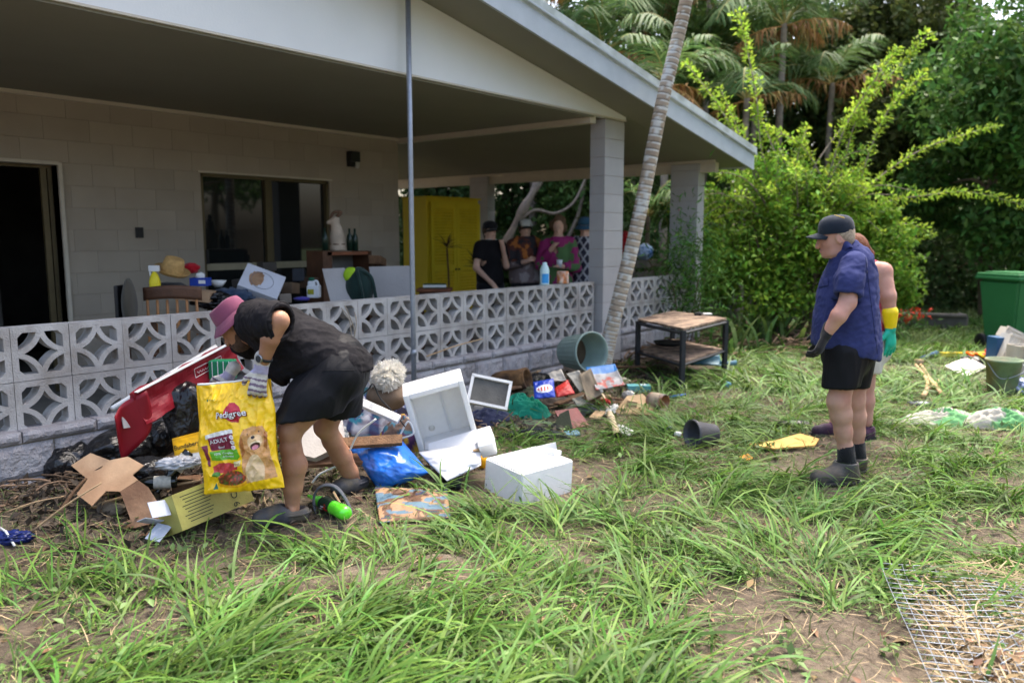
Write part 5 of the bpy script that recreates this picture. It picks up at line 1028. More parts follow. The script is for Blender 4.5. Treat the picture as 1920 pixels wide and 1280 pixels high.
# ------------------------------------------------------------------ four people in the shade of the carport
FLOOR = .05
def carport_person(label, u, v, d, hf, shirt_m, pants_m, arms, hair=None, cap=None, shirt_bot=.86, wide=1., hat_label=None, extra=None, seed=0, sleeve=.6, shirt_col=None, h=.013, mask=False):
    HC = on_d(u, v, d); base = A3(HC[0], HC[1], FLOOR); t = thing('person', base, label, 'person'); hf = unit(hf); hu = unit(VU - (VU @ hf) * hf); hs = np.cross(hu, hf); H = HC[2] + .12 - FLOOR; k = H / 1.68
    side = unit(hs * A3(1, 1, 0)); P = lambda z, s=0., f=0.: base + VU * z * k + side * s + unit(hf * A3(1, 1, 0)) * f
    lo, hi = bbox([base - .55, base + [.55, .55, H + .2]], .05); lo[2] = FLOOR - .03
    b = SDF(lo, hi, .012); headset(b, HC, hf, hu, hs, .96); b.cone(HC - hu * .06 - hf * .02, P(1.40), .05, .06, .03); b.limb([P(1.36), P(1.15), P(.95)], [.12, .12, .13], .05)
    for q, (el, wr) in zip((-1, 1), arms):
        sh = P(1.365, q * .175 * wide); e = P(*el); w = P(*wr); b.limb([sh, e], [.052, .042], .02); b.limb([e, w], [.043, .028], .02); f = unit(w - e); b.cone(w, w + f * .07, .032, .03, .02)
        for i in range(4): b.cone(w + f * .07 + side * (.018 * (i - 1.5)), w + f * .13 + side * (.02 * (i - 1.5)) - hu * .01, .010, .008, .008)
        b.cone(w + f * .03, w + f * .07 + VU * .03, .013, .01, .01)
    for q in (-1, 1): b.limb([P(.88, q * .09), P(.48, q * .095, .02), P(.08, q * .1)], [.085, .055, .04], .02); b.limb([P(.05, q * .1, -.03), P(.04, q * .105, .13)], [.04, .032], .02)
    smesh('body', b, SKIN_D, t)
    s = SDF(lo, hi, h); s.limb([P(1.37), P(1.2), P(shirt_bot + .1), P(shirt_bot - .1)], [.145 * wide, .15 * wide, .165 * wide, .17 * wide], .05, (side, 1.12))
    for q, (el, wr) in zip((-1, 1), arms):
        sh = P(1.37, q * .165 * wide); e = P(*el); w = P(*wr)
        if sleeve <= 1: s.limb([sh, sh + (e - sh) * (sleeve + .06)], [.085, .07], .04); s.hem(sh + (e - sh) * sleeve, e - sh, .12, .04, .02)
        else: s.limb([sh, e], [.085, .066], .04); s.limb([e, w], [.066, .05], .03); s.hem(w - (w - e) * .1, w - e, .1, .03, .02)
    s.hem(P(shirt_bot), -VU, .34, .05, .02); s.hem(P(1.46), VU, .11, .03, .02); me = s.mesh('shirt', lambda V: ridges(V, VU + side * .3, 9, .008, seed, .3))
    if shirt_col is not None: set_col(me, shirt_col(s.V, P, side))
    put('shirt', me, shirt_m, t, True)
    s = SDF(lo, hi, .014); s.limb([P(shirt_bot + .06), P(.86)], [.15 * wide, .155 * wide], .05, (side, 1.1))
    for q in (-1, 1): s.limb([P(.86, q * .085), P(.48, q * .095, .02), P(.08, q * .10)], [.115, .085, .07], .04)
    for q in (-1, 1): s.hem(P(.07, q * .1), -VU, .12, .04, .02)
    smesh('trousers', s, pants_m, t)
    for q in (-1, 1): z = SDF(P(.05, q * .1, .05) - .2, P(.05, q * .1, .05) + .2, .012); z.limb([P(.05, q * .1, -.03), P(.045, q * .105, .14)], [.05, .042], .02); smesh('shoe', z, mat('dark_sole', (.03, .03, .03)), t)
    R = np.stack([hf, hs, hu], 1)
    if hair:
        s = SDF(HC - .3, HC + .3, .012); s.ell(HC + hu * .035 - hf * .03, (.10, .09, .105), R, .02); s.ell(HC + hf * .085 - hu * .03, (.085, .085, .13), R, .02, 'cut')
        for (f_, s_, z_, r_) in hair[1]: s.ell(HC + hf * f_ + hs * s_ + hu * z_, (r_, r_, r_ * 1.1), R, .03)
        smesh('hair', s, hair[0], t, lambda V: .016 * (fbm(V[:, 0] * 30, V[:, 1] * 30, V[:, 2] * 30, 4, 3) - .5))
    if cap:
        m, col, brim = cap; q = MB(); q.lathe([(.098, -.01), (.099, .02), (.092, .055), (.07, .08), (.03, .092), (0.0, .094)], HC + hu * .062 - hf * .008, R, 26); me = q.mesh('hat')
        if col is not None: set_col(me, col(np.concatenate(q.v), HC, hf, hs, hu))
        hat = put('hat', me, m, t, True)
        if brim == 'peak': MB().grid(lambda x, y: HC + hu * .062 + np.outer(.085 * np.sqrt(np.clip(1 - (2 * x - 1) ** 2 * .8, .05, 1)) + .075 * y * np.sqrt(np.clip(1 - (2 * x - 1) ** 2, .03, 1)), hf) + np.outer((2 * x - 1) * .08, hs) - np.outer(.012 + .02 * y + .02 * (2 * x - 1) ** 2, hu), 13, 5, .006).obj('peak', m, hat, True)
        else: MB().lathe([(.096, .004), (.12, -.02), (.145, -.045), (.142, -.05), (.11, -.02), (.09, -.004)], HC + hu * .045, R, 26, False).obj('brim', m, hat, True)
    if mask: MB().grid(lambda x, y: HC - hu * .115 + np.outer(np.cos((x - .5) * 2.6) * .095, hf) + np.outer(np.sin((x - .5) * 2.6) * .085, hs) + np.outer((y - .5) * .06, hu), 12, 4, .006).obj('face_mask', mat('mask_white', (.62, .68, .72)), t, True)
    if extra: extra(t, P, HC, hf, hs)
    return t
to_cam = -VF
DARKC = cloth('dark_trousers', (.014, .015, .02))
hair_b = mat('hair_brown', (.07, .04, .022), var=.4, scale=40, rough=.7, bump=.6, bscale=120)
carport_person('woman in black t-shirt and cap with mask under her chin beside yellow wardrobe', 919, 436, 10.6, to_cam + VR * .6 - VU * .05, BLACK_T, DARKC, [((1.10, -.24, .05), (.92, -.16, .30)), ((1.12, .20, .08), (1.36, .10, .16))],
               hair=(hair_b, [(-.08, 0, -.05, .05), (-.09, 0, -.13, .04)]), cap=(cloth('cap_black', (.012, .012, .014)), None, 'peak'), seed=1, mask=True, wide=.92)
def fishing(V, P, side):
    z = (V[:, 2] - P(.86)[2]); n = fbm(V[:, 0] * 9, V[:, 1] * 9, V[:, 2] * 9, 5, 3); c = np.where((z > .3)[:, None], A3(.10, .03, .02), A3(.16, .12, .12)); c = np.where(((n > .56) & (z > .28))[:, None], A3(.42, .14, .03), c); c = np.where(((n < .42) & (z > .2))[:, None], A3(.03, .025, .03), c); return np.where(((n > .57) & (z <= .28))[:, None], A3(.28, .24, .24), c)
PATT = mat('patterned_cotton', attr=True, var=.1, rough=.8, bump=.15)
def whitecap(V, HC, hf, hs, hu): x = (V - HC) @ hf; s = (V - HC) @ hs; return np.where(((x > -.01) & (s > -.08))[:, None], A3(.52, .52, .47), A3(.03, .05, .045))
carport_person('person in orange and grey patterned long-sleeved shirt with white-fronted cap', 985, 432, 10.9, to_cam + VR * .25, PATT, DARKC, [((1.10, -.27, .06), (1.15, -.08, .24)), ((1.10, .27, .06), (1.18, .06, .24))],
               cap=(mat('cap_print', attr=True, rough=.8), whitecap, 'peak'), hair=(hair_b, []), seed=2, wide=1.12, sleeve=2, shirt_col=fishing)
def blotch(V, P, side): n = fbm(V[:, 0] * 11 + 4, V[:, 1] * 11, V[:, 2] * 11, 15, 2); return np.where((n > .53)[:, None], A3(.07, .15, .05), A3(.26, .02, .12))
def cup(t, P, HC, hf, hs): MB().lathe([(.03, 0), (.042, .10), (.038, .10), (.027, .005)], P(1.07, .03, .29), None, 16).obj('cup', mat('cup_white', (.7, .72, .76), rough=.4), t, True)
carport_person('woman in magenta and green patterned shirt holding a white cup', 1047, 428, 10.7, to_cam + VR * -.1 - VU * .08, PATT, cloth('teal_trousers', (.01, .03, .05)), [((1.10, -.24, .06), (1.30, -.08, .17)), ((1.06, .24, .06), (1.08, .06, .25))],
               hair=(mat('hair_light', (.13, .075, .04), var=.4, scale=40, rough=.7, bump=.6, bscale=120), [(-.02, 0, .13, .055), (-.06, .04, .10, .06), (-.06, -.06, .04, .07), (-.07, .06, 0, .06)]), seed=3, sleeve=2, shirt_col=blotch, extra=cup, shirt_bot=.80)
def diamonds(V, P, side): a = (V - P(0)) @ side * 9; z = V[:, 2] * 6; q = np.abs(((a + z) % 1) - .5) + 0; r = np.abs(((a - z) % 1) - .5); return np.where(((q < .12) | (r < .12))[:, None], A3(.40, .40, .42), A3(.022, .022, .04))
carport_person('person in black and white diamond-patterned top and blue hat half hidden by pillar', 1097, 428, 10.9, to_cam - VR * .2 - VU * .1, PATT, cloth('tan_trousers', (.12, .10, .08)), [((1.10, -.24, .04), (.88, -.22, .12)), ((1.10, .24, .04), (.9, .22, .12))],
               hair=(hair_b, []), cap=(cloth('hat_blue', (.035, .10, .17)), None, 'brim'), seed=4, shirt_col=diamonds, shirt_bot=.82)
# ================================================================== the heap of rubbish
TOCAM = unit(-VF + .30 * VU)
def pl_hit(u, v, p, n): d = ray(u, v); return CAM + d * (((np.asarray(p) - CAM) @ n) / (d @ n))
def flat_px(name, px, p, n, t, m, parent=None, label=None, cat=None, smooth=False):
    """a flat sheet of thickness t lying in the plane (p, n), its outline given by photo points"""
    n = unit(n); P = np.array([pl_hit(u, v, p, n) for u, v in px]); k = len(P); q = MB()
    a = np.r_[P, P - n * t]; ar = 0.; R = frame(n); Q = (P - P[0]) @ R
    ccw = np.sum(Q[:, 0] * np.roll(Q[:, 1], -1) - np.roll(Q[:, 0], -1) * Q[:, 1]) > 0; f = tuple(range(k)); g = tuple(range(2 * k - 1, k - 1, -1))
    q.add(a, [f if ccw else f[::-1], g if ccw else g[::-1]] + [((i, k + i, k + (i + 1) % k, (i + 1) % k) if ccw else ((i + 1) % k, k + (i + 1) % k, k + i, i)) for i in range(k)])
    o = q.obj(name, m, parent)
    if label: tag(o, label, cat)
    return o
def quad(c4, bulge=0., pw=.6, n=None, noise=0., fr=6, seed=0):
    """surface over four world corners (tl, tr, br, bl), swollen along n"""
    a, b, c, d = [np.asarray(x, float) for x in c4]; n = unit(np.cross(b - a, d - a)) if n is None else unit(n)
    def fn(u, v):
        P = np.outer((1 - u) * (1 - v), a) + np.outer(u * (1 - v), b) + np.outer(u * v, c) + np.outer((1 - u) * v, d)
        h = bulge * (np.sin(np.pi * np.clip(u, 0, 1)) ** pw) * (np.sin(np.pi * np.clip(v, 0, 1)) ** pw) + noise * (fbm(u * fr + seed, v * fr, seed, seed, 4) - .5) * np.minimum(1, 8 * np.minimum(np.minimum(u, 1 - u), np.minimum(v, 1 - v)) + .35)
        return P + np.outer(h, n)
    return fn
def crumple(c, rx, ry, up, m, name, label, cat, seed, amp=.06, R=None, fr=4., nu=44, paint=None, rough=.85, edge=.3, thick=.004):
    """a dropped cloth or bag: an uneven blanket of folds lying on the ground"""
    R = np.eye(3) if R is None else R
    def fn(u, v):
        a = 2 * math.pi * u; wob = 1 + edge * (fbm(np.cos(a) * 1.5 + seed, np.sin(a) * 1.5, seed, seed, 3) - .5) * 2
        x = np.cos(a) * v * rx * wob; y = np.sin(a) * v * ry * wob; n = fbm(x / rx * fr + seed, y / ry * fr, seed * 3, seed, 4); rd = 1 - np.abs(2 * n - 1) * 2
        z = up * (1 - v ** 2) ** .8 * (.5 + .5 * n * 1.3) + amp * rd * (.35 + .65 * (1 - v)) * sm(1.02 - v, 0, .15)
        return np.asarray(c) + np.stack([x, y, np.maximum(z, .003)], 1) @ R.T
    nv = max(10, nu // 2)
    if paint: o = paint_obj(name, fn, nu, nv, paint, None, rough, .2, .2)
    else: q = MB(); q.grid(fn, nu, nv); o = q.obj(name, m, None, True)
    return tag(o, label, cat)
FOAM = mat('foam', (.84, .84, .83), var=.03, scale=30, rough=.75, bump=.12, bscale=160, spec=.2, transl=.22)
CARD = mat('cardboard', srgb(178, 146, 114), var=.14, scale=10, rough=.9, bump=.1, col2=srgb(158, 124, 94)); CARD_W = mat('wet_cardboard', srgb(110, 80, 58), var=.25, scale=12, rough=.75, col2=srgb(160, 126, 96)); CARD_L = mat('pale_cardboard', srgb(186, 160, 124), var=.2, scale=9, rough=.9, col2=srgb(150, 124, 92))
BAGB = mat('black_poly', (.009, .009, .010), var=.3, rough=.25, bump=1., bscale=15, spec=.5); WOODB = mat('old_wood', srgb(104, 78, 56), var=.35, scale=16, rough=.9, bump=.5); STICK = mat('dry_stick', srgb(170, 142, 108), var=.25, rough=.9, bump=.3)
PLW = mat('white_plastic', (.68, .68, .66), var=.1, scale=8, rough=.45, bump=.05); BLKP = MATS['black_plastic']
INK = mat('black_ink', (.015, .015, .014), bump=0, var=.1); WHITE = MATS['white_print']
def sr(*c): return A3(*srgb(*c))

# ------------------------------------------------------------------ bag of dog food held by the bending man
def dog_food():
    D = 4.09; C = [on_d(368, 722, D), on_d(508, 710, D + .01), on_d(527, 913, D - .08), on_d(384, 926, D - .06)]
    t = thing('dog_food_bag', (C[2] + C[3]) / 2, 'big yellow printed bag of dog food hanging from the gloved hand', 'bag'); base = quad(C, .055, .55, -VF + .12 * VU)
    def warp(u, v):
        P = base(u, v) + np.outer(.010 * np.sin(v * 9 + 5 * u) + .014 * (fbm(v * 5, u * 1.5, 0, 33, 3) - .5) + .022 * (u - .5) * (sm(v, .5, 1) - sm(1 - v, .75, 1)), VR) + np.outer(.010 * (fbm(u * 5, v * 1.5, 3, 34, 3) - .5), VU); fold = .030 * (fbm(u * 4 + 2, v * 4, 1, 7, 4) - .5) * 2 * (.4 + .6 * np.exp(-v * 2.5)) + .012 * (1 - 2 * np.abs(2 * fbm(u * 7 + v * 3, v * 6 - u * 2, 1, 17, 3) - 1)) + .016 * np.sin((u * 9 + v * 2.2)) * np.exp(-v * 6) * sm(u, .3, .8) - .02 * np.exp(-((u - .83) / .12) ** 2 - (v / .12) ** 2)
        fold += .006 * np.sin(v * 22 + 6 * fbm(u * 3, v * 3, 0, 3)) * (1 - sm(u, .0, .25)); return P + np.outer(fold * np.minimum(1, 12 * np.minimum(u, 1 - u) + .1), -VF)
    def S(x): return (x - 98) / 407
    def T(y): return (y - 440) / 545
    def paint(u, v):
        x = 98 + u * 407; y = 440 + v * 545; n = fbm(x * .05, y * .05, 0, 2, 4); nf = fbm(x * .03, y * .13, 0, 4, 4)
        c = np.tile(sr(246, 196, 10), (len(u), 1)); c = c * (.92 + .16 * n)[:, None]
        def E(cx, cy, rx, ry): return ((x - cx) / rx) ** 2 + ((y - cy) / ry) ** 2 < 1
        def put_(mask, col): c[mask] = col if np.ndim(col) == 1 else col[mask]
        put_(E(400, 560, 120, 130) & (n > .45), sr(250, 205, 40))
        put_(E(312, 588, 44 + 6 * 0, 44), sr(190, 22, 50)); put_(inpoly(x, y, [(286, 560), (300, 536), (326, 540), (345, 560), (352, 600), (330, 640), (300, 632), (272, 612)]), sr(182, 20, 46))
        put_(inpoly(x, y, [(152, 690), (215, 676), (292, 668), (292, 690), (152, 712)]), sr(240, 236, 230)); put_(inpoly(x, y, [(165, 706), (292, 688), (290, 768), (172, 770)]), sr(116, 18, 52))
        put_(inpoly(x, y, [(164, 772), (300, 768), (312, 806), (300, 822), (162, 818)]), sr(96, 168, 34)); put_(inpoly(x, y, [(130, 742), (158, 742), (152, 846), (140, 846)]), sr(120, 24, 54))
        for k in range(3): put_(E(283, 708 + 26 * k, 11, 11), sr(238, 232, 224)); put_(E(283, 708 + 26 * k, 7, 7), sr(200, 180, 190))
        put_(inpoly(x, y, [(160, 850), (200, 832), (260, 836), (300, 852), (296, 874), (230, 884), (165, 880)]), sr(188, 58, 60) * (.6 + .9 * n)[:, None]); put_(E(180, 888, 24, 12), sr(70, 120, 30) * (.6 + n)[:, None])
        put_(inpoly(x, y, [(278, 832), (314, 826), (316, 852), (280, 860)]), sr(232, 214, 160))
        # the dog: fur, darker ears, muzzle, eyes, nose, tongue
        nf = .7 * fbm(x * .05, y * .11, 0, 4, 3) + .3 * fbm(x * .2, y * .4, 0, 14, 2); fur = sr(206, 150, 90) * (.62 + .75 * nf)[:, None]; body = inpoly(x, y, [(328, 700), (345, 672), (392, 660), (440, 668), (462, 704), (470, 760), (484, 840), (486, 928), (350, 942), (332, 880), (318, 800), (312, 750)]); put_(body, fur)
        put_(body & E(395, 880, 46, 80), sr(226, 192, 146) * (.8 + .4 * nf)[:, None]); put_(inpoly(x, y, [(318, 736), (334, 700), (338, 790), (322, 812)]) | inpoly(x, y, [(446, 690), (466, 720), (462, 790), (446, 770)]), sr(164, 100, 50) * (.7 + .6 * nf)[:, None])
        put_(E(398, 738, 40, 34), sr(226, 188, 138) * (.8 + .4 * nf)[:, None]); put_(E(400, 760, 27, 18), sr(70, 34, 28)); put_(E(400, 766, 17, 11), sr(206, 126, 138)); put_(inpoly(x, y, [(366, 752), (396, 742), (434, 748), (420, 736), (380, 738)]), sr(238, 214, 178))
        put_(E(388, 715, 10, 8), sr(34, 24, 22)); put_(E(363, 697, 4, 3.5) | E(416, 692, 4, 3.5), sr(40, 24, 16))
        # bowl of kibble
        put_(E(268, 936, 82, 26), sr(226, 160, 10)); kb = E(268, 914, 80, 36); cell = vnoise(x * .11, y * .13, 0, 9); put_(kb, sr(120, 62, 36) * (.45 + 1.1 * cell)[:, None]); put_(kb & (cell > .66), sr(176, 66, 34)); put_(kb & (cell < .24), sr(84, 96, 30))
        put_(inpoly(x, y, [(176, 930), (192, 962), (160, 962)]), sr(30, 110, 96)); put_(E(148, 518, 6, 6), sr(20, 110, 60)); return c
    fr = paint_obj('front_panel', warp, 190, 250, paint, t, .38, .5, .04, coat=.15)
    def back(u, v): P = base(u, v); Q = quad(C, 0)(u, v); return Q - (P - Q) * .9
    q = MB(); q.grid(lambda u, v: back(1 - u, v), 24, 30); q.obj('back_panel', mat('bag_yellow', srgb(236, 182, 16), var=.06, rough=.4), t, True)
    q = MB(); q.tube(np.array([warp(np.array([s]), np.array([0.]))[0] + VU * .004 for s in np.linspace(0, .74, 16)]), .006, 6, flat=.4); q.obj('top_fold', PLW, t, True)
    def place(cx, cy, rot=0., k=.009): 
        cr, s_ = math.cos(rot), math.sin(rot)
        return lambda a, b: warp(np.clip(S(cx + (a * cr - b * s_)), 0, 1), np.clip(T(cy - (a * s_ + b * cr)), 0, 1)) + TOCAM * k
    for nm, s, sz, cx, cy, rot, m, bold in (('lettering_outline', 'Pedigree', 44, 304, 610, .03, mat('maroon_ink', (.16, .03, .02), bump=0), .05), ('lettering', 'Pedigree', 44, 302, 608, .03, WHITE, .012), ('lettering', 'ADULT', 28, 222, 732, .12, WHITE, .01), ('lettering', 'Beef', 17, 228, 762, .06, WHITE, .0), ('lettering', '100%', 15, 202, 792, .0, WHITE, .005), ('lettering', 'Complete', 14, 254, 792, .0, WHITE, 0.), ('lettering', '& Balanced', 13, 254, 808, .0, WHITE, 0.), ('lettering', 'MEAT', 13, 297, 850, .1, mat('brown_ink', (.12, .05, .02), bump=0), 0.), ('lettering', 'PETCARE', 12, 188, 520, .03, mat('green_ink', (.02, .16, .06), bump=0), 0.)):  # bolder maroon print behind the white name is its dark outline
        lettering(s, sz, place(cx, cy, rot, .007 if nm == 'lettering_outline' else .010), m, fr, nm, bold * sz)
    return t
dog_food()

# ------------------------------------------------------------------ left end of the heap
def leftheap():
    RED = mat('red_carton', srgb(128, 12, 30), var=.18, scale=6, rough=.5, bump=.04)
    a, b = on_y(268, 762, -.62), on_y(440, 668, -.42); ax = unit(b - a); L = np.linalg.norm(b - a); up = unit(VU - (VU @ ax) * ax); nn = np.cross(ax, up); R = np.stack([ax, nn, up], 1); c = (a + b) / 2
    t = thing('red_carton', a * [1, 1, 0], 'long red carton leaning against the breeze wall behind the yellow bag', 'carton')
    q = MB(); q.grid(lambda u, v: c + np.outer((u - .5) * L * 1.08, ax) + np.outer((v - .5) * .19, up) + np.outer(.03 * (fbm(u * 5, v * 2, 0, 6, 3) - .5) * 2 - .03 * (v - .5), nn), 40, 12, .035); q.obj('carton_body', RED, t); q = MB(); q.grid(lambda u, v: a + np.outer(-u * .20 + .03, ax) + np.outer((v - .55) * (.20 + .10 * u) - .12 * u, up) + np.outer(-.05 * u + .03 * np.sin(u * 5 + v * 2), nn), 14, 10, .004); q.obj('flap', RED, t, True); MB().box(a - ax * .04 - nn * .07 * 0 + nn * -.06 - up * .05, (.14, .006, .12), R @ roty(.35) @ rotx(.3)).obj('label_panel', mat('grey_label', srgb(176, 172, 170), var=.12), t); MB().box(c + up * .098, (L * 1.05, .03, .004), R).obj('edge_strip', PLW, t)
    bv = bvh_of(bpy.data.objects['carton_body']); K = [(364, 692), (414, 667), (417, 680), (367, 708), (364, 692)]; q = MB()
    for (u0, v0), (u1, v1) in zip(K, K[1:]): f = np.linspace(0, 1, 8); q.tube(view_hits(bv, u0 + (u1 - u0) * f, v0 + (v1 - v0) * f, .002), .0016, 4)
    q.obj('printed_frame', WHITE, t); U = np.linspace(370, 410, 40); MB().tube(view_hits(bv, U, 699 - (U - 370) * .50 + 2.2 * np.sin(U * 1.3), .002), .0012, 4).obj('printed_script', WHITE, t)
    e = [on_y(210, 766, -.50), on_y(405, 650, -.34)]; tag(MB().tube([e[0], (e[0] + e[1]) / 2, e[1]], .016, 12).obj('white_tube', PLW, None, True), 'straight white plastic tube lying along the top of the red carton', 'tube')
    gb = on_y(418, 692, -.52); o = MB().rbox(gb, (.15, .09, .12), frame(VU, VR), .008).obj('green_box', mat('green_tin', srgb(20, 126, 84), var=.08, rough=.45)); tag(o, 'bright green striped box behind the top of the yellow bag', 'box')
    for k in range(4): MB().box(gb + VR * (-.05 + .035 * k) - VF * .047, (.004, .003, .115), frame(VU, VR)).obj('stripe', WHITE, o)
    for i, (u, v, d, r, lb) in enumerate(((235, 842, 4.72, (.22, .17, .13), 'black plastic rubbish bag sagging behind the cardboard cross'), (300, 822, 4.85, (.10, .09, .11), 'knotted top of black rubbish bag beside the red carton flap'), (350, 775, 4.75, (.13, .12, .20), 'black rubbish bag standing between red carton and yellow bag'), (130, 905, 4.62, (.13, .12, .12), 'black plastic scrap bulging under the left edge of cardboard'), (270, 885, 4.45, (.14, .12, .09), 'low black plastic bag under the right arm of cardboard'))):
        c = on_d(u, v, d); c[2] = max(c[2], float(gz(c[0], c[1])) + r[2] * .55); tag(MB().blob(c, r, None, .28, 1.5, 40 + i, 5, False).obj('rubbish_bag', BAGB, None, True), lb, 'bag')
    # unfolded cardboard: a cross on the bag and a bent lower flap
    z4 = lambda L: [(x / 2.6667, 560 + y / 2.6667) for x, y in L]; p0 = on_d(205, 905, 4.18)
    t = flat_px('cardboard_cross', z4([(355, 832), (452, 770), (548, 806), (640, 788), (720, 832), (662, 880), (690, 905), (600, 962), (530, 960), (460, 1034), (382, 976), (438, 902)]), p0, -VF * .62 + VU * .78 - VR * .1, .005, CARD, None, 'unfolded brown cardboard box lying like a cross over black bags', 'cardboard')
    p1 = pl_hit(640 / 2.6667, 560 + 935 / 2.6667, p0, unit(-VF * .62 + VU * .78 - VR * .1)); flat_px('bent_flap', z4([(690, 905), (742, 942), (836, 1090), (786, 1116), (640, 1152), (576, 1132), (652, 1102), (630, 1040), (600, 962)]), p1, -VF * .80 + VU * .55 + VR * .22, .005, CARD_W, t)
    MB().box(pl_hit(185, 878, p0, unit(-VF * .62 + VU * .78 - VR * .1)) + TOCAM * .003, (.05, .003, .004), frame(TOCAM, VR + VU * .6)).obj('slot', INK, t)
    GL = mat('dark_bottle', (.006, .008, .006), rough=.08, var=.1, bump=0, spec=.6)
    for (u, v, d, az, lb) in ((289, 905, 4.30, 10, 'dark bottle with pale label lying under the cardboard edge'), (330, 880, 4.36, 65, 'dark wine bottle with cream label leaning neck down beside the yellow bag')):
        c = on_d(u, v, d); c[2] = max(c[2], float(gz(c[0], c[1])) + .04); R = frame(unit(VR * math.cos(math.radians(az)) * -1 - VF * .3 - VU * .55 * (az > 30)), VU); o = tag(MB().lathe([(.0, -.12), (.036, -.12), (.037, -.11), (.037, .03), (.03, .06), (.014, .09), (.013, .15), (.015, .155), (.0, .156)], c, R, 20).obj('bottle', GL, None, True), lb, 'bottle')
        MB().lathe([(.0376, -.09), (.0376, .0)], c, R, 20, False).obj('bottle_label', mat('cream_label', srgb(190, 186, 172), var=.3, scale=40, rough=.7), o, True)
    for (a, b, r, lb, m) in (((112, 962), (162, 896), .011, 'dark broken stick leaning at the left of the cardboard', WOODB), ((185, 948), (378, 900), .010, 'thin brown stick lying across under the cardboard cross', STICK), ((60, 1000), (190, 905), .006, 'pale dry stem lying on the soil at far left', STICK), ((10, 965), (120, 930), .005, 'thin bent straw stem beside the wall base', STICK), ((800, 668), (905, 635), .007, 'thin bamboo cane leaning against the breeze wall right of pole', STICK)):
        A, B = (G(*a, .02), on_d(b[0], b[1], float((G(*a) - CAM) @ VF) + .12)); B[2] = max(B[2], .06) if a[0] < 700 else B[2]
        if a[0] > 700: A, B = on_y(*a, -.17), on_y(*b, -.13)
        tag(MB().tube(curve([A, (A + B) / 2 + [0, 0, .012], B], 10), np.linspace(r, r * .7, 10), 7).obj('stick', m, None, True), lb, 'stick')
    o = G(213, 962, .03); tag(MB().blob(o, (.075, .045, .035), frame(VU, VR), .25, 2, 7, 4).obj('clod', mat('grey_clod', srgb(120, 108, 92), var=.3, rough=.95, bump=.5), None, True), 'grey muddy lump under the bent cardboard flap', 'lump')
    # yellow sugar packet
    C = [on_d(322, 822, 4.52), on_d(384, 806, 4.46), on_d(388, 862, 4.36), on_d(330, 868, 4.40)]; f = quad(C, .03, .6, TOCAM, .02, 4, 3)
    pk = tag(paint_obj('sugar_packet', f, 30, 24, lambda u, v: np.where((v > .72)[:, None], sr(226, 222, 210), np.where((v < .1)[:, None], sr(200, 150, 20), sr(232, 176, 22))), None, .45, .4), 'small yellow packet with dark lettering left of the big yellow bag', 'packet')
    bv = bvh_of(pk); decal('Bundaberg', 351, 838, -math.radians(14), 11.5, bv, INK, pk, .15)
    tag(MB().blob(on_d(335, 868, 4.30), (.10, .06, .03), frame(VU, VR + VF * .2), .35, 3, 9, 4, True).obj('plastic_wrapper', mat('clear_wrap', (.45, .46, .48), rough=.25, var=.3, bump=.4, bscale=30), None, True), 'crumpled grey plastic wrapper beside the wine bottle', 'wrapper')
    # olive wine carton
    a, b = G(318, 1012, .075), G(452, 962, .10); ax = unit(b - a); R = np.stack([ax, np.cross(VU, ax), VU], 1); R = R @ rotx(math.radians(-24)); L = np.linalg.norm(b - a); c = (a + b) / 2 + VU * .05; w, h = .17, .19
    OL = mat('olive_carton', srgb(172, 164, 84), var=.12, scale=9, rough=.6, col2=srgb(150, 140, 74)); t = tag(MB().box(c, (L, w, h), R).obj('wine_carton', OL, None), 'olive yellow printed carton lying crushed with open white end', 'carton')
    n = R[:, 1] if R[:, 1] @ -VF > 0 else -R[:, 1]; up = R[:, 2]; fc = c + n * (w / 2 + .0005); xd = ax if ax @ VR > 0 else -ax
    lettering('19 Crimes', .055, flat_place(fc + xd * (L * .30), -up * 1.0 if False else up, -xd, .002), INK, t); fb = fc
    for k in range(9): MB().box(fb + xd * (-.10 + .0) + up * (.07 - .017 * k), (.17 - .02 * (k % 3), .0015, .004), np.stack([ax, n, up], 1)).obj('print_line', INK, t)
    GREYC = mat('card_inside', srgb(186, 190, 200), var=.15, rough=.8)
    for k, (dz, dy, an) in enumerate(((.02, .06, .5), (-.05, .02, -.5), (.06, -.05, .2))): MB().box(a - ax * .05 + up * (dz + .04) + R[:, 1] * dy, (.10, .09, .004), R @ roty(an) @ rotx(.6 * k)).obj('torn_flap', GREYC, t)
    c = G(352, 935, .05); t = thing('small_carton', c, 'small brown open carton between olive carton and cardboard cross', 'carton'); MB().box(c + [0, 0, .02], (.15, .12, .11), frame(VU, VR + .3 * VF)).obj('carton_body', CARD_W, t); MB().box(c + VU * .085 - VF * .06, (.15, .08, .005), frame(VU + VF * .4, VR)).obj('flap', CARD, t); MB().box(c + VU * .08 + VR * .09, (.07, .12, .005), frame(VU - VR * .6, VR + VU)).obj('flap', CARD, t)
    p = G(20, 1012, .02); tag(MB().blob(p, (.09, .05, .025), frame(VU, VR), .4, 3, 5, 4, True).obj('blue_wrapper', mat('blue_foil', srgb(24, 36, 92), rough=.3, var=.2), None, True), 'crumpled dark blue wrapper at the left edge of the soil', 'wrapper'); tag(MB().tube([G(0, 995, .03), G(12, 1012, .05), G(28, 1030, .02)], .006, 7).obj('white_strip', PLW, None, True), 'thin white plastic strip at the left edge over blue wrapper', 'strip')
    p = G(330, 915, .05); tag(MB().box(p - VR * -.35 + VF * .1, (.12, .08, .012), deg(20, 10, 40)).obj('card_scrap', CARD_W, None), 'brown card scrap just under the bottom of the yellow bag', 'card')
leftheap()

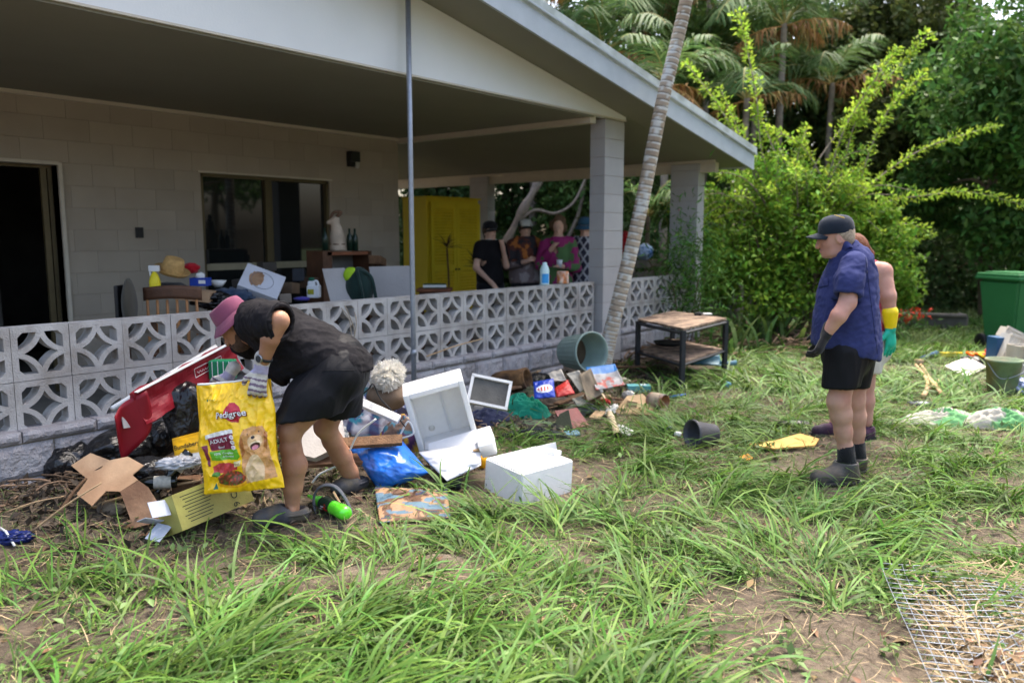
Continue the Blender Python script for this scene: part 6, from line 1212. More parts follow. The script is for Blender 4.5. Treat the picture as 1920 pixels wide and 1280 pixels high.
# ------------------------------------------------------------------ middle of the heap
def midheap():
    # blue plastic bag, full and shiny
    C = [on_d(653, 838, 4.92), on_d(748, 818, 5.0), on_d(806, 886, 4.78), on_d(714, 925, 4.70)]; BL = mat('blue_plastic', srgb(24, 92, 190), var=.12, scale=5, rough=.22, bump=.25, bscale=14, spec=.55, coat=.3, col2=srgb(40, 112, 206))
    q = MB(); f = quad(C, .17, .45, TOCAM, .06, 4, 4); q.grid(f, 60, 50); g = quad(C, -.07, .5, TOCAM); q.grid(lambda u, v: g(1 - u, v), 20, 20); o = tag(q.obj('blue_bag', BL, None, True), 'full shiny blue plastic bag lying beside the bending man', 'bag')
    # foam fish box standing on its side
    def tray(c, w, h, dp, R, wall, nm, label, lid=True):
        t = thing(nm, (c[0], c[1], 0), label, 'foam box'); X, Y, Z = R[:, 0], R[:, 1], R[:, 2]                        # opening along -Y
        MB().rbox(c + Y * (dp / 2 - wall / 2), (w, wall, h), R, .008).obj('bottom', FOAM, t); e = wall
        for s in (-1, 1): MB().rbox(c + X * s * (w / 2 - e / 2) - Y * e / 2, (e, dp - e - .001, h), R, .008).obj('side', FOAM, t); MB().rbox(c + Z * s * (h / 2 - e / 2) - Y * e / 2, (w - 2 * e - .002, dp - e - .001, e), R, .008).obj('end', FOAM, t)
        return t
    c = on_d(826, 772, 5.18); xd = unit(VR * .93 + VU * .24 + VF * .1); zd = unit(VU * .95 - VR * .26 - VF * .20); zd = unit(zd - (zd @ xd) * xd); R = np.stack([xd, np.cross(zd, xd), zd], 1); t = tray(c, .40, .44, .24, R, .036, 'foam_box', 'white foam box standing on its side with its hollow facing out')
    MB().rbox(c + xd * .03 + R[:, 1] * .078, (.018, .022, .37), R, .006).obj('rib', FOAM, t); MB().lathe([(.0, .004), (.018, .005), (.022, .0)], c - xd * .09 - zd * .13 + R[:, 1] * .083, frame(-R[:, 1]), 16).obj('drain_plug', mat('murky_film', (.62, .60, .54), rough=.4, var=.1), t, True)
    c2 = on_d(852, 842, 5.02); R2 = np.stack([unit(VR + .22 * VU + .25 * VF), unit(np.cross(VU - .2 * VR, VR)), unit(VU * .9 - VF * .4)], 1); xd = unit(VR * .95 + VU * .28); zd = unit(VU * .8 - VF * .5 - VR * .1); zd = unit(zd - (zd @ xd) * xd); R2 = np.stack([xd, np.cross(zd, xd), zd], 1)
    t = thing('foam_slab', c2 * [1, 1, 0], 'broken white foam lid lying in front of the upright foam box', 'foam'); MB().rbox(c2, (.34, .20, .05), R2, .01).obj('slab', FOAM, t); MB().rbox(on_d(912, 828, 4.92), (.10, .16, .11), R2, .012).obj('corner_block', FOAM, t); MB().box(on_d(905, 842, 4.86), (.12, .012, .03), R2).obj('cardboard_strip', CARD_L, t)
    crumple_c = on_d(846, 868, 4.86); C = [on_d(785, 848, 4.92), on_d(900, 830, 4.95), on_d(902, 872, 4.75), on_d(838, 902, 4.62)]; q = MB(); q.grid(quad(C, .05, .6, TOCAM, .06, 5, 12), 40, 34, .003); tag(q.obj('plastic_sheet', mat('milky_plastic', (.70, .71, .73), rough=.3, var=.06, bump=.3, bscale=20, transl=.25), None, True), 'crumpled milky plastic sheet draped below the upright foam box', 'sheet')
    tag(MB().blob(G(905, 878, .05), (.04, .03, .05), None, .2, 3, 3, 3).obj('yellow_pouch', mat('yellow_pouch', srgb(232, 168, 10), rough=.4), None, True), 'small yellow pouch squeezed between the two foam boxes', 'pouch')
    # upturned foam box
    F = G(976, 951); Lp = G(907, 917); Rp = G(1072, 921); ex = Rp - F; ey = Lp - F; up = unit(VU + .10 * unit(ex) + .03 * unit(ey)); H = .205; t = thing('foam_box', (F + Lp + Rp) / 3, 'closed white foam box lying upside down in the grass', 'foam box'); o = F - VU * .01
    V = [o, o + ex, o + ex + ey, o + ey]; V = V + [p + up * H for p in V]; bm = bmesh.new(); vs = [bm.verts.new(p) for p in V]
    for f in ((3, 2, 1, 0), (4, 5, 6, 7), (0, 1, 5, 4), (1, 2, 6, 5), (2, 3, 7, 6), (3, 0, 4, 7)): bm.faces.new([vs[i] for i in f])
    bmesh.ops.bevel(bm, geom=bm.edges[:], offset=.008, segments=2, affect='EDGES'); me = bpy.data.meshes.new('shell'); bm.to_mesh(me); bm.free(); put('shell', me, FOAM, t)
    MB().rbox(o + ex * .93 + ey * .45 + up * (H + .012), (.06, .10, .03), np.stack([unit(ex), unit(np.cross(up, unit(ex))), up], 1), .006).obj('rim_notch', FOAM, t); flat_px('torn_plate', [(1003, 838), (1042, 829), (1048, 862), (1030, 858)], o + ey * .95 + ex * .7 + up * H, -VF + .1 * VU, .012, FOAM, t)
    # power strip, plaid cloth, cables
    def plaid(u, v): a = (np.sin(u * 60) > .2); b = (np.sin(v * 42) > .2); n = fbm(u * 8, v * 8, 0, 5); c = np.where(a[:, None], sr(70, 84, 120), sr(196, 196, 204)); c = np.where(b[:, None], c * .55 + sr(120, 60, 90) * .25, c); c = np.where((n > .62)[:, None], sr(60, 130, 150), c); return np.where((n < .36)[:, None], sr(40, 36, 50), c)
    crumple(G(700, 830, .0) + VF * .25, .40, .30, .30, None, 'plaid_cloth', 'heap of blue and grey plaid cloth behind the blue bag', 'cloth', 3, .10, frame(VU, VR), 3.5, 70, plaid)
    crumple(G(650, 800) + VF * .1, .22, .18, .24, cloth('dark_print', srgb(60, 58, 76), .5, c2=srgb(120, 120, 132)), 'dark_cloth', 'dark crumpled printed cloth behind the man\'s rear knee', 'cloth', 8, .08, frame(VU, VR))
    def stripes(u, v): k = fbm(u * 6, v * 2, 0, 6); return np.where((k > .58)[:, None], sr(196, 160, 60), np.where((k > .47)[:, None], sr(92, 60, 104), np.where((k > .40)[:, None], sr(70, 120, 140), sr(110, 92, 84))))
    crumple(on_d(752, 745, 5.35) * [1, 1, 0] + [0, 0, .1], .17, .14, .22, None, 'striped_towel', 'purple and yellow striped towel heaped left of the foam box', 'towel', 12, .07, frame(VU, VR), 4, 54, stripes)
    c = on_d(706, 768, 4.92); t = thing('power_strip', c, 'white power strip lying on the plaid cloth', 'power strip'); R = frame(unit(VU - VF * .9 + .2 * VR), unit(VR * .82 - VU * .55)); MB().rbox(c, (.32, .055, .035), R, .006).obj('case', PLW, t)
    for k in range(4): MB().box(c + R[:, 0] * (-.11 + .075 * k) + R[:, 2] * .018, (.028, .03, .003), R).obj('socket', mat('socket_grey', (.45, .45, .44)), t)
    MB().tube(pxpath([(668, 748), (690, 730), (700, 720), (712, 745), (735, 770), (760, 800)], 4.95, 30), .005, 6).obj('cord', BLKP, t, True)
    tag(MB().tube(pxpath([(705, 785), (672, 812), (655, 845), (640, 868), (600, 888), (585, 905)], 4.62, 30), .006, 7).obj('white_cable', PLW, None, True), 'thin white cable looping down beside the rear leg', 'cable')
    tag(MB().tube(pxpath([(748, 820), (765, 790), (775, 812), (752, 822)], 5.0, 24), .006, 7).obj('white_cable', PLW, None, True), 'short loop of white cable above the blue bag', 'cable')
    # grey-white slab, brown boards, fluffy rug
    flat_px('white_slab', [(560, 800), (640, 778), (648, 830), (590, 858), (556, 850)], on_d(600, 830, 4.8), VU * .75 - VF * .65, .05, mat('dirty_white', srgb(196, 190, 182), var=.12, rough=.8), None, 'dirty white slab with a crack lying behind the legs', 'slab')
    for i, (u, v, lb) in enumerate(((640, 862, 'brown board under the dirty white slab'), (690, 828, 'weathered plank lying above the blue bag'))): tag(MB().rbox(on_d(u, v, 4.78), (.42, .09, .025), frame(VU * .9 - VF * .4, VR * .95 + VU * .22), .004).obj('board', WOODB if i else CARD_W, None), lb, 'board')
    c = on_d(728, 705, 5.55); r = np.random.default_rng(4); t = thing('shaggy_rug', c * [1, 1, 0], 'shaggy white rug rolled up against the wall beside the pole', 'rug'); R = frame(unit(VR + .4 * VU), VU); MB().blob(c, (.06, .14, .07), R, .3, 2.5, 6, 4).obj('roll', mat('rug_cream', srgb(196, 190, 178), var=.2, rough=.95), t, True)
    d = r.normal(size=(6500, 3)); d /= np.linalg.norm(d, axis=1, keepdims=True); P = c + (d * [.07, .16, .08] * (.8 + .5 * vnoise(d[:, 0] * 3, d[:, 1] * 3, d[:, 2] * 3, 3))[:, None]) @ R.T; V, F = leaves(P, .036, .42, .2, 5, dirs=d @ R.T * .5); o = put('pile', mesh_np('pile', V, F), mat('rug_tuft', srgb(242, 238, 228), var=.1, rough=.95, bump=0, island=.1, transl=.4), t); MB().blob(c - VU * .14, (.16, .14, .10), None, .2, 2, 8, 3).obj('muddy_underside', mat('rug_mud', srgb(120, 100, 80), var=.3), t, True)
    # soft drink bottle and odd sandals in the foreground
    a, b = G(580, 945, .05), G(652, 980, .05); ax = unit(b - a); R = frame(ax, VU); L = np.linalg.norm(b - a); PR = [(.0, 0), (.012, 0), (.014, .02 * L / .26), (.018, .04), (.036, .09), (.040, .115), (.040, .20), (.042, .21), (.040, .235), (.028, .25), (.0, .248)]; PR = [(r_, z * L / .25) for r_, z in PR]
    DEW = mat('lime_bottle', (.13, .80, .03), var=.1, rough=.12, spec=.6, bump=.1, bscale=20, coat=.5); t = thing('drink_bottle', (a + b) / 2, 'lime green soft drink bottle lying by the loose sandal', 'bottle'); MB().lathe(PR, a, frame(ax, VU), 24).obj('bottle_body', DEW, t, True)
    bb = MB().lathe([(.0412, .10 * L / .25), (.0416, .165 * L / .25)], a, frame(ax, VU), 24, False).obj('bottle_label', mat('dew_label', (.01, .035, .015), var=.4, rough=.35), t, True); bv = bvh_of(bb); decal('DEW', 611, 962, math.radians(-70), 13, bv, mat('dew_red', (.5, .02, .02), bump=0), bb, .6); decal('MTN', 603, 958, math.radians(-70), 9, bv, WHITE, bb, .2)
    c = G(630, 962); t = thing('loose_sandal', c, 'loose grey sandal with beige straps lying on edge behind lime bottle', 'sandal'); SG = mat('sandal_grey', srgb(96, 98, 104), var=.15, rough=.7)
    MB().tube(pxpath([(594, 965), (588, 935), (600, 912), (625, 910), (645, 930), (660, 965), (655, 985), (630, 992)], float((c - CAM) @ VF), 30), .022, 8, flat=.3, hint=VF).obj('strap', SG, t, True); q = MB().tube(pxpath([(606, 930), (620, 950), (640, 975)], float((c - CAM) @ VF) + .02), .02, 8, flat=.3, hint=VF); q.obj('insole', CARD_L, t, True); MB().tube(pxpath([(625, 922), (638, 945), (650, 970)], float((c - CAM) @ VF) + .03), .018, 8, flat=.3, hint=VF).obj('insole', CARD_L, t, True)
    # soaked picture board
    def pic(u, v): n = fbm(u * 7, v * 5, 0, 8, 4); n2 = fbm(u * 3 + 5, v * 9, 2, 3, 3); c = np.where((n > .47)[:, None], sr(188, 146, 108), sr(116, 82, 60)); c = np.where((n2 > .66)[:, None], sr(104, 136, 156), c); return np.where((n2 < .36)[:, None], sr(62, 66, 96), c) * .62
    C = [G(703, 936, .07), G(838, 936, .06), G(845, 978, .02), G(712, 985, .015)]; tag(paint_obj('soaked_board', quad(C, .015, .7, VU, .035, 4, 5), 60, 30, pic, None, .6, .3, .2, .004), 'soaked printed board peeling apart in the grass below the blue bag', 'board')
    c = G(852, 915, .035); t = thing('power_adapter', c, 'small black power adapter lying by the upturned foam box', 'adapter'); MB().rbox(c, (.11, .075, .06), deg(8, 12, 50), .008).obj('case', BLKP, t); MB().rbox(c - VR * .05 - VU * .0 - VF * .04, (.05, .05, .02), deg(5, 10, 50), .004).obj('plug', mat('adapter_grey', (.16, .16, .15)), t); MB().tube([c + VU * .02, c + VU * .05 + VR * .02, c + VU * .055 - VR * .03, c - VR * .08 - VU * .02], .004, 6).obj('cord', BLKP, t, True)
    tag(MB().box(G(835, 905, .03), (.03, .02, .025), deg(10, 5, 20)).obj('silver_block', mat('silver_bit', (.5, .5, .48), rough=.3, metal=.6), None), 'tiny pale metal block beside the black adapter', 'block')
midheap()

# ------------------------------------------------------------------ right end of the heap, pots and table
def rightheap():
    c = on_d(918, 735, 6.1); t = thing('white_tray', c * [1, 1, 0], 'white framed tray propped behind the foam box', 'tray'); R = np.stack([unit(VR * .95 - VU * .2), unit(VF * .8 - VU * .5), unit(VU * .7 + VF * .6)], 1); R[:, 2] = np.cross(R[:, 0], R[:, 1]); w, h = .30, .22
    for s in (-1, 1): MB().box(c + R[:, 0] * s * w / 2, (.022, .035, h), R).obj('edge', PLW, t); MB().box(c + R[:, 2] * s * h / 2, (w + .022, .035, .022), R).obj('edge', PLW, t)
    MB().box(c + R[:, 1] * .01, (w, .006, h), R).obj('panel', mat('tray_dark', srgb(84, 82, 76), var=.3, rough=.5), t)
    crumple(G(918, 790), .24, .17, .10, cloth('navy_cloth', (.018, .024, .06), .3), 'navy_cloth', 'dark navy cloth crumpled beside the upright foam box', 'cloth', 21, .05, frame(VU, VR))
    crumple(G(978, 778), .25, .13, .12, cloth('green_cloth', (.008, .22, .13), .25, c2=(.02, .30, .19)), 'green_cloth', 'bright green cloth crumpled on the soil in front of tray', 'cloth', 22, .11, frame(VU, VR + .4 * -VF), 3, 64)
    tag(MB().blob(G(1000, 768, .11), (.06, .04, .025), None, .5, 3, 5, 3).obj('mud_clod', WOODB, None, True), 'brown clod of wet leaves on top of the green cloth', 'clod')
    def camo(u, v): n = fbm(u * 9, v * 5, 0, 18, 3); return np.where((n > .56)[:, None], sr(92, 112, 84), np.where((n < .44)[:, None], sr(40, 42, 38), sr(84, 76, 66)))
    crumple(G(1000, 802), .36, .10, .05, None, 'camouflage_mat', 'camouflage patterned mat lying flat below the green cloth', 'mat', 24, .03, frame(VU, VR - .15 * VF), 4, 54, camo); crumple(G(1010, 820), .30, .08, .05, cloth('black_jacket', (.012, .012, .018), .3), 'black_jacket', 'black jacket lying along the front of camouflage mat', 'jacket', 25, .04, frame(VU, VR - .1 * VF))
    flat_px('red_folder', [(1040, 770), (1082, 764), (1104, 796), (1062, 808)], G(1075, 800, .05), VU * .8 - VF * .5 + VR * .2, .012, mat('red_cover', srgb(110, 34, 34), var=.25, rough=.5), None, 'dull red folder lying open on the soil', 'folder'); flat_px('green_folder', [(1050, 775), (1066, 768), (1074, 808), (1030, 812), (1040, 792)], G(1050, 805, .06), VU * .5 - VF * .8 - VR * .4, .010, mat('olive_cover', srgb(70, 72, 52), var=.25, rough=.5), None, 'dark olive folder standing beside the red folder', 'folder')
    flat_px('blue_strip', [(1055, 808), (1085, 806), (1088, 814), (1058, 816)], G(1070, 815, .02), VU, .01, mat('pale_blue', srgb(110, 150, 176)), None, 'pale blue plastic strip under the folders', 'strip')
    c = G(960, 735, .10); R = frame(unit(VR * .9 - VF * .4 + .25 * VU), VU); t = thing('log', c * [1, 1, 0], 'short hollow rotten log lying near the wall base', 'log'); MB().lathe([(.12, -.17), (.125, -.05), (.11, .08), (.115, .17), (.085, .17), (.08, -.12), (.0, -.13)], c, R, 18, False).obj('bark_shell', mat('rotten_log', srgb(112, 82, 50), var=.4, scale=12, rough=.9, bump=.8, bscale=24, col2=srgb(60, 44, 32)), t, True)
    tag(MB().blob(G(1010, 728, .07), (.14, .09, .07), None, .35, 3, 60, 4, True).obj('black_bag_scrap', BAGB, None, True), 'scrap of black plastic behind the blue snack packet', 'plastic')
    def snack(u, v): n = fbm(u * 5, v * 5, 0, 3); c = np.where((((u - .5) / .4) ** 2 + ((v - .5) / .22) ** 2 < 1)[:, None], sr(236, 236, 236), sr(30, 64, 168)); return np.where(((((u - .5) / .34) ** 2 + ((v - .5) / .12) ** 2 < 1) & (np.sin(u * 40) > -.3))[:, None], sr(196, 60, 40), c)
    C = [on_d(1000, 716, 6.75), on_d(1038, 709, 6.8), on_d(1041, 744, 6.62), on_d(1002, 748, 6.6)]; tag(paint_obj('snack_packet', quad(C, .04, .5, TOCAM, .03, 5, 2), 34, 34, snack, None, .35, .5), 'blue and white snack packet lying by the hollow log', 'packet')
    C = [on_d(1040, 728, 6.75), on_d(1064, 712, 6.85), on_d(1078, 738, 6.7), on_d(1044, 745, 6.65)]; q = MB(); q.grid(quad(C, .035, .5, TOCAM, .03, 5, 6), 20, 20, .003); tag(q.obj('red_packet', mat('red_foil', srgb(190, 50, 44), var=.25, scale=30, rough=.4), None, True), 'crumpled red packet touching the blue snack packet', 'packet')
    for i, (px, col, lb) in enumerate((([(1062, 700), (1085, 694), (1104, 722), (1088, 735), (1072, 728)], (176, 168, 152), 'grey torn card standing behind the red packet'), ([(1085, 703), (1108, 690), (1128, 740), (1102, 752)], (140, 124, 102), 'tan card sheet bent over beside the blue magazine'), ([(1072, 748), (1094, 740), (1100, 758), (1084, 762)], (186, 180, 162), 'pale card scrap lying below the torn cards'), ([(1090, 745), (1118, 725), (1130, 742), (1112, 756)], (118, 92, 66), 'brown card flap folded over in the middle of the cards'), ([(1028, 700), (1052, 692), (1062, 712), (1036, 716)], (190, 180, 164), 'off-white paper bag scrap behind the snack packet'))):
        p = on_d(px[0][0], px[0][1], 6.9); q = MB(); pts = [pl_hit(u, v, p, unit(VU * (.45 + .12 * i) - VF * .8 + VR * (.3 - .15 * i))) for u, v in px[:4]]; q.grid(quad(pts, .01, .7, None, .05, 3, 30 + i), 14, 14, .004); tag(q.obj('card_scrap', mat('card_%d' % i, srgb(*col), var=.2, rough=.9), None, True), lb, 'card')
    # big grey-green tub on its side
    c = G(1100, 700) ; c[2] += .19; ax = unit(VR * .55 - VF * .86 + VU * .12); R = frame(ax, VU); rim = on_d(1110, 660, 7.7); t = thing('plant_tub', G(1095, 697), 'large grey-green plastic tub lying on its side by the pillar', 'tub'); s = 1.0
    TUB = mat('tub_green', srgb(128, 146, 138), var=.12, scale=8, rough=.5, bump=.06); MB().lathe([(.0, -.38), (.155, -.38), (.16, -.36), (.185, -.05), (.187, -.04), (.2, -.035), (.205, .0), (.195, .006), (.186, .0), (.178, -.04), (.150, -.36), (.0, -.365)], rim, R, 40, False).obj('tub_wall', TUB, t, True)
    for k in range(26): a = k * 2 * math.pi / 26; MB().tube([rim + R @ A3(.161 * math.cos(a), .161 * math.sin(a), -.35), rim + R @ A3(.185 * math.cos(a), .185 * math.sin(a), -.06)], .0035, 5).obj('rib', TUB, t)
    MB().lathe([(0, -.30), (.10, -.29), (.158, -.30)], rim, R, 24, False).obj('dirt', mat('tub_dirt', srgb(86, 72, 58), var=.4, rough=.95), t, True)
    def mag(u, v): n = fbm(u * 8, v * 8, 0, 5); c = np.where((v < .28)[:, None], sr(30, 110, 176), sr(150, 150, 150) * (.6 + .8 * n)[:, None]); return np.where(((v > .45) & (n > .58))[:, None], sr(170, 90, 80), c)
    C = [on_d(1098, 690, 7.15), on_d(1153, 683, 7.2), on_d(1172, 722, 6.85), on_d(1118, 732, 6.8)]; tag(paint_obj('magazine', quad(C, .02, .7, None, .03, 3, 4), 40, 34, mag, None, .45, .4, .05, .008), 'magazine with blue masthead lying open below the tub', 'magazine')
    c = G(1197, 735, .04); t = tag(MB().rbox(c, (.23, .12, .07), frame(VU, VR), .004).obj('teal_box', mat('teal_card', srgb(96, 164, 168), var=.1, rough=.6), None), 'flat pale teal box lying beside the magazine', 'box'); MB().box(c + VU * .037 + VR * .05, (.05, .06, .003), frame(VU, VR)).obj('printed_panel', WHITE, t)
    flat_px('tan_cardboard', [(1148, 775), (1176, 742), (1205, 738), (1234, 770), (1190, 776)], G(1190, 772, .03), VU * .9 - VF * .4, .012, CARD_L, None, 'tan flattened carton lying in front of the teal box', 'cardboard'); tag(MB().rbox(G(1185, 768, .06), (.12, .09, .05), deg(8, 5, 30), .003).obj('small_tan_box', CARD_L, None), 'small tan box standing on the flattened carton', 'box')
    c = G(1236, 768, .075); t = thing('tin_can', c, 'rusty open tin lying on its side right of the cardboard', 'tin'); ax = unit(VR * .7 - VF * .7); MB().lathe([(.0, -.1), (.072, -.1), (.075, -.09), (.075, .06), (.068, .06), (.066, -.05), (.0, -.055)], c, frame(ax, VU), 24, False).obj('tin_wall', mat('rusty_tin', srgb(150, 100, 66), var=.3, rough=.5, metal=.2, col2=srgb(110, 120, 124)), t, True); MB().lathe([(.0758, -.07), (.0758, .03)], c, frame(ax, VU), 24, False).obj('tin_label', mat('tin_label', srgb(150, 136, 116), var=.4, scale=20), t, True)
    tag(MB().box(G(1242, 778, .03), (.06, .05, .05), deg(10, 20, 40)).obj('cream_block', mat('cream_foam', srgb(222, 200, 150), var=.1), None), 'cream foam block beside the rusty tin', 'block'); tag(MB().tube([G(1255, 750, .03), G(1285, 745, .03)], .012, 8).obj('blue_rod', mat('blue_plastic_bit', srgb(40, 90, 160)), None, True), 'blue plastic rod sticking out behind the tin', 'rod')
    for i, (u, v) in enumerate(((1155, 758), (1140, 752), (1165, 765))): tag(MB().rbox(G(u, v, .05), (.14, .05, .025), deg(15 * i, 10, 60 * i - 30), .004).obj('offcut', CARD_L if i else WOODB, None), ('pale offcut lying left of the flattened carton', 'brown offcut behind the pale pipe', 'short cream offcut at the edge of the flattened carton')[i], 'offcut')
    P = [G(1128, 752, .05), G(1140, 778, .04), G(1158, 826, .04)]; t = thing('pipe', P[1], 'pale curved pipe lying in the grass with open end', 'pipe'); MB().tube(curve(P, 24), .028, 14, False).obj('pipe_wall', mat('pipe_cream', srgb(196, 176, 144), var=.2, rough=.6, bump=.1), t, True); MB().tube(curve(P, 24), .023, 14, False).obj('pipe_bore', INK, t, True); MB().tube([P[1] * .7 + P[2] * .3, P[1] * .6 + P[2] * .4], .034, 14).obj('joint', MATS['pipe_cream'], t, True)
    flat_px('white_shard', [(1143, 798), (1165, 795), (1190, 808), (1180, 815), (1150, 806)], G(1170, 812, .03), VU, .01, PLW, None, 'pointed white plastic shard beside the pipe end', 'shard')
    for i, (u, v) in enumerate(((1257, 808), (1271, 820))): tag(MB().rbox(G(u, v, .03), (.10 - .03 * i, .05, .03), deg(6, 8, 20), .01).obj('foam_scrap', FOAM, None), ('white foam scrap left of the black pot', 'small white foam scrap touching the black pot')[i], 'foam')
    # black pot on its side
    c = G(1300, 838); ax = unit(-VR * .85 - VF * .35 + VU * .1); t = thing('black_pot', c, 'black plastic plant pot lying on its side in the grass', 'pot'); c = c + VU * .10 + VR * .02; MB().lathe([(.0, -.16), (.075, -.16), (.078, -.15), (.098, .02), (.108, .022), (.108, .045), (.100, .045), (.092, .0), (.07, -.14), (.0, -.145)], c, frame(ax, VU), 28, False).obj('pot_wall', mat('pot_black', srgb(70, 70, 74), var=.2, rough=.55), t, True)
    for k in range(5): a = k * 1.256; MB().lathe([(.012, 0), (.012, .002), (0, .0021)], c + frame(ax, VU) @ A3(.05 * math.cos(a), .05 * math.sin(a), -.161), frame(-ax), 8).obj('drain_hole', INK, t)
    # steel-framed table with blistered top
    T4 = [on_z(1196, 602, .62), on_z(1281, 620, .62), on_z(1362, 600, .62), on_z(1262, 586, .62)]; g = [on_d(1192, 700, 0)] if False else None
    t = thing('workbench', (T4[0] + T4[2]) / 2 * [1, 1, 0], 'low steel-framed bench with blistered plywood top and lower shelf', 'table'); PLY = mat('blistered_ply', srgb(150, 128, 108), var=.4, scale=16, rough=.85, bump=.4, col2=srgb(84, 68, 58)); ST = mat('dark_steel', srgb(48, 50, 54), var=.25, rough=.55, metal=.3)
    def board(nm, z, sh):
        c = sum(T4) / 4; P = [c + (p - c) * sh for p in T4]; P = [A3(p[0], p[1], z) for p in P]; q = MB(); q.add(np.r_[P, np.array(P) - [0, 0, .022]], [(0, 1, 2, 3), (7, 6, 5, 4), (0, 4, 5, 1), (1, 5, 6, 2), (2, 6, 7, 3), (3, 7, 4, 0)]); q.obj(nm, PLY, t)
    board('table_top', .645, 1.0); board('shelf', .30, .95); c = sum(T4) / 4
    for p in T4: x = c + (p - c) * .99; z0 = float(gz(x[0], x[1])) - .03; MB().box((x[0], x[1], (z0 + .62) / 2), (.045, .045, .62 - z0), rotz(math.atan2(*(T4[1] - T4[0])[1::-1]))).obj('leg', ST, t)
    for i in range(4): a, b = T4[i], T4[(i + 1) % 4]; MB().tube([A3(a[0], a[1], .595), A3(b[0], b[1], .595)], .018, 4).obj('rail', ST, t); MB().tube([A3(a[0], a[1], .27), A3(b[0], b[1], .27)], .014, 4).obj('rail', ST, t)
    tag(MB().rbox(on_z(1310, 588, .66), (.16, .08, .03), rotz(.3), .006).obj('black_tool', BLKP, None), 'small black tool lying on the bench top', 'tool'); tag(MB().rbox(on_z(1326, 588, .655), (.12, .10, .012), rotz(.6), .004).obj('pale_rag', PLW, None), 'pale folded rag beside the black tool on bench', 'rag'); tag(MB().lathe([(.0, 0), (.16, 0), (.19, .03), (.185, .03), (.15, .006), (0, .006)], on_z(1255, 645, .31), None, 24).obj('dark_tray', INK, None, True), 'dark round tray lying on the lower shelf of the bench', 'tray')
    # blue scoop under the bench
    c = G(1330, 700, .10); R = frame(unit(VU - .5 * VF), unit(VR - .18 * VU)); BLU = mat('scoop_blue', srgb(72, 112, 130), var=.15, rough=.5); t = thing('dustpan', c * [1, 1, 0], 'grey-blue plastic scoop with handle lying under the bench', 'scoop')
    MB().grid(lambda u, v: c + np.stack([(u - .5) * .34 - .05, (v - .5) * .20, .09 * (2 * v - 1) ** 2 * (1 - .5 * u) + .03 * u], 1) @ R.T, 14, 12, .006).obj('pan', BLU, t, True); MB().tube([c + R @ A3(.11, 0, .03), c + R @ A3(.20, 0, .03), c + R @ A3(.30, 0, .05)], [.03, .026, .03], 10, flat=.6).obj('handle', BLU, t, True)
    flat_px('rubber_mat', [(1190, 695), (1300, 690), (1320, 702), (1230, 716)], G(1250, 706, .03), VU, .02, mat('rubber_dark', srgb(72, 68, 62), var=.3), None, 'dark rubber mat lying under the front of bench', 'mat'); tag(MB().rbox(G(1365, 728, .04), (.05, .05, .05), deg(20, 10, 5), .01).obj('blue_bottle_top', mat('cap_lightblue', srgb(120, 170, 190)), None), 'light blue bottle top in the grass right of bench', 'bottle top')
rightheap()
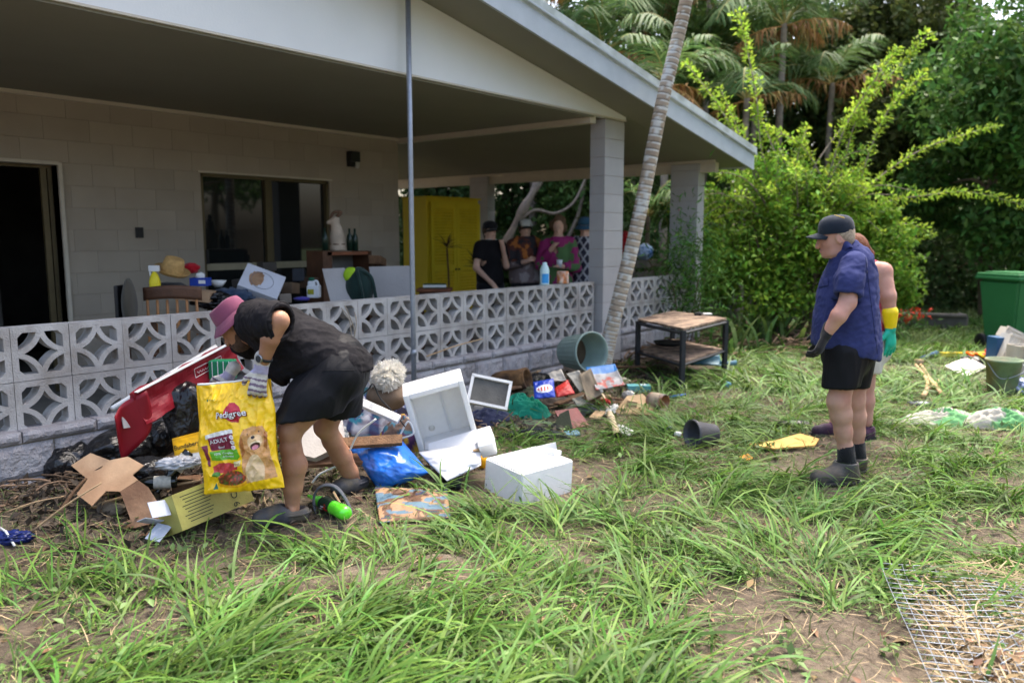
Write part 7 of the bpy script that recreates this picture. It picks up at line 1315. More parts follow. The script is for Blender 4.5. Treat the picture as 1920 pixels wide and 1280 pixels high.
# more of the muddy tangle between the rug and the bench
def tangle():
    MUD = cloth('muddy_cloth', srgb(92, 80, 68), .35, c2=srgb(66, 58, 50)); GR = cloth('grey_rag', srgb(126, 124, 120), .25); OLV = cloth('olive_rag', srgb(84, 86, 62), .3); TEAL = cloth('teal_rag', srgb(58, 100, 104), .3); CREAM = cloth('cream_rag', srgb(188, 178, 158), .2)
    for i, (u, v, rx, ry, up, m, lb) in enumerate(((770, 790, .22, .16, .16, MUD, 'muddy brown cloth wedged between towel and upright foam box'), (690, 775, .20, .15, .20, TEAL, 'teal rag on the heap above the power strip'), (1035, 760, .26, .12, .07, MUD, 'muddy mat flattened below the red packet'), (1000, 745, .16, .10, .08, OLV, 'olive rag between hollow log and green cloth'), (1095, 775, .20, .11, .06, GR, 'grey rag lying right of the red folder'), (1050, 700, .20, .12, .10, MUD, 'brown rag piled behind the snack packet'), (905, 775, .14, .10, .08, GR, 'grey rag under the front edge of white tray'), (1150, 720, .20, .10, .06, CREAM, 'cream rag between magazine and teal box'), (960, 700, .20, .12, .10, OLV, 'olive sacking behind the hollow log'), (610, 770, .2, .14, .22, CREAM, 'cream cloth heaped behind the bending man'), (880, 820, .13, .09, .05, MUD, 'muddy scrap right beside the foam slab corner'))):
        crumple(G(u, v), rx, ry, up, m, 'rag', lb, 'rag', 60 + i, .06, frame(VU, VR), 3.2, 44)
    for i, (u, v, L, az, tl, m, lb) in enumerate(((790, 715, .50, 20, 25, WOODB, 'dark lath leaning behind the upright foam box'), (870, 700, .60, -10, 8, WOODB, 'dark lath lying along the wall right of pole'), (940, 745, .40, 30, 6, CARD_W, 'wet brown board under the white tray'), (1010, 690, .55, -15, 10, WOODB, 'muddy plank behind the log by the wall'), (1070, 760, .45, 50, 4, WOODB, 'muddy batten below the torn cards'), (1175, 700, .5, -30, 6, WOODB, 'dark batten lying between tub and bench'), (660, 745, .45, 35, 18, CARD_L, 'pale batten sticking out of the plaid cloth'), (740, 835, .36, 10, 4, WOODB, 'short dark board just above the blue bag'), (1120, 790, .22, 70, 3, STICK, 'short pale stake beside the pipe'), (1215, 790, .3, -20, 3, WOODB, 'dark batten in the grass before the rusty tin'), (990, 720, .3, -40, 20, STICK, 'thin pale slat poking up beside the log'), (450, 930, .35, 15, 4, WOODB, 'dark lath lying under the yellow bag'))):
        d = unit(VR * math.cos(math.radians(az)) + VF * math.sin(math.radians(az)) + VU * math.sin(math.radians(tl))); c = G(u, v, .05 + L / 2 * math.sin(math.radians(tl))); tag(MB().rbox(c, (L, .05 + .02 * (i % 3), .018), frame(unit(VU - (VU @ d) * d), d), .003).obj('batten', m, None), lb, 'batten')
    for i, (u, v, c4, lb) in enumerate(((1118, 742, (206, 204, 196), 'crumpled white paper on the torn cards'), (1088, 728, (170, 150, 122), 'brown paper bag crushed beside the torn cards'), (985, 760, (70, 84, 60), 'dark green wrapper on the green cloth edge'), (1020, 725, (196, 186, 170), 'crumpled cream paper left of the red packet'), (760, 770, (208, 206, 200), 'crumpled white paper on the striped towel'), (640, 815, (200, 198, 192), 'white paper scrap under the rear knee'), (1180, 752, (214, 208, 196), 'crumpled pale paper above the flattened carton'), (845, 905, (90, 84, 76), 'muddy wad of paper by the black adapter'), (1132, 765, (190, 60, 50), 'small red wrapper beside the pipe top'), (300, 850, (190, 188, 186), 'pale plastic scrap on the black bag'), (1052, 742, (60, 90, 150), 'small blue wrapper under the red packet'), (1145, 780, (220, 216, 206), 'tiny white cup crushed by the pipe'))):
        tag(MB().blob(G(u, v, .05), (.055 + .02 * (i % 3), .045, .03), deg(20 * i, 10, 50 * i), .45, 2.6, 70 + i, 4, True).obj('crumpled_paper', mat('paper_%d' % i, srgb(*c4), var=.15, rough=.8), None, True), lb, 'paper')
tangle()

# ------------------------------------------------------------------ things by the standing couple and the bins
def farright():
    flat_px('plywood_sheet', [(1405, 832), (1450, 826), (1500, 812), (1536, 822), (1528, 834), (1452, 840)], G(1470, 832, .035), VU, .012, mat('yellow_ply', srgb(206, 166, 92), var=.15, scale=8, rough=.8), None, 'thin yellow plywood sheet lying in the grass at the man\'s feet', 'board'); flat_px('orange_scrap', [(1385, 856), (1402, 850), (1412, 858), (1396, 864)], G(1400, 858, .03), VU, .008, mat('orange_peel', srgb(206, 130, 30)), None, 'small orange scrap lying left of the plywood sheet', 'scrap')
    c = G(1490, 800, .025); tag(MB().blob(c, (.15, .06, .03), frame(VU, VR), .2, 2, 5, 4).obj('flat_shoe', BLKP, None, True), 'flat black shoe lying above the plywood sheet', 'shoe')
    c = G(1727, 762, .025); t = tag(MB().rbox(c, (.22, .10, .03), frame(VU, VR), .008).obj('handset', mat('handset_dark', srgb(58, 60, 76), rough=.35), None), 'dark grey handset lying in the grass below the branches', 'handset'); MB().box(c + VU * .016 + VR * .01, (.09, .06, .002), frame(VU, VR)).obj('screen', mat('handset_pale', srgb(180, 182, 190)), t); MB().box(c + VU * .016 + VR * .08, (.04, .07, .002), frame(VU, VR)).obj('keypad', mat('keypad', srgb(40, 40, 46), var=.5, scale=60), t)
    for i, (L, lb) in enumerate((([(1716, 690), (1735, 715), (1738, 735), (1730, 752)], 'forked pale branch upright in the grass right of the woman'), ([(1726, 690), (1745, 720), (1766, 748)], 'thin bent branch crossing the forked pale branch'), ([(1738, 738), (1752, 728), (1772, 712)], 'short pale branch pointing right at the fork'))): tag(MB().tube(curve([G(u, v, .04) for u, v in L], 14), np.linspace(.018, .024, 14), 7).obj('branch', STICK, None, True), lb, 'branch')
    def sack(u, v): n = fbm(u * 6, v * 4, 0, 4); return np.where((np.abs(np.sin(u * 9 + 2 * n)) > .8)[:, None], sr(104, 158, 104), sr(176, 172, 160) * (.75 + .4 * n)[:, None])
    crumple(G(1770, 795), .40, .16, .10, None, 'feed_sack', 'crumpled white and green woven sack lying in the grass', 'sack', 31, .07, frame(VU, VR), 4, 60, sack); crumple(G(1878, 800), .30, .13, .12, None, 'feed_sack', 'second woven sack with green edge at the right of the first', 'sack', 34, .08, frame(VU, VR - .2 * VF), 4, 56, sack)
    C = [G(1770, 695, .06), G(1815, 684, .09), G(1852, 692, .04), G(1812, 712, .02)]; q = MB(); q.grid(quad(C, .06, .6, VU, .03, 4, 5), 26, 22); tag(q.obj('white_sack', mat('white_sack', srgb(214, 210, 200), var=.1, rough=.7), None, True), 'flat white plastic sack lying left of the green bucket', 'sack')
    c = G(1878, 735); t = thing('bucket', c, 'faded green plastic bucket standing in front of white crates', 'bucket'); BK = mat('bucket_green', srgb(116, 134, 104), var=.25, scale=8, rough=.6, col2=srgb(140, 124, 92)); MB().lathe([(.0, 0), (.125, 0), (.13, .01), (.16, .31), (.168, .312), (.168, .335), (.155, .335), (.122, .015), (.0, .012)], c, None, 32, False).obj('bucket_wall', BK, t, True); MB().tube(curve([c + VR * .165 + VU * .31, c + VR * .12 - VF * .15 + VU * .24, c - VR * .10 - VF * .14 + VU * .16, c - VR * .165 + VU * .3], 20), .004, 6).obj('handle', M_galv, t, True)
    CR = mat('crate_white', srgb(206, 200, 190), var=.1, scale=6, rough=.5, col2=srgb(186, 176, 160))
    def crate(c, w, dp, h, R, lb):
        t = thing('plastic_crate', c * [1, 1, 0], lb, 'crate'); 
        for s in (-1, 1): MB().box(c + R[:, 0] * s * w / 2, (.012, dp, h), R).obj('side', CR, t); MB().box(c + R[:, 1] * s * dp / 2, (w, .012, h), R).obj('side', CR, t)
        MB().box(c - R[:, 2] * h / 2, (w, dp, .012), R).obj('bottom', CR, t); MB().box(c + R[:, 2] * h / 2 - R[:, 1] * dp / 2, (w + .03, .04, .03), R).obj('rim', CR, t)
        for k in range(7): MB().box(c - R[:, 1] * (dp / 2 + .009) + R[:, 0] * (w * (-.42 + .14 * k)), (.012, .008, h * .9), R).obj('rib', CR, t)
        return t
    crate(on_d(1897, 665, 9.0), .30, .2, .42, frame(VU + VR * .35, VR - .3 * VU), 'white ribbed plastic crate tipped up behind the green bucket'); crate(on_d(1930, 690, 8.6), .34, .3, .5, frame(VU, VR), 'white plastic crate standing at the right edge beside bucket'); crate(on_d(1893, 628, 9.3), .20, .15, .12, frame(VU + VR * .5, VR - .4 * VU), 'small white tub lying on top of the tipped crate')
    tag(MB().rbox(on_d(1868, 655, 9.1), (.12, .2, .30), frame(VU, VR), .006).obj('blue_box', mat('dark_blue_box', srgb(34, 76, 112), rough=.5), None), 'dark blue box standing between toolbox and white crate', 'box'); c = G(1915, 735, .05); tag(MB().blob(c, (.14, .1, .08), None, .3, 3, 8, 4, True).obj('blue_white_bag', mat('blue_white', srgb(160, 168, 200), var=.5, scale=12, rough=.4, col2=srgb(50, 66, 140)), None, True), 'crumpled blue and white bag at the right edge under crate', 'bag')
    c = G(1838, 688, .06); t = thing('tool_bag', c * [1, 1, 0], 'open tool bag with orange and red tools beside blue box', 'tool bag'); MB().blob(c, (.24, .14, .09), frame(VU, VR), .25, 3, 4, 4).obj('bag_body', BLKP, t, True)
    r = np.random.default_rng(3)
    for k in range(9): p = c + VR * r.uniform(-.2, .2) + VF * r.uniform(-.1, .08) + VU * r.uniform(.05, .12); d = unit(r.normal(size=3) * [1, 1, .3]); MB().tube([p - d * .07, p, p + d * .07], [.018, .02, .014], 8).obj('tool_handle', mat('tool_%d' % (k % 3), [srgb(226, 104, 20), srgb(190, 40, 24), srgb(220, 180, 30)][k % 3], rough=.4), t, True)
    tag(MB().rbox(G(1785, 672, .05), (.30, .05, .06), frame(VU, VR), .005).obj('spirit_level', mat('level_yellow', srgb(226, 190, 30), rough=.4), None), 'yellow spirit level lying left of the tool bag', 'level'); tag(MB().tube([G(1728, 678, .04), G(1756, 668, .05)], .03, 8).obj('blue_roll', mat('roll_blue', srgb(44, 76, 120)), None, True), 'dark blue roll lying left of the yellow level', 'roll'); tag(MB().rbox(G(1722, 684, .04), (.12, .09, .06), deg(0, 10, 30), .02).obj('tan_block', CARD_L, None), 'tan block lying in the grass by the green glove', 'block')
    # low planter box and red flowers
    a, b = on_d(1660, 585, 13.4), on_d(1812, 590, 13.0); t = thing('planter_box', (a + b) / 2 * [1, 1, 0], 'low weathered timber garden box edge on the lawn', 'planter'); TW = mat('grey_timber', srgb(118, 108, 98), var=.25, rough=.9); d = unit((b - a) * [1, 1, 0]); L = np.linalg.norm((b - a)[:2]); m = (a + b) / 2 * [1, 1, 0]
    MB().box(m + [0, 0, .13], (L, .06, .24), frame(VU, d)).obj('board', mat('dark_timber', srgb(92, 86, 80), var=.2), t); MB().box(m + [0, 0, .27], (L, .16, .035), frame(VU, d)).obj('capping', TW, t); MB().box(m + d * L / 2 + np.cross(VU, d) * .3 + [0, 0, .13], (.06, .6, .26), frame(VU, d)).obj('board', TW, t)
    c = on_d(1705, 590, 12.6); c[2] = .32; r = np.random.default_rng(8); t = thing('red_flowers', c * [1, 1, 0], 'spray of orange-red flowers in front of the planter box', 'flowers'); V, F = leaves(c + r.normal(size=(60, 3)) * [.14, .14, .05], .07, .6, .4, 4); kind(put('petals', mesh_np('petals', V, F), mat('orange_red', srgb(216, 66, 36), bump=0, transl=.2), t), 'stuff'); V, F = leaves(c - VU * .1 + r.normal(size=(160, 3)) * [.16, .16, .09], .10, .3, .4, 5); kind(put('leaf_clump', mesh_np('leaf_clump', V, F), L_mid, t), 'stuff')
    # wheelie bins
    def bin_(u, d, lb):
        b = on_d(u, 640, d) * [1, 1, 0]; t = thing('wheelie_bin', b, lb, 'bin', 'green wheelie bins'); BG = mat('bin_green', srgb(52, 112, 66), var=.08, scale=4, rough=.42, bump=.03); R = frame(VU, VR + .25 * VF); x, y = R[:, 0], R[:, 1]
        q = MB(); lo = [b + x * sx * .21 + y * sy * .24 + VU * .06 for sx, sy in ((-1, -1), (1, -1), (1, 1), (-1, 1))]; hi = [b + x * sx * .28 + y * sy * .34 + VU * .96 for sx, sy in ((-1, -1), (1, -1), (1, 1), (-1, 1))]; bm = bmesh.new(); vs = [bm.verts.new(p) for p in lo + hi]
        for f in ((3, 2, 1, 0), (4, 5, 6, 7), (0, 1, 5, 4), (1, 2, 6, 5), (2, 3, 7, 6), (3, 0, 4, 7)): bm.faces.new([vs[i] for i in f])
        bmesh.ops.bevel(bm, geom=bm.edges[:], offset=.035, segments=3, affect='EDGES'); me = bpy.data.meshes.new('bin_body'); bm.to_mesh(me); bm.free(); put('bin_body', me, BG, t, True).data.set_sharp_from_angle(angle=.7)
        MB().rbox(b + VU * .985, (.62, .74, .05), R, .02).obj('rim', BG, t); MB().rbox(b + VU * 1.025, (.60, .72, .05), R, .022).rbox(b + VU * 1.055, (.46, .56, .03), R, .014).obj('lid', BG, t); MB().tube([b + y * .40 - x * .26 + VU * .99, b + y * .40 + x * .26 + VU * .99], .018, 8).obj('handle', BG, t)
        for s in (-1, 1): MB().lathe([(.0, -.025), (.09, -.025), (.1, -.015), (.1, .015), (.09, .025), (0, .025)], b + x * s * .25 + y * .24 + VU * .1, frame(x), 20).obj('wheel', BLKP, t, True)
    bin_(1893, 11.0, 'left green wheelie bin standing on the lawn with closed lid'); bin_(1968, 10.9, 'right green wheelie bin cut off by the picture edge')
    # galvanised mesh panel, bottom right, and the straw caught on it
    c = on_z(1835, 1150, .05); t = thing('wire_mesh', c, 'bent galvanised wire mesh panel lying in the bottom right corner', 'mesh'); e1 = unit(VF * .96 + VR * .28); e2 = unit(VR * .95 - VF * .2)
    rng = np.random.default_rng(2); o = on_z(1730, 1290, .0)
    def warp(P): P = P.copy(); P[:, 2] = .045 + gz(P[:, 0], P[:, 1]) + .05 * vnoise(P[:, 0] * 3, P[:, 1] * 3, 0, 4) + .01; return P
    for k in range(19): s = np.linspace(-.15, 1.15, 22)[:, None]; MB().tube(warp(o + e2 * (.045 * k) + e1 * s * (.82 + .0 * k)), .0018, 5).obj('wire', M_galv, t, True)
    for k in range(22): s = np.linspace(0, .82, 18)[:, None]; MB().tube(warp(o + e1 * (-.12 + .05 * k) + e2 * s) + [0, 0, .003], .0018, 5).obj('wire', M_galv, t, True)
    for k in range(12): s = np.linspace(0, .7, 14)[:, None]; MB().tube(warp(o + e2 * (.15 + .05 * k) + e1 * .05 + unit(e1 * .8 + e2 * .7) * s) + [0, 0, .012], .0018, 5).obj('wire', M_galv, t, True)
    n = 5200; P = o + np.outer(rng.uniform(.1, .9, n), e2) + np.outer(rng.uniform(-.3, 1., n), e1); th = rng.uniform(0, 6.3, n); P[:, 2] = gz(P[:, 0], P[:, 1]) + rng.uniform(.0, .05, n) + .05 * (rng.random(n) < .15)
    V, F = blades(P, np.stack([np.cos(th), np.sin(th)], 1), rng.uniform(.05, .22, n), rng.uniform(.003, .007, n), rng.uniform(-.3, .4, n), rng.uniform(-.3, .8, n), 4, 9); k_ = kind(put('caught_straw', mesh_np('caught_straw', V, F), M_straw), 'stuff'); k_['label'] = 'dry stalks and straw caught on the wire mesh'; k_['category'] = 'straw'
    P = o + np.outer(rng.uniform(.15, .95, 420), e2) + np.outer(rng.normal(.0, .16, 420), e1); P[:, 2] = .03 + rng.uniform(0, .07, 420); V, F = leaves(P, .045, .45, .6, 6); k_ = kind(put('caught_leaves', mesh_np('caught_leaves', V, F), MATS['dead_leaf']), 'stuff'); k_['label'] = 'clot of dead leaves caught on the wire mesh'; k_['category'] = 'leaf litter'
farright()
# ================================================================== household things on the veranda
def veranda():
    YT = 1.5; T = lambda u, v, y=YT: on_y(u, v, y); DW = mat('dark_wood', srgb(84, 56, 38), var=.3, scale=10, rough=.55, bump=.2); RW = mat('red_wood', srgb(120, 70, 44), var=.25, scale=10, rough=.5, bump=.15); PINE = mat('pine_turned', srgb(150, 104, 62), var=.25, scale=12, rough=.5)
    t = thing('veranda_table', (2.7, 1.65, .05), 'dark table crowded with household things behind the breeze wall', 'table'); MB().rbox((2.75, 1.65, .785), (2.5, .85, .035), None, .008).obj('table_top', DW, t)
    for sx in (-1, 1):
        for sy in (-1, 1): MB().box((2.75 + sx * 1.15, 1.65 + sy * .36, .41), (.06, .06, .72)).obj('leg', DW, t)
    # straw hat
    c = T(322, 512, 1.45); R = frame(unit(VU + .35 * VR - .15 * VF), VR); SH = mat('straw_hat', srgb(184, 148, 92), var=.2, scale=40, rough=.85, bump=.4, bscale=90); h = tag(MB().lathe([(.09, .0), (.092, .03), (.085, .09), (.075, .13), (.06, .135), (.03, .115), (.0, .11)], c, R, 26).obj('straw_hat', SH, None, True), 'tan straw hat on top of the clutter near the doorway', 'hat'); MB().lathe([(.09, .004), (.115, .0), (.135, .015), (.145, .035), (.143, .038), (.115, .006), (.088, .012)], c, R, 30, False).obj('brim', SH, h, True)
    c = T(292, 557, 1.35); t = thing('spray_bottle', c, 'yellow spray bottle with white trigger on the table', 'spray bottle'); YB = mat('spray_yellow', srgb(214, 196, 20), rough=.4); MB().lathe([(.0, 0), (.042, 0), (.044, .02), (.044, .13), (.03, .18), (.016, .20), (.014, .21), (0, .21)], c, None, 18).obj('bottle_body', YB, t, True); MB().rbox(c + [0, 0, .235], (.085, .03, .05), frame(VU, VR), .006).box(c + VR * -.03 + [0, 0, .20], (.012, .018, .05), frame(VU, VR)).obj('trigger', PLW, t)
    tag(MB().blob(T(320, 540, 1.5), (.16, .12, .05), frame(VU, VR), .25, 2.5, 3, 4).obj('black_hat', cloth('felt_black', (.012, .012, .014)), None, True), 'soft black hat squashed under the straw hat', 'hat'); tag(MB().blob(T(358, 503, 1.6), (.08, .06, .045), None, .3, 2.5, 5, 4).obj('red_beanie', cloth('cap_red', srgb(168, 20, 34)), None, True), 'red cloth beanie right of the straw hat', 'beanie')
    c = T(376, 528, 1.45); t = tag(MB().rbox(c, (.16, .09, .07), frame(VU, VR), .004).obj('tissue_box', mat('tissue_blue', srgb(30, 62, 160), var=.15, rough=.5), None), 'blue tissue box with white tissue on the clutter', 'box'); MB().blob(c + [0, 0, .05], (.045, .02, .03), None, .4, 3, 6, 3).obj('tissue', PLW, t, True); MB().box(c - VF * .046 + VR * .03, (.06, .003, .03), frame(VU, VR)).obj('printed_panel', WHITE, t)
    tag(MB().lathe([(.03, 0), (.05, .02), (.075, .06), (.071, .06), (.045, .022), (.0, .012)], T(409, 538, 1.5), None, 22).obj('white_bowl', PLW, None, True), 'white bowl beside the blue tissue box', 'bowl'); tag(MB().rbox(T(368, 553, 1.4), (.30, .2, .09), frame(VU + .1 * VR, VR), .003).obj('open_carton', CARD, None), 'tan cardboard carton under the tissue box', 'carton')
    tag(MB().blob(T(395, 562, 1.35), (.16, .12, .07), frame(VU, VR), .25, 2, 5, 5, True).obj('rubbish_bag', BAGB, None, True), 'black plastic bag lying in the middle of the veranda table', 'bag'); tag(MB().blob(T(437, 556, 1.4), (.17, .12, .07), frame(VU, VR), .3, 2.5, 9, 4, True).obj('denim_bundle', cloth('denim', srgb(56, 70, 92), .3), None, True), 'bundle of blue denim left of the white appliance box', 'clothing')
    # tilted appliance carton
    c = T(489, 535, 1.35); xd = unit(VR * .86 - VU * .36 + VF * .2); zd = unit(VU * .72 - VF * .62 + VR * .35); zd = unit(zd - (zd @ xd) * xd); R = np.stack([xd, np.cross(zd, xd), zd], 1); wb = mat('box_white', srgb(196, 198, 206), var=.08, rough=.5); t = tag(MB().rbox(c, (.36, .30, .13), R, .004).obj('appliance_carton', wb, None), 'white appliance carton with ring picture tipped up on the table', 'carton')
    a = np.linspace(0, 2 * math.pi, 40); ring = lambda r0: c + R[:, 2] * .0665 + np.outer(np.cos(a) * r0, R[:, 0]) + np.outer(np.sin(a) * r0, R[:, 1]); MB().tube(ring(.10), .0025, 4).obj('printed_ring', mat('grey_ink', srgb(110, 112, 120), bump=0), t); MB().blob(c + R[:, 2] * .0655 - R[:, 0] * .05, (.06, .09, .002), R, .5, 3, 2, 3).obj('mud_stain', CARD_W, t); MB().box(c - R[:, 1] * .151 * (1 if R[:, 1] @ VF > 0 else -1) - R[:, 0] * .1, (.05, .003, .07), R).obj('printed_panel', mat('dark_ink2', srgb(50, 56, 76)), t)
    # chairs in front of the table
    b = on_y(322, 552, .75); t = thing('spindle_chair', (b[0], b[1], .05), 'wooden chair with turned spindles showing behind the breeze wall', 'chair'); x = unit(VR + .1 * VF); f = unit(np.cross(VU, x)); zt = b[2]; MB().grid(lambda u, v: b + np.outer((u - .5) * .42, x) + np.outer(.03 * (2 * u - 1) ** 2, VF) + np.outer((.5 - v) * .10 + .02 * np.cos((u - .5) * 3), VU), 14, 5, .022).obj('top_rail', DW, t, True)
    for k in range(6): p = b + x * (-.18 + .072 * k); MB().tube([p - VU * .04, p - VU * .14, p - VU * .2, p - VU * .34, p - VU * .44], [.010, .011, .016, .012, .01], 8).obj('spindle', PINE, t, True)
    MB().rbox(b * [1, 1, 0] - VF * -.2 + [0, 0, zt - .46], (.44, .42, .035), frame(VU, x), .01).obj('seat', DW, t)
    for sx in (-1, 1):
        for sy in (0, 1): p = b + x * sx * .18 + VF * .38 * sy; MB().tube([A3(p[0], p[1], zt - .47), A3(p[0], p[1], .3), A3(p[0], p[1], .05)], [.018, .024, .016], 8).obj('leg', PINE, t, True)
    b = on_y(243, 572, .9); t = thing('office_chair', (b[0], b[1], .05), 'dark padded office chair back beside the doorway', 'chair'); MB().blob(b, (.05, .16, .20), frame(VU, unit(VR + .3 * VF)), .05, 2, 3, 4).obj('backrest', cloth('chair_grey', srgb(70, 66, 56)), t, True); MB().rbox(b - VR * .06, (.03, .16, .30), frame(VU, VR), .01).obj('back_shell', BLKP, t); p = b - VR * -.2; MB().rbox(A3(p[0], p[1], .48), (.42, .42, .07), frame(VU, VR), .03).obj('seat', MATS['chair_grey'], t); MB().tube([A3(p[0], p[1], .46), A3(p[0], p[1], .12)], .03, 10).obj('column', BLKP, t)
    for k in range(5): a = k * 1.2566; MB().tube([A3(p[0], p[1], .13), A3(p[0] + .26 * math.cos(a), p[1] + .26 * math.sin(a), .09)], .02, 6).obj('foot', BLKP, t)
    # jug, shelf, figure, bottles
    c = T(589, 558, 1.3); t = thing('detergent_jug', c, 'white plastic jug with green cap standing on the table', 'jug'); MB().rbox(c + [0, 0, .06], (.12, .09, .12), frame(VU, VR), .012).rbox(c + VR * -.02 + [0, 0, .135], (.07, .07, .06), frame(VU, VR), .02).obj('jug_body', mat('jug_white', (.72, .74, .76), rough=.4), t); MB().tube(curve([c + VR * -.03 + VU * .15, c + VR * .03 + VU * .16, c + VR * .05 + VU * .10], 12), .012, 8).obj('handle', MATS['jug_white'], t, True); MB().lathe([(.028, 0), (.028, .03), (.0, .031)], c + VR * -.02 + VU * .165, None, 16).obj('cap', mat('cap_green', srgb(20, 84, 60)), t, True); MB().box(c - VF * .047 - VR * .02 + VU * .06, (.06, .003, .05), frame(VU, VR)).obj('printed_label', mat('label_olive', srgb(150, 150, 40), var=.3), t)
    tag(MB().blob(T(566, 560, 1.3), (.08, .05, .02), frame(VU, VR), .3, 3, 2, 3).obj('purple_cloth', cloth('purple', srgb(84, 76, 170)), None, True), 'small purple cloth lying beside the white jug', 'cloth')
    t = thing('wooden_shelf', (3.7, 1.85, .05), 'dark wooden shelf unit standing right of the window', 'shelf'); L, Rr = on_y(598, 470, 1.9), on_y(678, 470, 1.9)
    for p, w in ((L, .12), (Rr, .05)): MB().box((p[0], 1.9, (p[2] + .05) / 2), (w, .28, p[2] - .05)).obj('upright', DW, t)
    for z in (L[2] - .03, L[2] - .42, .5): MB().box(((L[0] + Rr[0]) / 2, 1.9, z), (Rr[0] - L[0], .28, .035)).obj('shelf_board', RW, t)
    MB().box(((L[0] + Rr[0]) / 2, 2.03, .72), (Rr[0] - L[0], .015, 1.3)).obj('back_board', mat('shelf_back', srgb(110, 110, 108), var=.15), t)
    c = on_y(633, 470, 1.85); t = thing('animal_figure', c, 'pale carved animal figure standing on the wooden shelf', 'figure'); FG = mat('figure_cream', srgb(186, 170, 152), var=.2, scale=12, rough=.8); s = SDF(c - [.25, .25, .05], c + [.25, .25, .6], .012); s.limb([c, c + [0, 0, .14], c + [0, 0, .22]], [.085, .075, .055], .03); s.limb([c + [0, 0, .2], c + VR * -.02 + [0, 0, .32]], [.055, .04], .03); s.limb([c + VR * -.01 + VU * .33, c - VR * .09 + VU * .30], [.04, .025], .02)
    sl, P = s.sub(c - .3, c + .7); s.d[sl] = np.maximum(s.d[sl], c[2] - P[2]); smesh('carving', s, FG, t); MB().tube(curve([c + VU * .36, c + VR * .05 + VU * .41, c - VR * .04 + VU * .40, c - VR * .07 + VU * .28, c - VR * .05 + VU * .15], 20), np.linspace(.02, .012, 20), 8).obj('mane', mat('mane_brown', srgb(110, 84, 66), var=.3), t, True); MB().tube([c + VU * .07 - VR * .086 - VF * .03, c - VF * .09 + VU * .07, c + VR * .086 + VU * .07 - VF * .03], .006, 6).obj('band', DW, t)
    for i, u in enumerate((656, 666, 610)): c = on_y(u, 470, 1.84); tag(MB().lathe([(.0, 0), (.033, 0), (.034, .12), (.028, .16), (.012, .19), (.012, .24), (0, .241)], c, None, 16).obj('bottle', GLS if False else mat('green_bottle', (.012, .03, .02), rough=.1), None, True), ('dark bottle standing right beside the carved figure', 'rightmost dark bottle on the wooden shelf', 'dark green bottle standing left of the carved figure')[i], 'bottle')
    tag(MB().rbox(on_y(708, 490, 1.7), (.36, .14, .10), deg(0, 8, 38), .02).obj('rough_timber', WOODB, None), 'rough dark timber piece lying right of the shelf', 'timber')
    # odds and ends that fill the table
    r = np.random.default_rng(12); cols = [srgb(60, 56, 52), srgb(96, 78, 60), srgb(40, 44, 52), srgb(120, 110, 98), srgb(70, 50, 38)]; names = ['dark camera case', 'brown leather pouch', 'black radio', 'grey parcel', 'brown wooden block', 'dark toolbox']; where = ['behind the white appliance carton', 'right of the appliance carton', 'in front of the window frame', 'left of the white jug', 'beside the wooden shelf upright', 'behind the denim bundle']
    for i, (u, v, y) in enumerate(((500, 500, 1.9), (545, 540, 1.7), (560, 515, 1.9), (530, 560, 1.35), (580, 530, 1.8), (455, 535, 1.7))): c = T(u, v, y); c[2] = max(c[2], .85); tag(MB().rbox(c, (.16, .12, .09 + .02 * (i % 3)), deg(0, 6 * (i % 2), 25 * i), .012).obj(names[i].replace(' ', '_'), mat('odd_%d' % (i % 5), cols[i % 5], var=.3, rough=.6), None), names[i] + ' ' + where[i] + ' on the table', names[i].split()[-1])
    # pale panels, backpack, stool, book
    PN = mat('pale_panel', srgb(168, 164, 162), var=.08, scale=4, rough=.8); flat_px('pale_board', [(604, 504), (646, 502), (668, 580), (626, 590)], on_y(630, 540, .75), -VF + .25 * VU, .02, PN, None, 'pale grey board leaning left of the backpack', 'board'); flat_px('pale_board', [(692, 500), (770, 498), (773, 580), (704, 590)], on_y(730, 540, .8), -VF + .2 * VU - .2 * VR, .02, PN, None, 'wider pale grey board leaning behind the steel pole', 'board')
    c = on_y(674, 540, .62); t = thing('backpack', c, 'dark green backpack with lime flap hanging behind the wall', 'backpack'); BP = cloth('pack_green', (.012, .03, .026), .3); MB().blob(c, (.10, .13, .19), frame(VU, VF), .08, 2, 3, 4).obj('pack', BP, t, True); MB().blob(c - VR * .07 + VU * .12 - VF * .02, (.045, .07, .07), frame(VU, VF), .1, 2, 5, 4).obj('flap', mat('lime_flap', srgb(150, 190, 30)), t, True); MB().tube(curve([c + VU * .16 + VR * .03 - VF * .05, c + VR * .12 + VU * .10 - VF * .06, c + VR * .16 - VU * .10 - VF * .05], 16), .016, 6, flat=.4).obj('strap', BP, t, True); MB().tube(curve([c + VU * .17 - VF * .09, c + VR * .04 - VF * .13, c - VU * .15 + VR * .06 - VF * .1], 16), .014, 6, flat=.4).obj('strap', BP, t, True)
    c = on_y(815, 540, 1.9); t = thing('brown_stool', (c[0], c[1], .05), 'small reddish wooden stool in front of the yellow wardrobe', 'stool'); MB().rbox(c - [0, 0, .02], (.42, .32, .04), frame(VU, VR), .008).obj('seat', RW, t); MB().rbox(c - [0, 0, .07], (.36, .26, .05), frame(VU, VR), .006).obj('apron', DW, t)
    for sx in (-1, 1):
        for sy in (-1, 1): p = c + VR * sx * .16 + VF * sy * .11; MB().tube([p - VU * .05, A3(p[0], p[1], .05)], .018, 8).obj('leg', DW, t)
    t = tag(MB().rbox(c + [0, 0, .03], (.28, .20, .045), frame(VU, VR + .1 * VF), .003).obj('green_book', mat('book_green', srgb(18, 76, 48), rough=.5), None), 'green covered book lying on the small stool', 'book'); MB().box(c + [0, 0, .03] - VF * .004, (.284, .196, .032), frame(VU, VR + .1 * VF)).obj('pages', PLW, t)
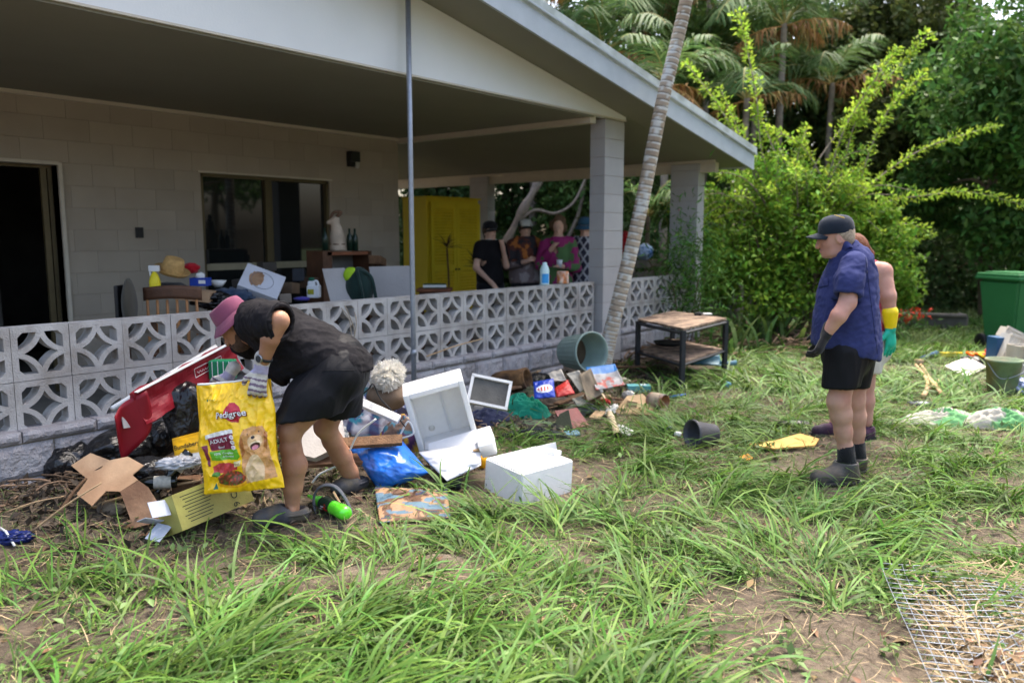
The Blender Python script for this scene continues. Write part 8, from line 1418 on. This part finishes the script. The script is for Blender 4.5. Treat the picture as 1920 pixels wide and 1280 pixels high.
    # yellow wardrobe with louvred doors
    X0, X1, Y0, Y1, H = 6.8, 7.95, 3.41, 3.96, 2.12; YW = mat('wardrobe_yellow', srgb(234, 208, 52), var=.06, scale=3, rough=.5); YD = mat('wardrobe_edge', srgb(224, 196, 44), rough=.5); t = thing('wardrobe', (7.3, 3.7, .05), 'tall bright yellow wardrobe with two louvred doors in the carport', 'wardrobe'); MB().box(((X0 + X1) / 2, (Y0 + Y1) / 2 + .02, (H + .05) / 2), (X1 - X0, Y1 - Y0 - .04, H - .05)).obj('case', YW, t); MB().box(((X0 + X1) / 2, (Y0 + Y1) / 2, H + .012), (X1 - X0 + .03, Y1 - Y0 + .02, .025)).obj('top', YD, t)
    for k in range(2):
        a = X0 + .03 + k * (X1 - X0 - .05) / 2; b = a + (X1 - X0 - .07) / 2; d = MB().box(((a + b) / 2, Y0 - .002, 1.08), (b - a, .02, 1.96)).obj('door', YD, t)
        for s in (a + .03, b - .03): MB().box((s, Y0 - .018, 1.08), (.06, .016, 1.96)).obj('stile', YW, d)
        for z in (.14, 1.08, 2.02): MB().box(((a + b) / 2, Y0 - .018, z), (b - a - .12, .016, .09)).obj('rail', YW, d)
        for z in np.r_[np.arange(.22, 1.02, .045), np.arange(1.16, 1.96, .045)]: MB().box(((a + b) / 2, Y0 - .016, z), (b - a - .122, .030, .007), rotx(.6)).obj('slat', YW, d)
        MB().tube([(b - .03 if k == 0 else a + .03, Y0 - .03, 1.05), (b - .03 if k == 0 else a + .03, Y0 - .05, 1.05)], .014, 8).obj('knob', BLKP, d)
    # spiky dried pot plants
    DRY = mat('dried_spike', srgb(84, 58, 44), var=.3, rough=.8, bump=0)
    for i, (u, v, y, lb) in enumerate(((838, 465, 2.6, 'spindly dried plant with one spiky head before the wardrobe'), (893, 500, 2.2, 'bushy brown spiky plant between wardrobe and woman in black'))):
        top = on_y(u, v, y); t = thing('spiky_plant', (top[0], top[1], .05), lb, 'plant'); MB().tube(curve([(top[0] - .06, top[1], .25), (top[0] + .03, top[1], (top[2] + .2) / 2), top], 14), .012, 6).obj('stem', WOODB, t, True); MB().lathe([(.0, 0), (.10, 0), (.14, .22), (.13, .22), (.0, .18)], (top[0] - .06, top[1], .05), None, 18).obj('pot', mat('clay_pot', srgb(120, 70, 50)), t, True); r = np.random.default_rng(i); n = 34 + 50 * i; th = r.uniform(0, 6.3, n)
        V, F = blades(np.repeat(top[None], n, 0), np.stack([np.cos(th), np.sin(th)], 1), r.uniform(.15, .30, n), np.full(n, .012), r.uniform(-.3, 1.3, n), r.uniform(.3, 1.4, n), 5, i); V[:, 2] = V[:, 2]; put('spikes', mesh_np('spikes', V, F), DRY, t)
    # on top of the breeze wall
    c = A3(on_y(1021, 530, .05)[0], .05, 1.037); t = thing('white_bottle', c, 'white and blue plastic bottle standing on the breeze wall', 'bottle'); MB().lathe([(.0, 0), (.048, 0), (.05, .01), (.05, .16), (.036, .20), (.024, .215), (.024, .24), (0, .241)], c, None, 22).obj('bottle_body', mat('bottle_mint', srgb(196, 222, 224), rough=.35), t, True); a = np.linspace(-.9, .9, 8); q = MB(); q.grid(lambda u, v: c + np.outer(np.sin(u * 1.6 - .6), VR) * .051 - np.outer(np.cos(u * 1.6 - .6), VF) * .051 + np.outer(.02 + .10 * v, VU), 9, 4); q.obj('bottle_label', mat('label_blue', srgb(60, 150, 214)), t, True)
    c = A3(on_y(1055, 528, .05)[0], .05, 1.037); t = thing('printed_tin', c, 'orange and white printed tub standing on the breeze wall', 'tub'); MB().lathe([(.0, 0), (.062, 0), (.066, .02), (.066, .13), (.06, .135), (.058, .12), (0, .1)], c, None, 24, False).obj('tub_body', mat('tub_orange', srgb(196, 120, 70), var=.5, scale=30, rough=.5, col2=srgb(214, 196, 180)), t, True)
    a = [on_y(640, 577, -.02), on_y(655, 600, -.03), on_y(660, 640, -.03), on_y(664, 618, -.03), on_y(650, 580, -.02), on_y(645, 570, .05), on_y(658, 571, .05), on_y(668, 600, -.03), on_y(664, 636, -.035)]; tag(MB().tube(curve(a, 60), .0045, 6).obj('rope', mat('rope_tan', srgb(150, 138, 120), rough=.9), None, True), 'thin tan cord looped over the top of breeze wall', 'cord')
    # bench and bags at the far end of the carport
    a, b = on_y(1190, 495, .7), on_y(1262, 488, .7); t = thing('timber_bench', ((a[0] + b[0]) / 2, .7, .05), 'grey timber bench beyond the second breeze wall', 'bench'); L = b[0] - a[0]; TW2 = mat('bench_grey', srgb(112, 104, 92), var=.25, rough=.9)
    for z in (a[2], a[2] - .17): MB().box(((a[0] + b[0]) / 2, .7, z), (L, .05, .11)).obj('slat', TW2, t)
    for x in (a[0] + .05, (a[0] + b[0]) / 2, b[0] - .05): MB().box((x, .75, a[2] / 2 + .02), (.06, .04, a[2])).obj('leg', TW2, t)
    MB().box(((a[0] + b[0]) / 2, .95, .5), (L, .4, .05)).obj('seat', TW2, t)
    tag(MB().blob(A3(*on_y(1208, 472, .7)), (.14, .1, .10), None, .25, 2.5, 4, 4, True).obj('blue_white_bundle', mat('bundle_blue', srgb(170, 190, 214), var=.3, scale=14, col2=srgb(70, 120, 180)), None, True), 'blue and white bundle resting on the timber bench', 'bundle'); tag(MB().blob(A3(*on_y(1172, 455, 1.0)), (.10, .1, .14), None, .25, 2.5, 8, 4, True).obj('red_bundle', cloth('bundle_red', srgb(160, 24, 30)), None, True), 'red cloth bundle showing just right of the front pillar', 'bundle')
veranda()
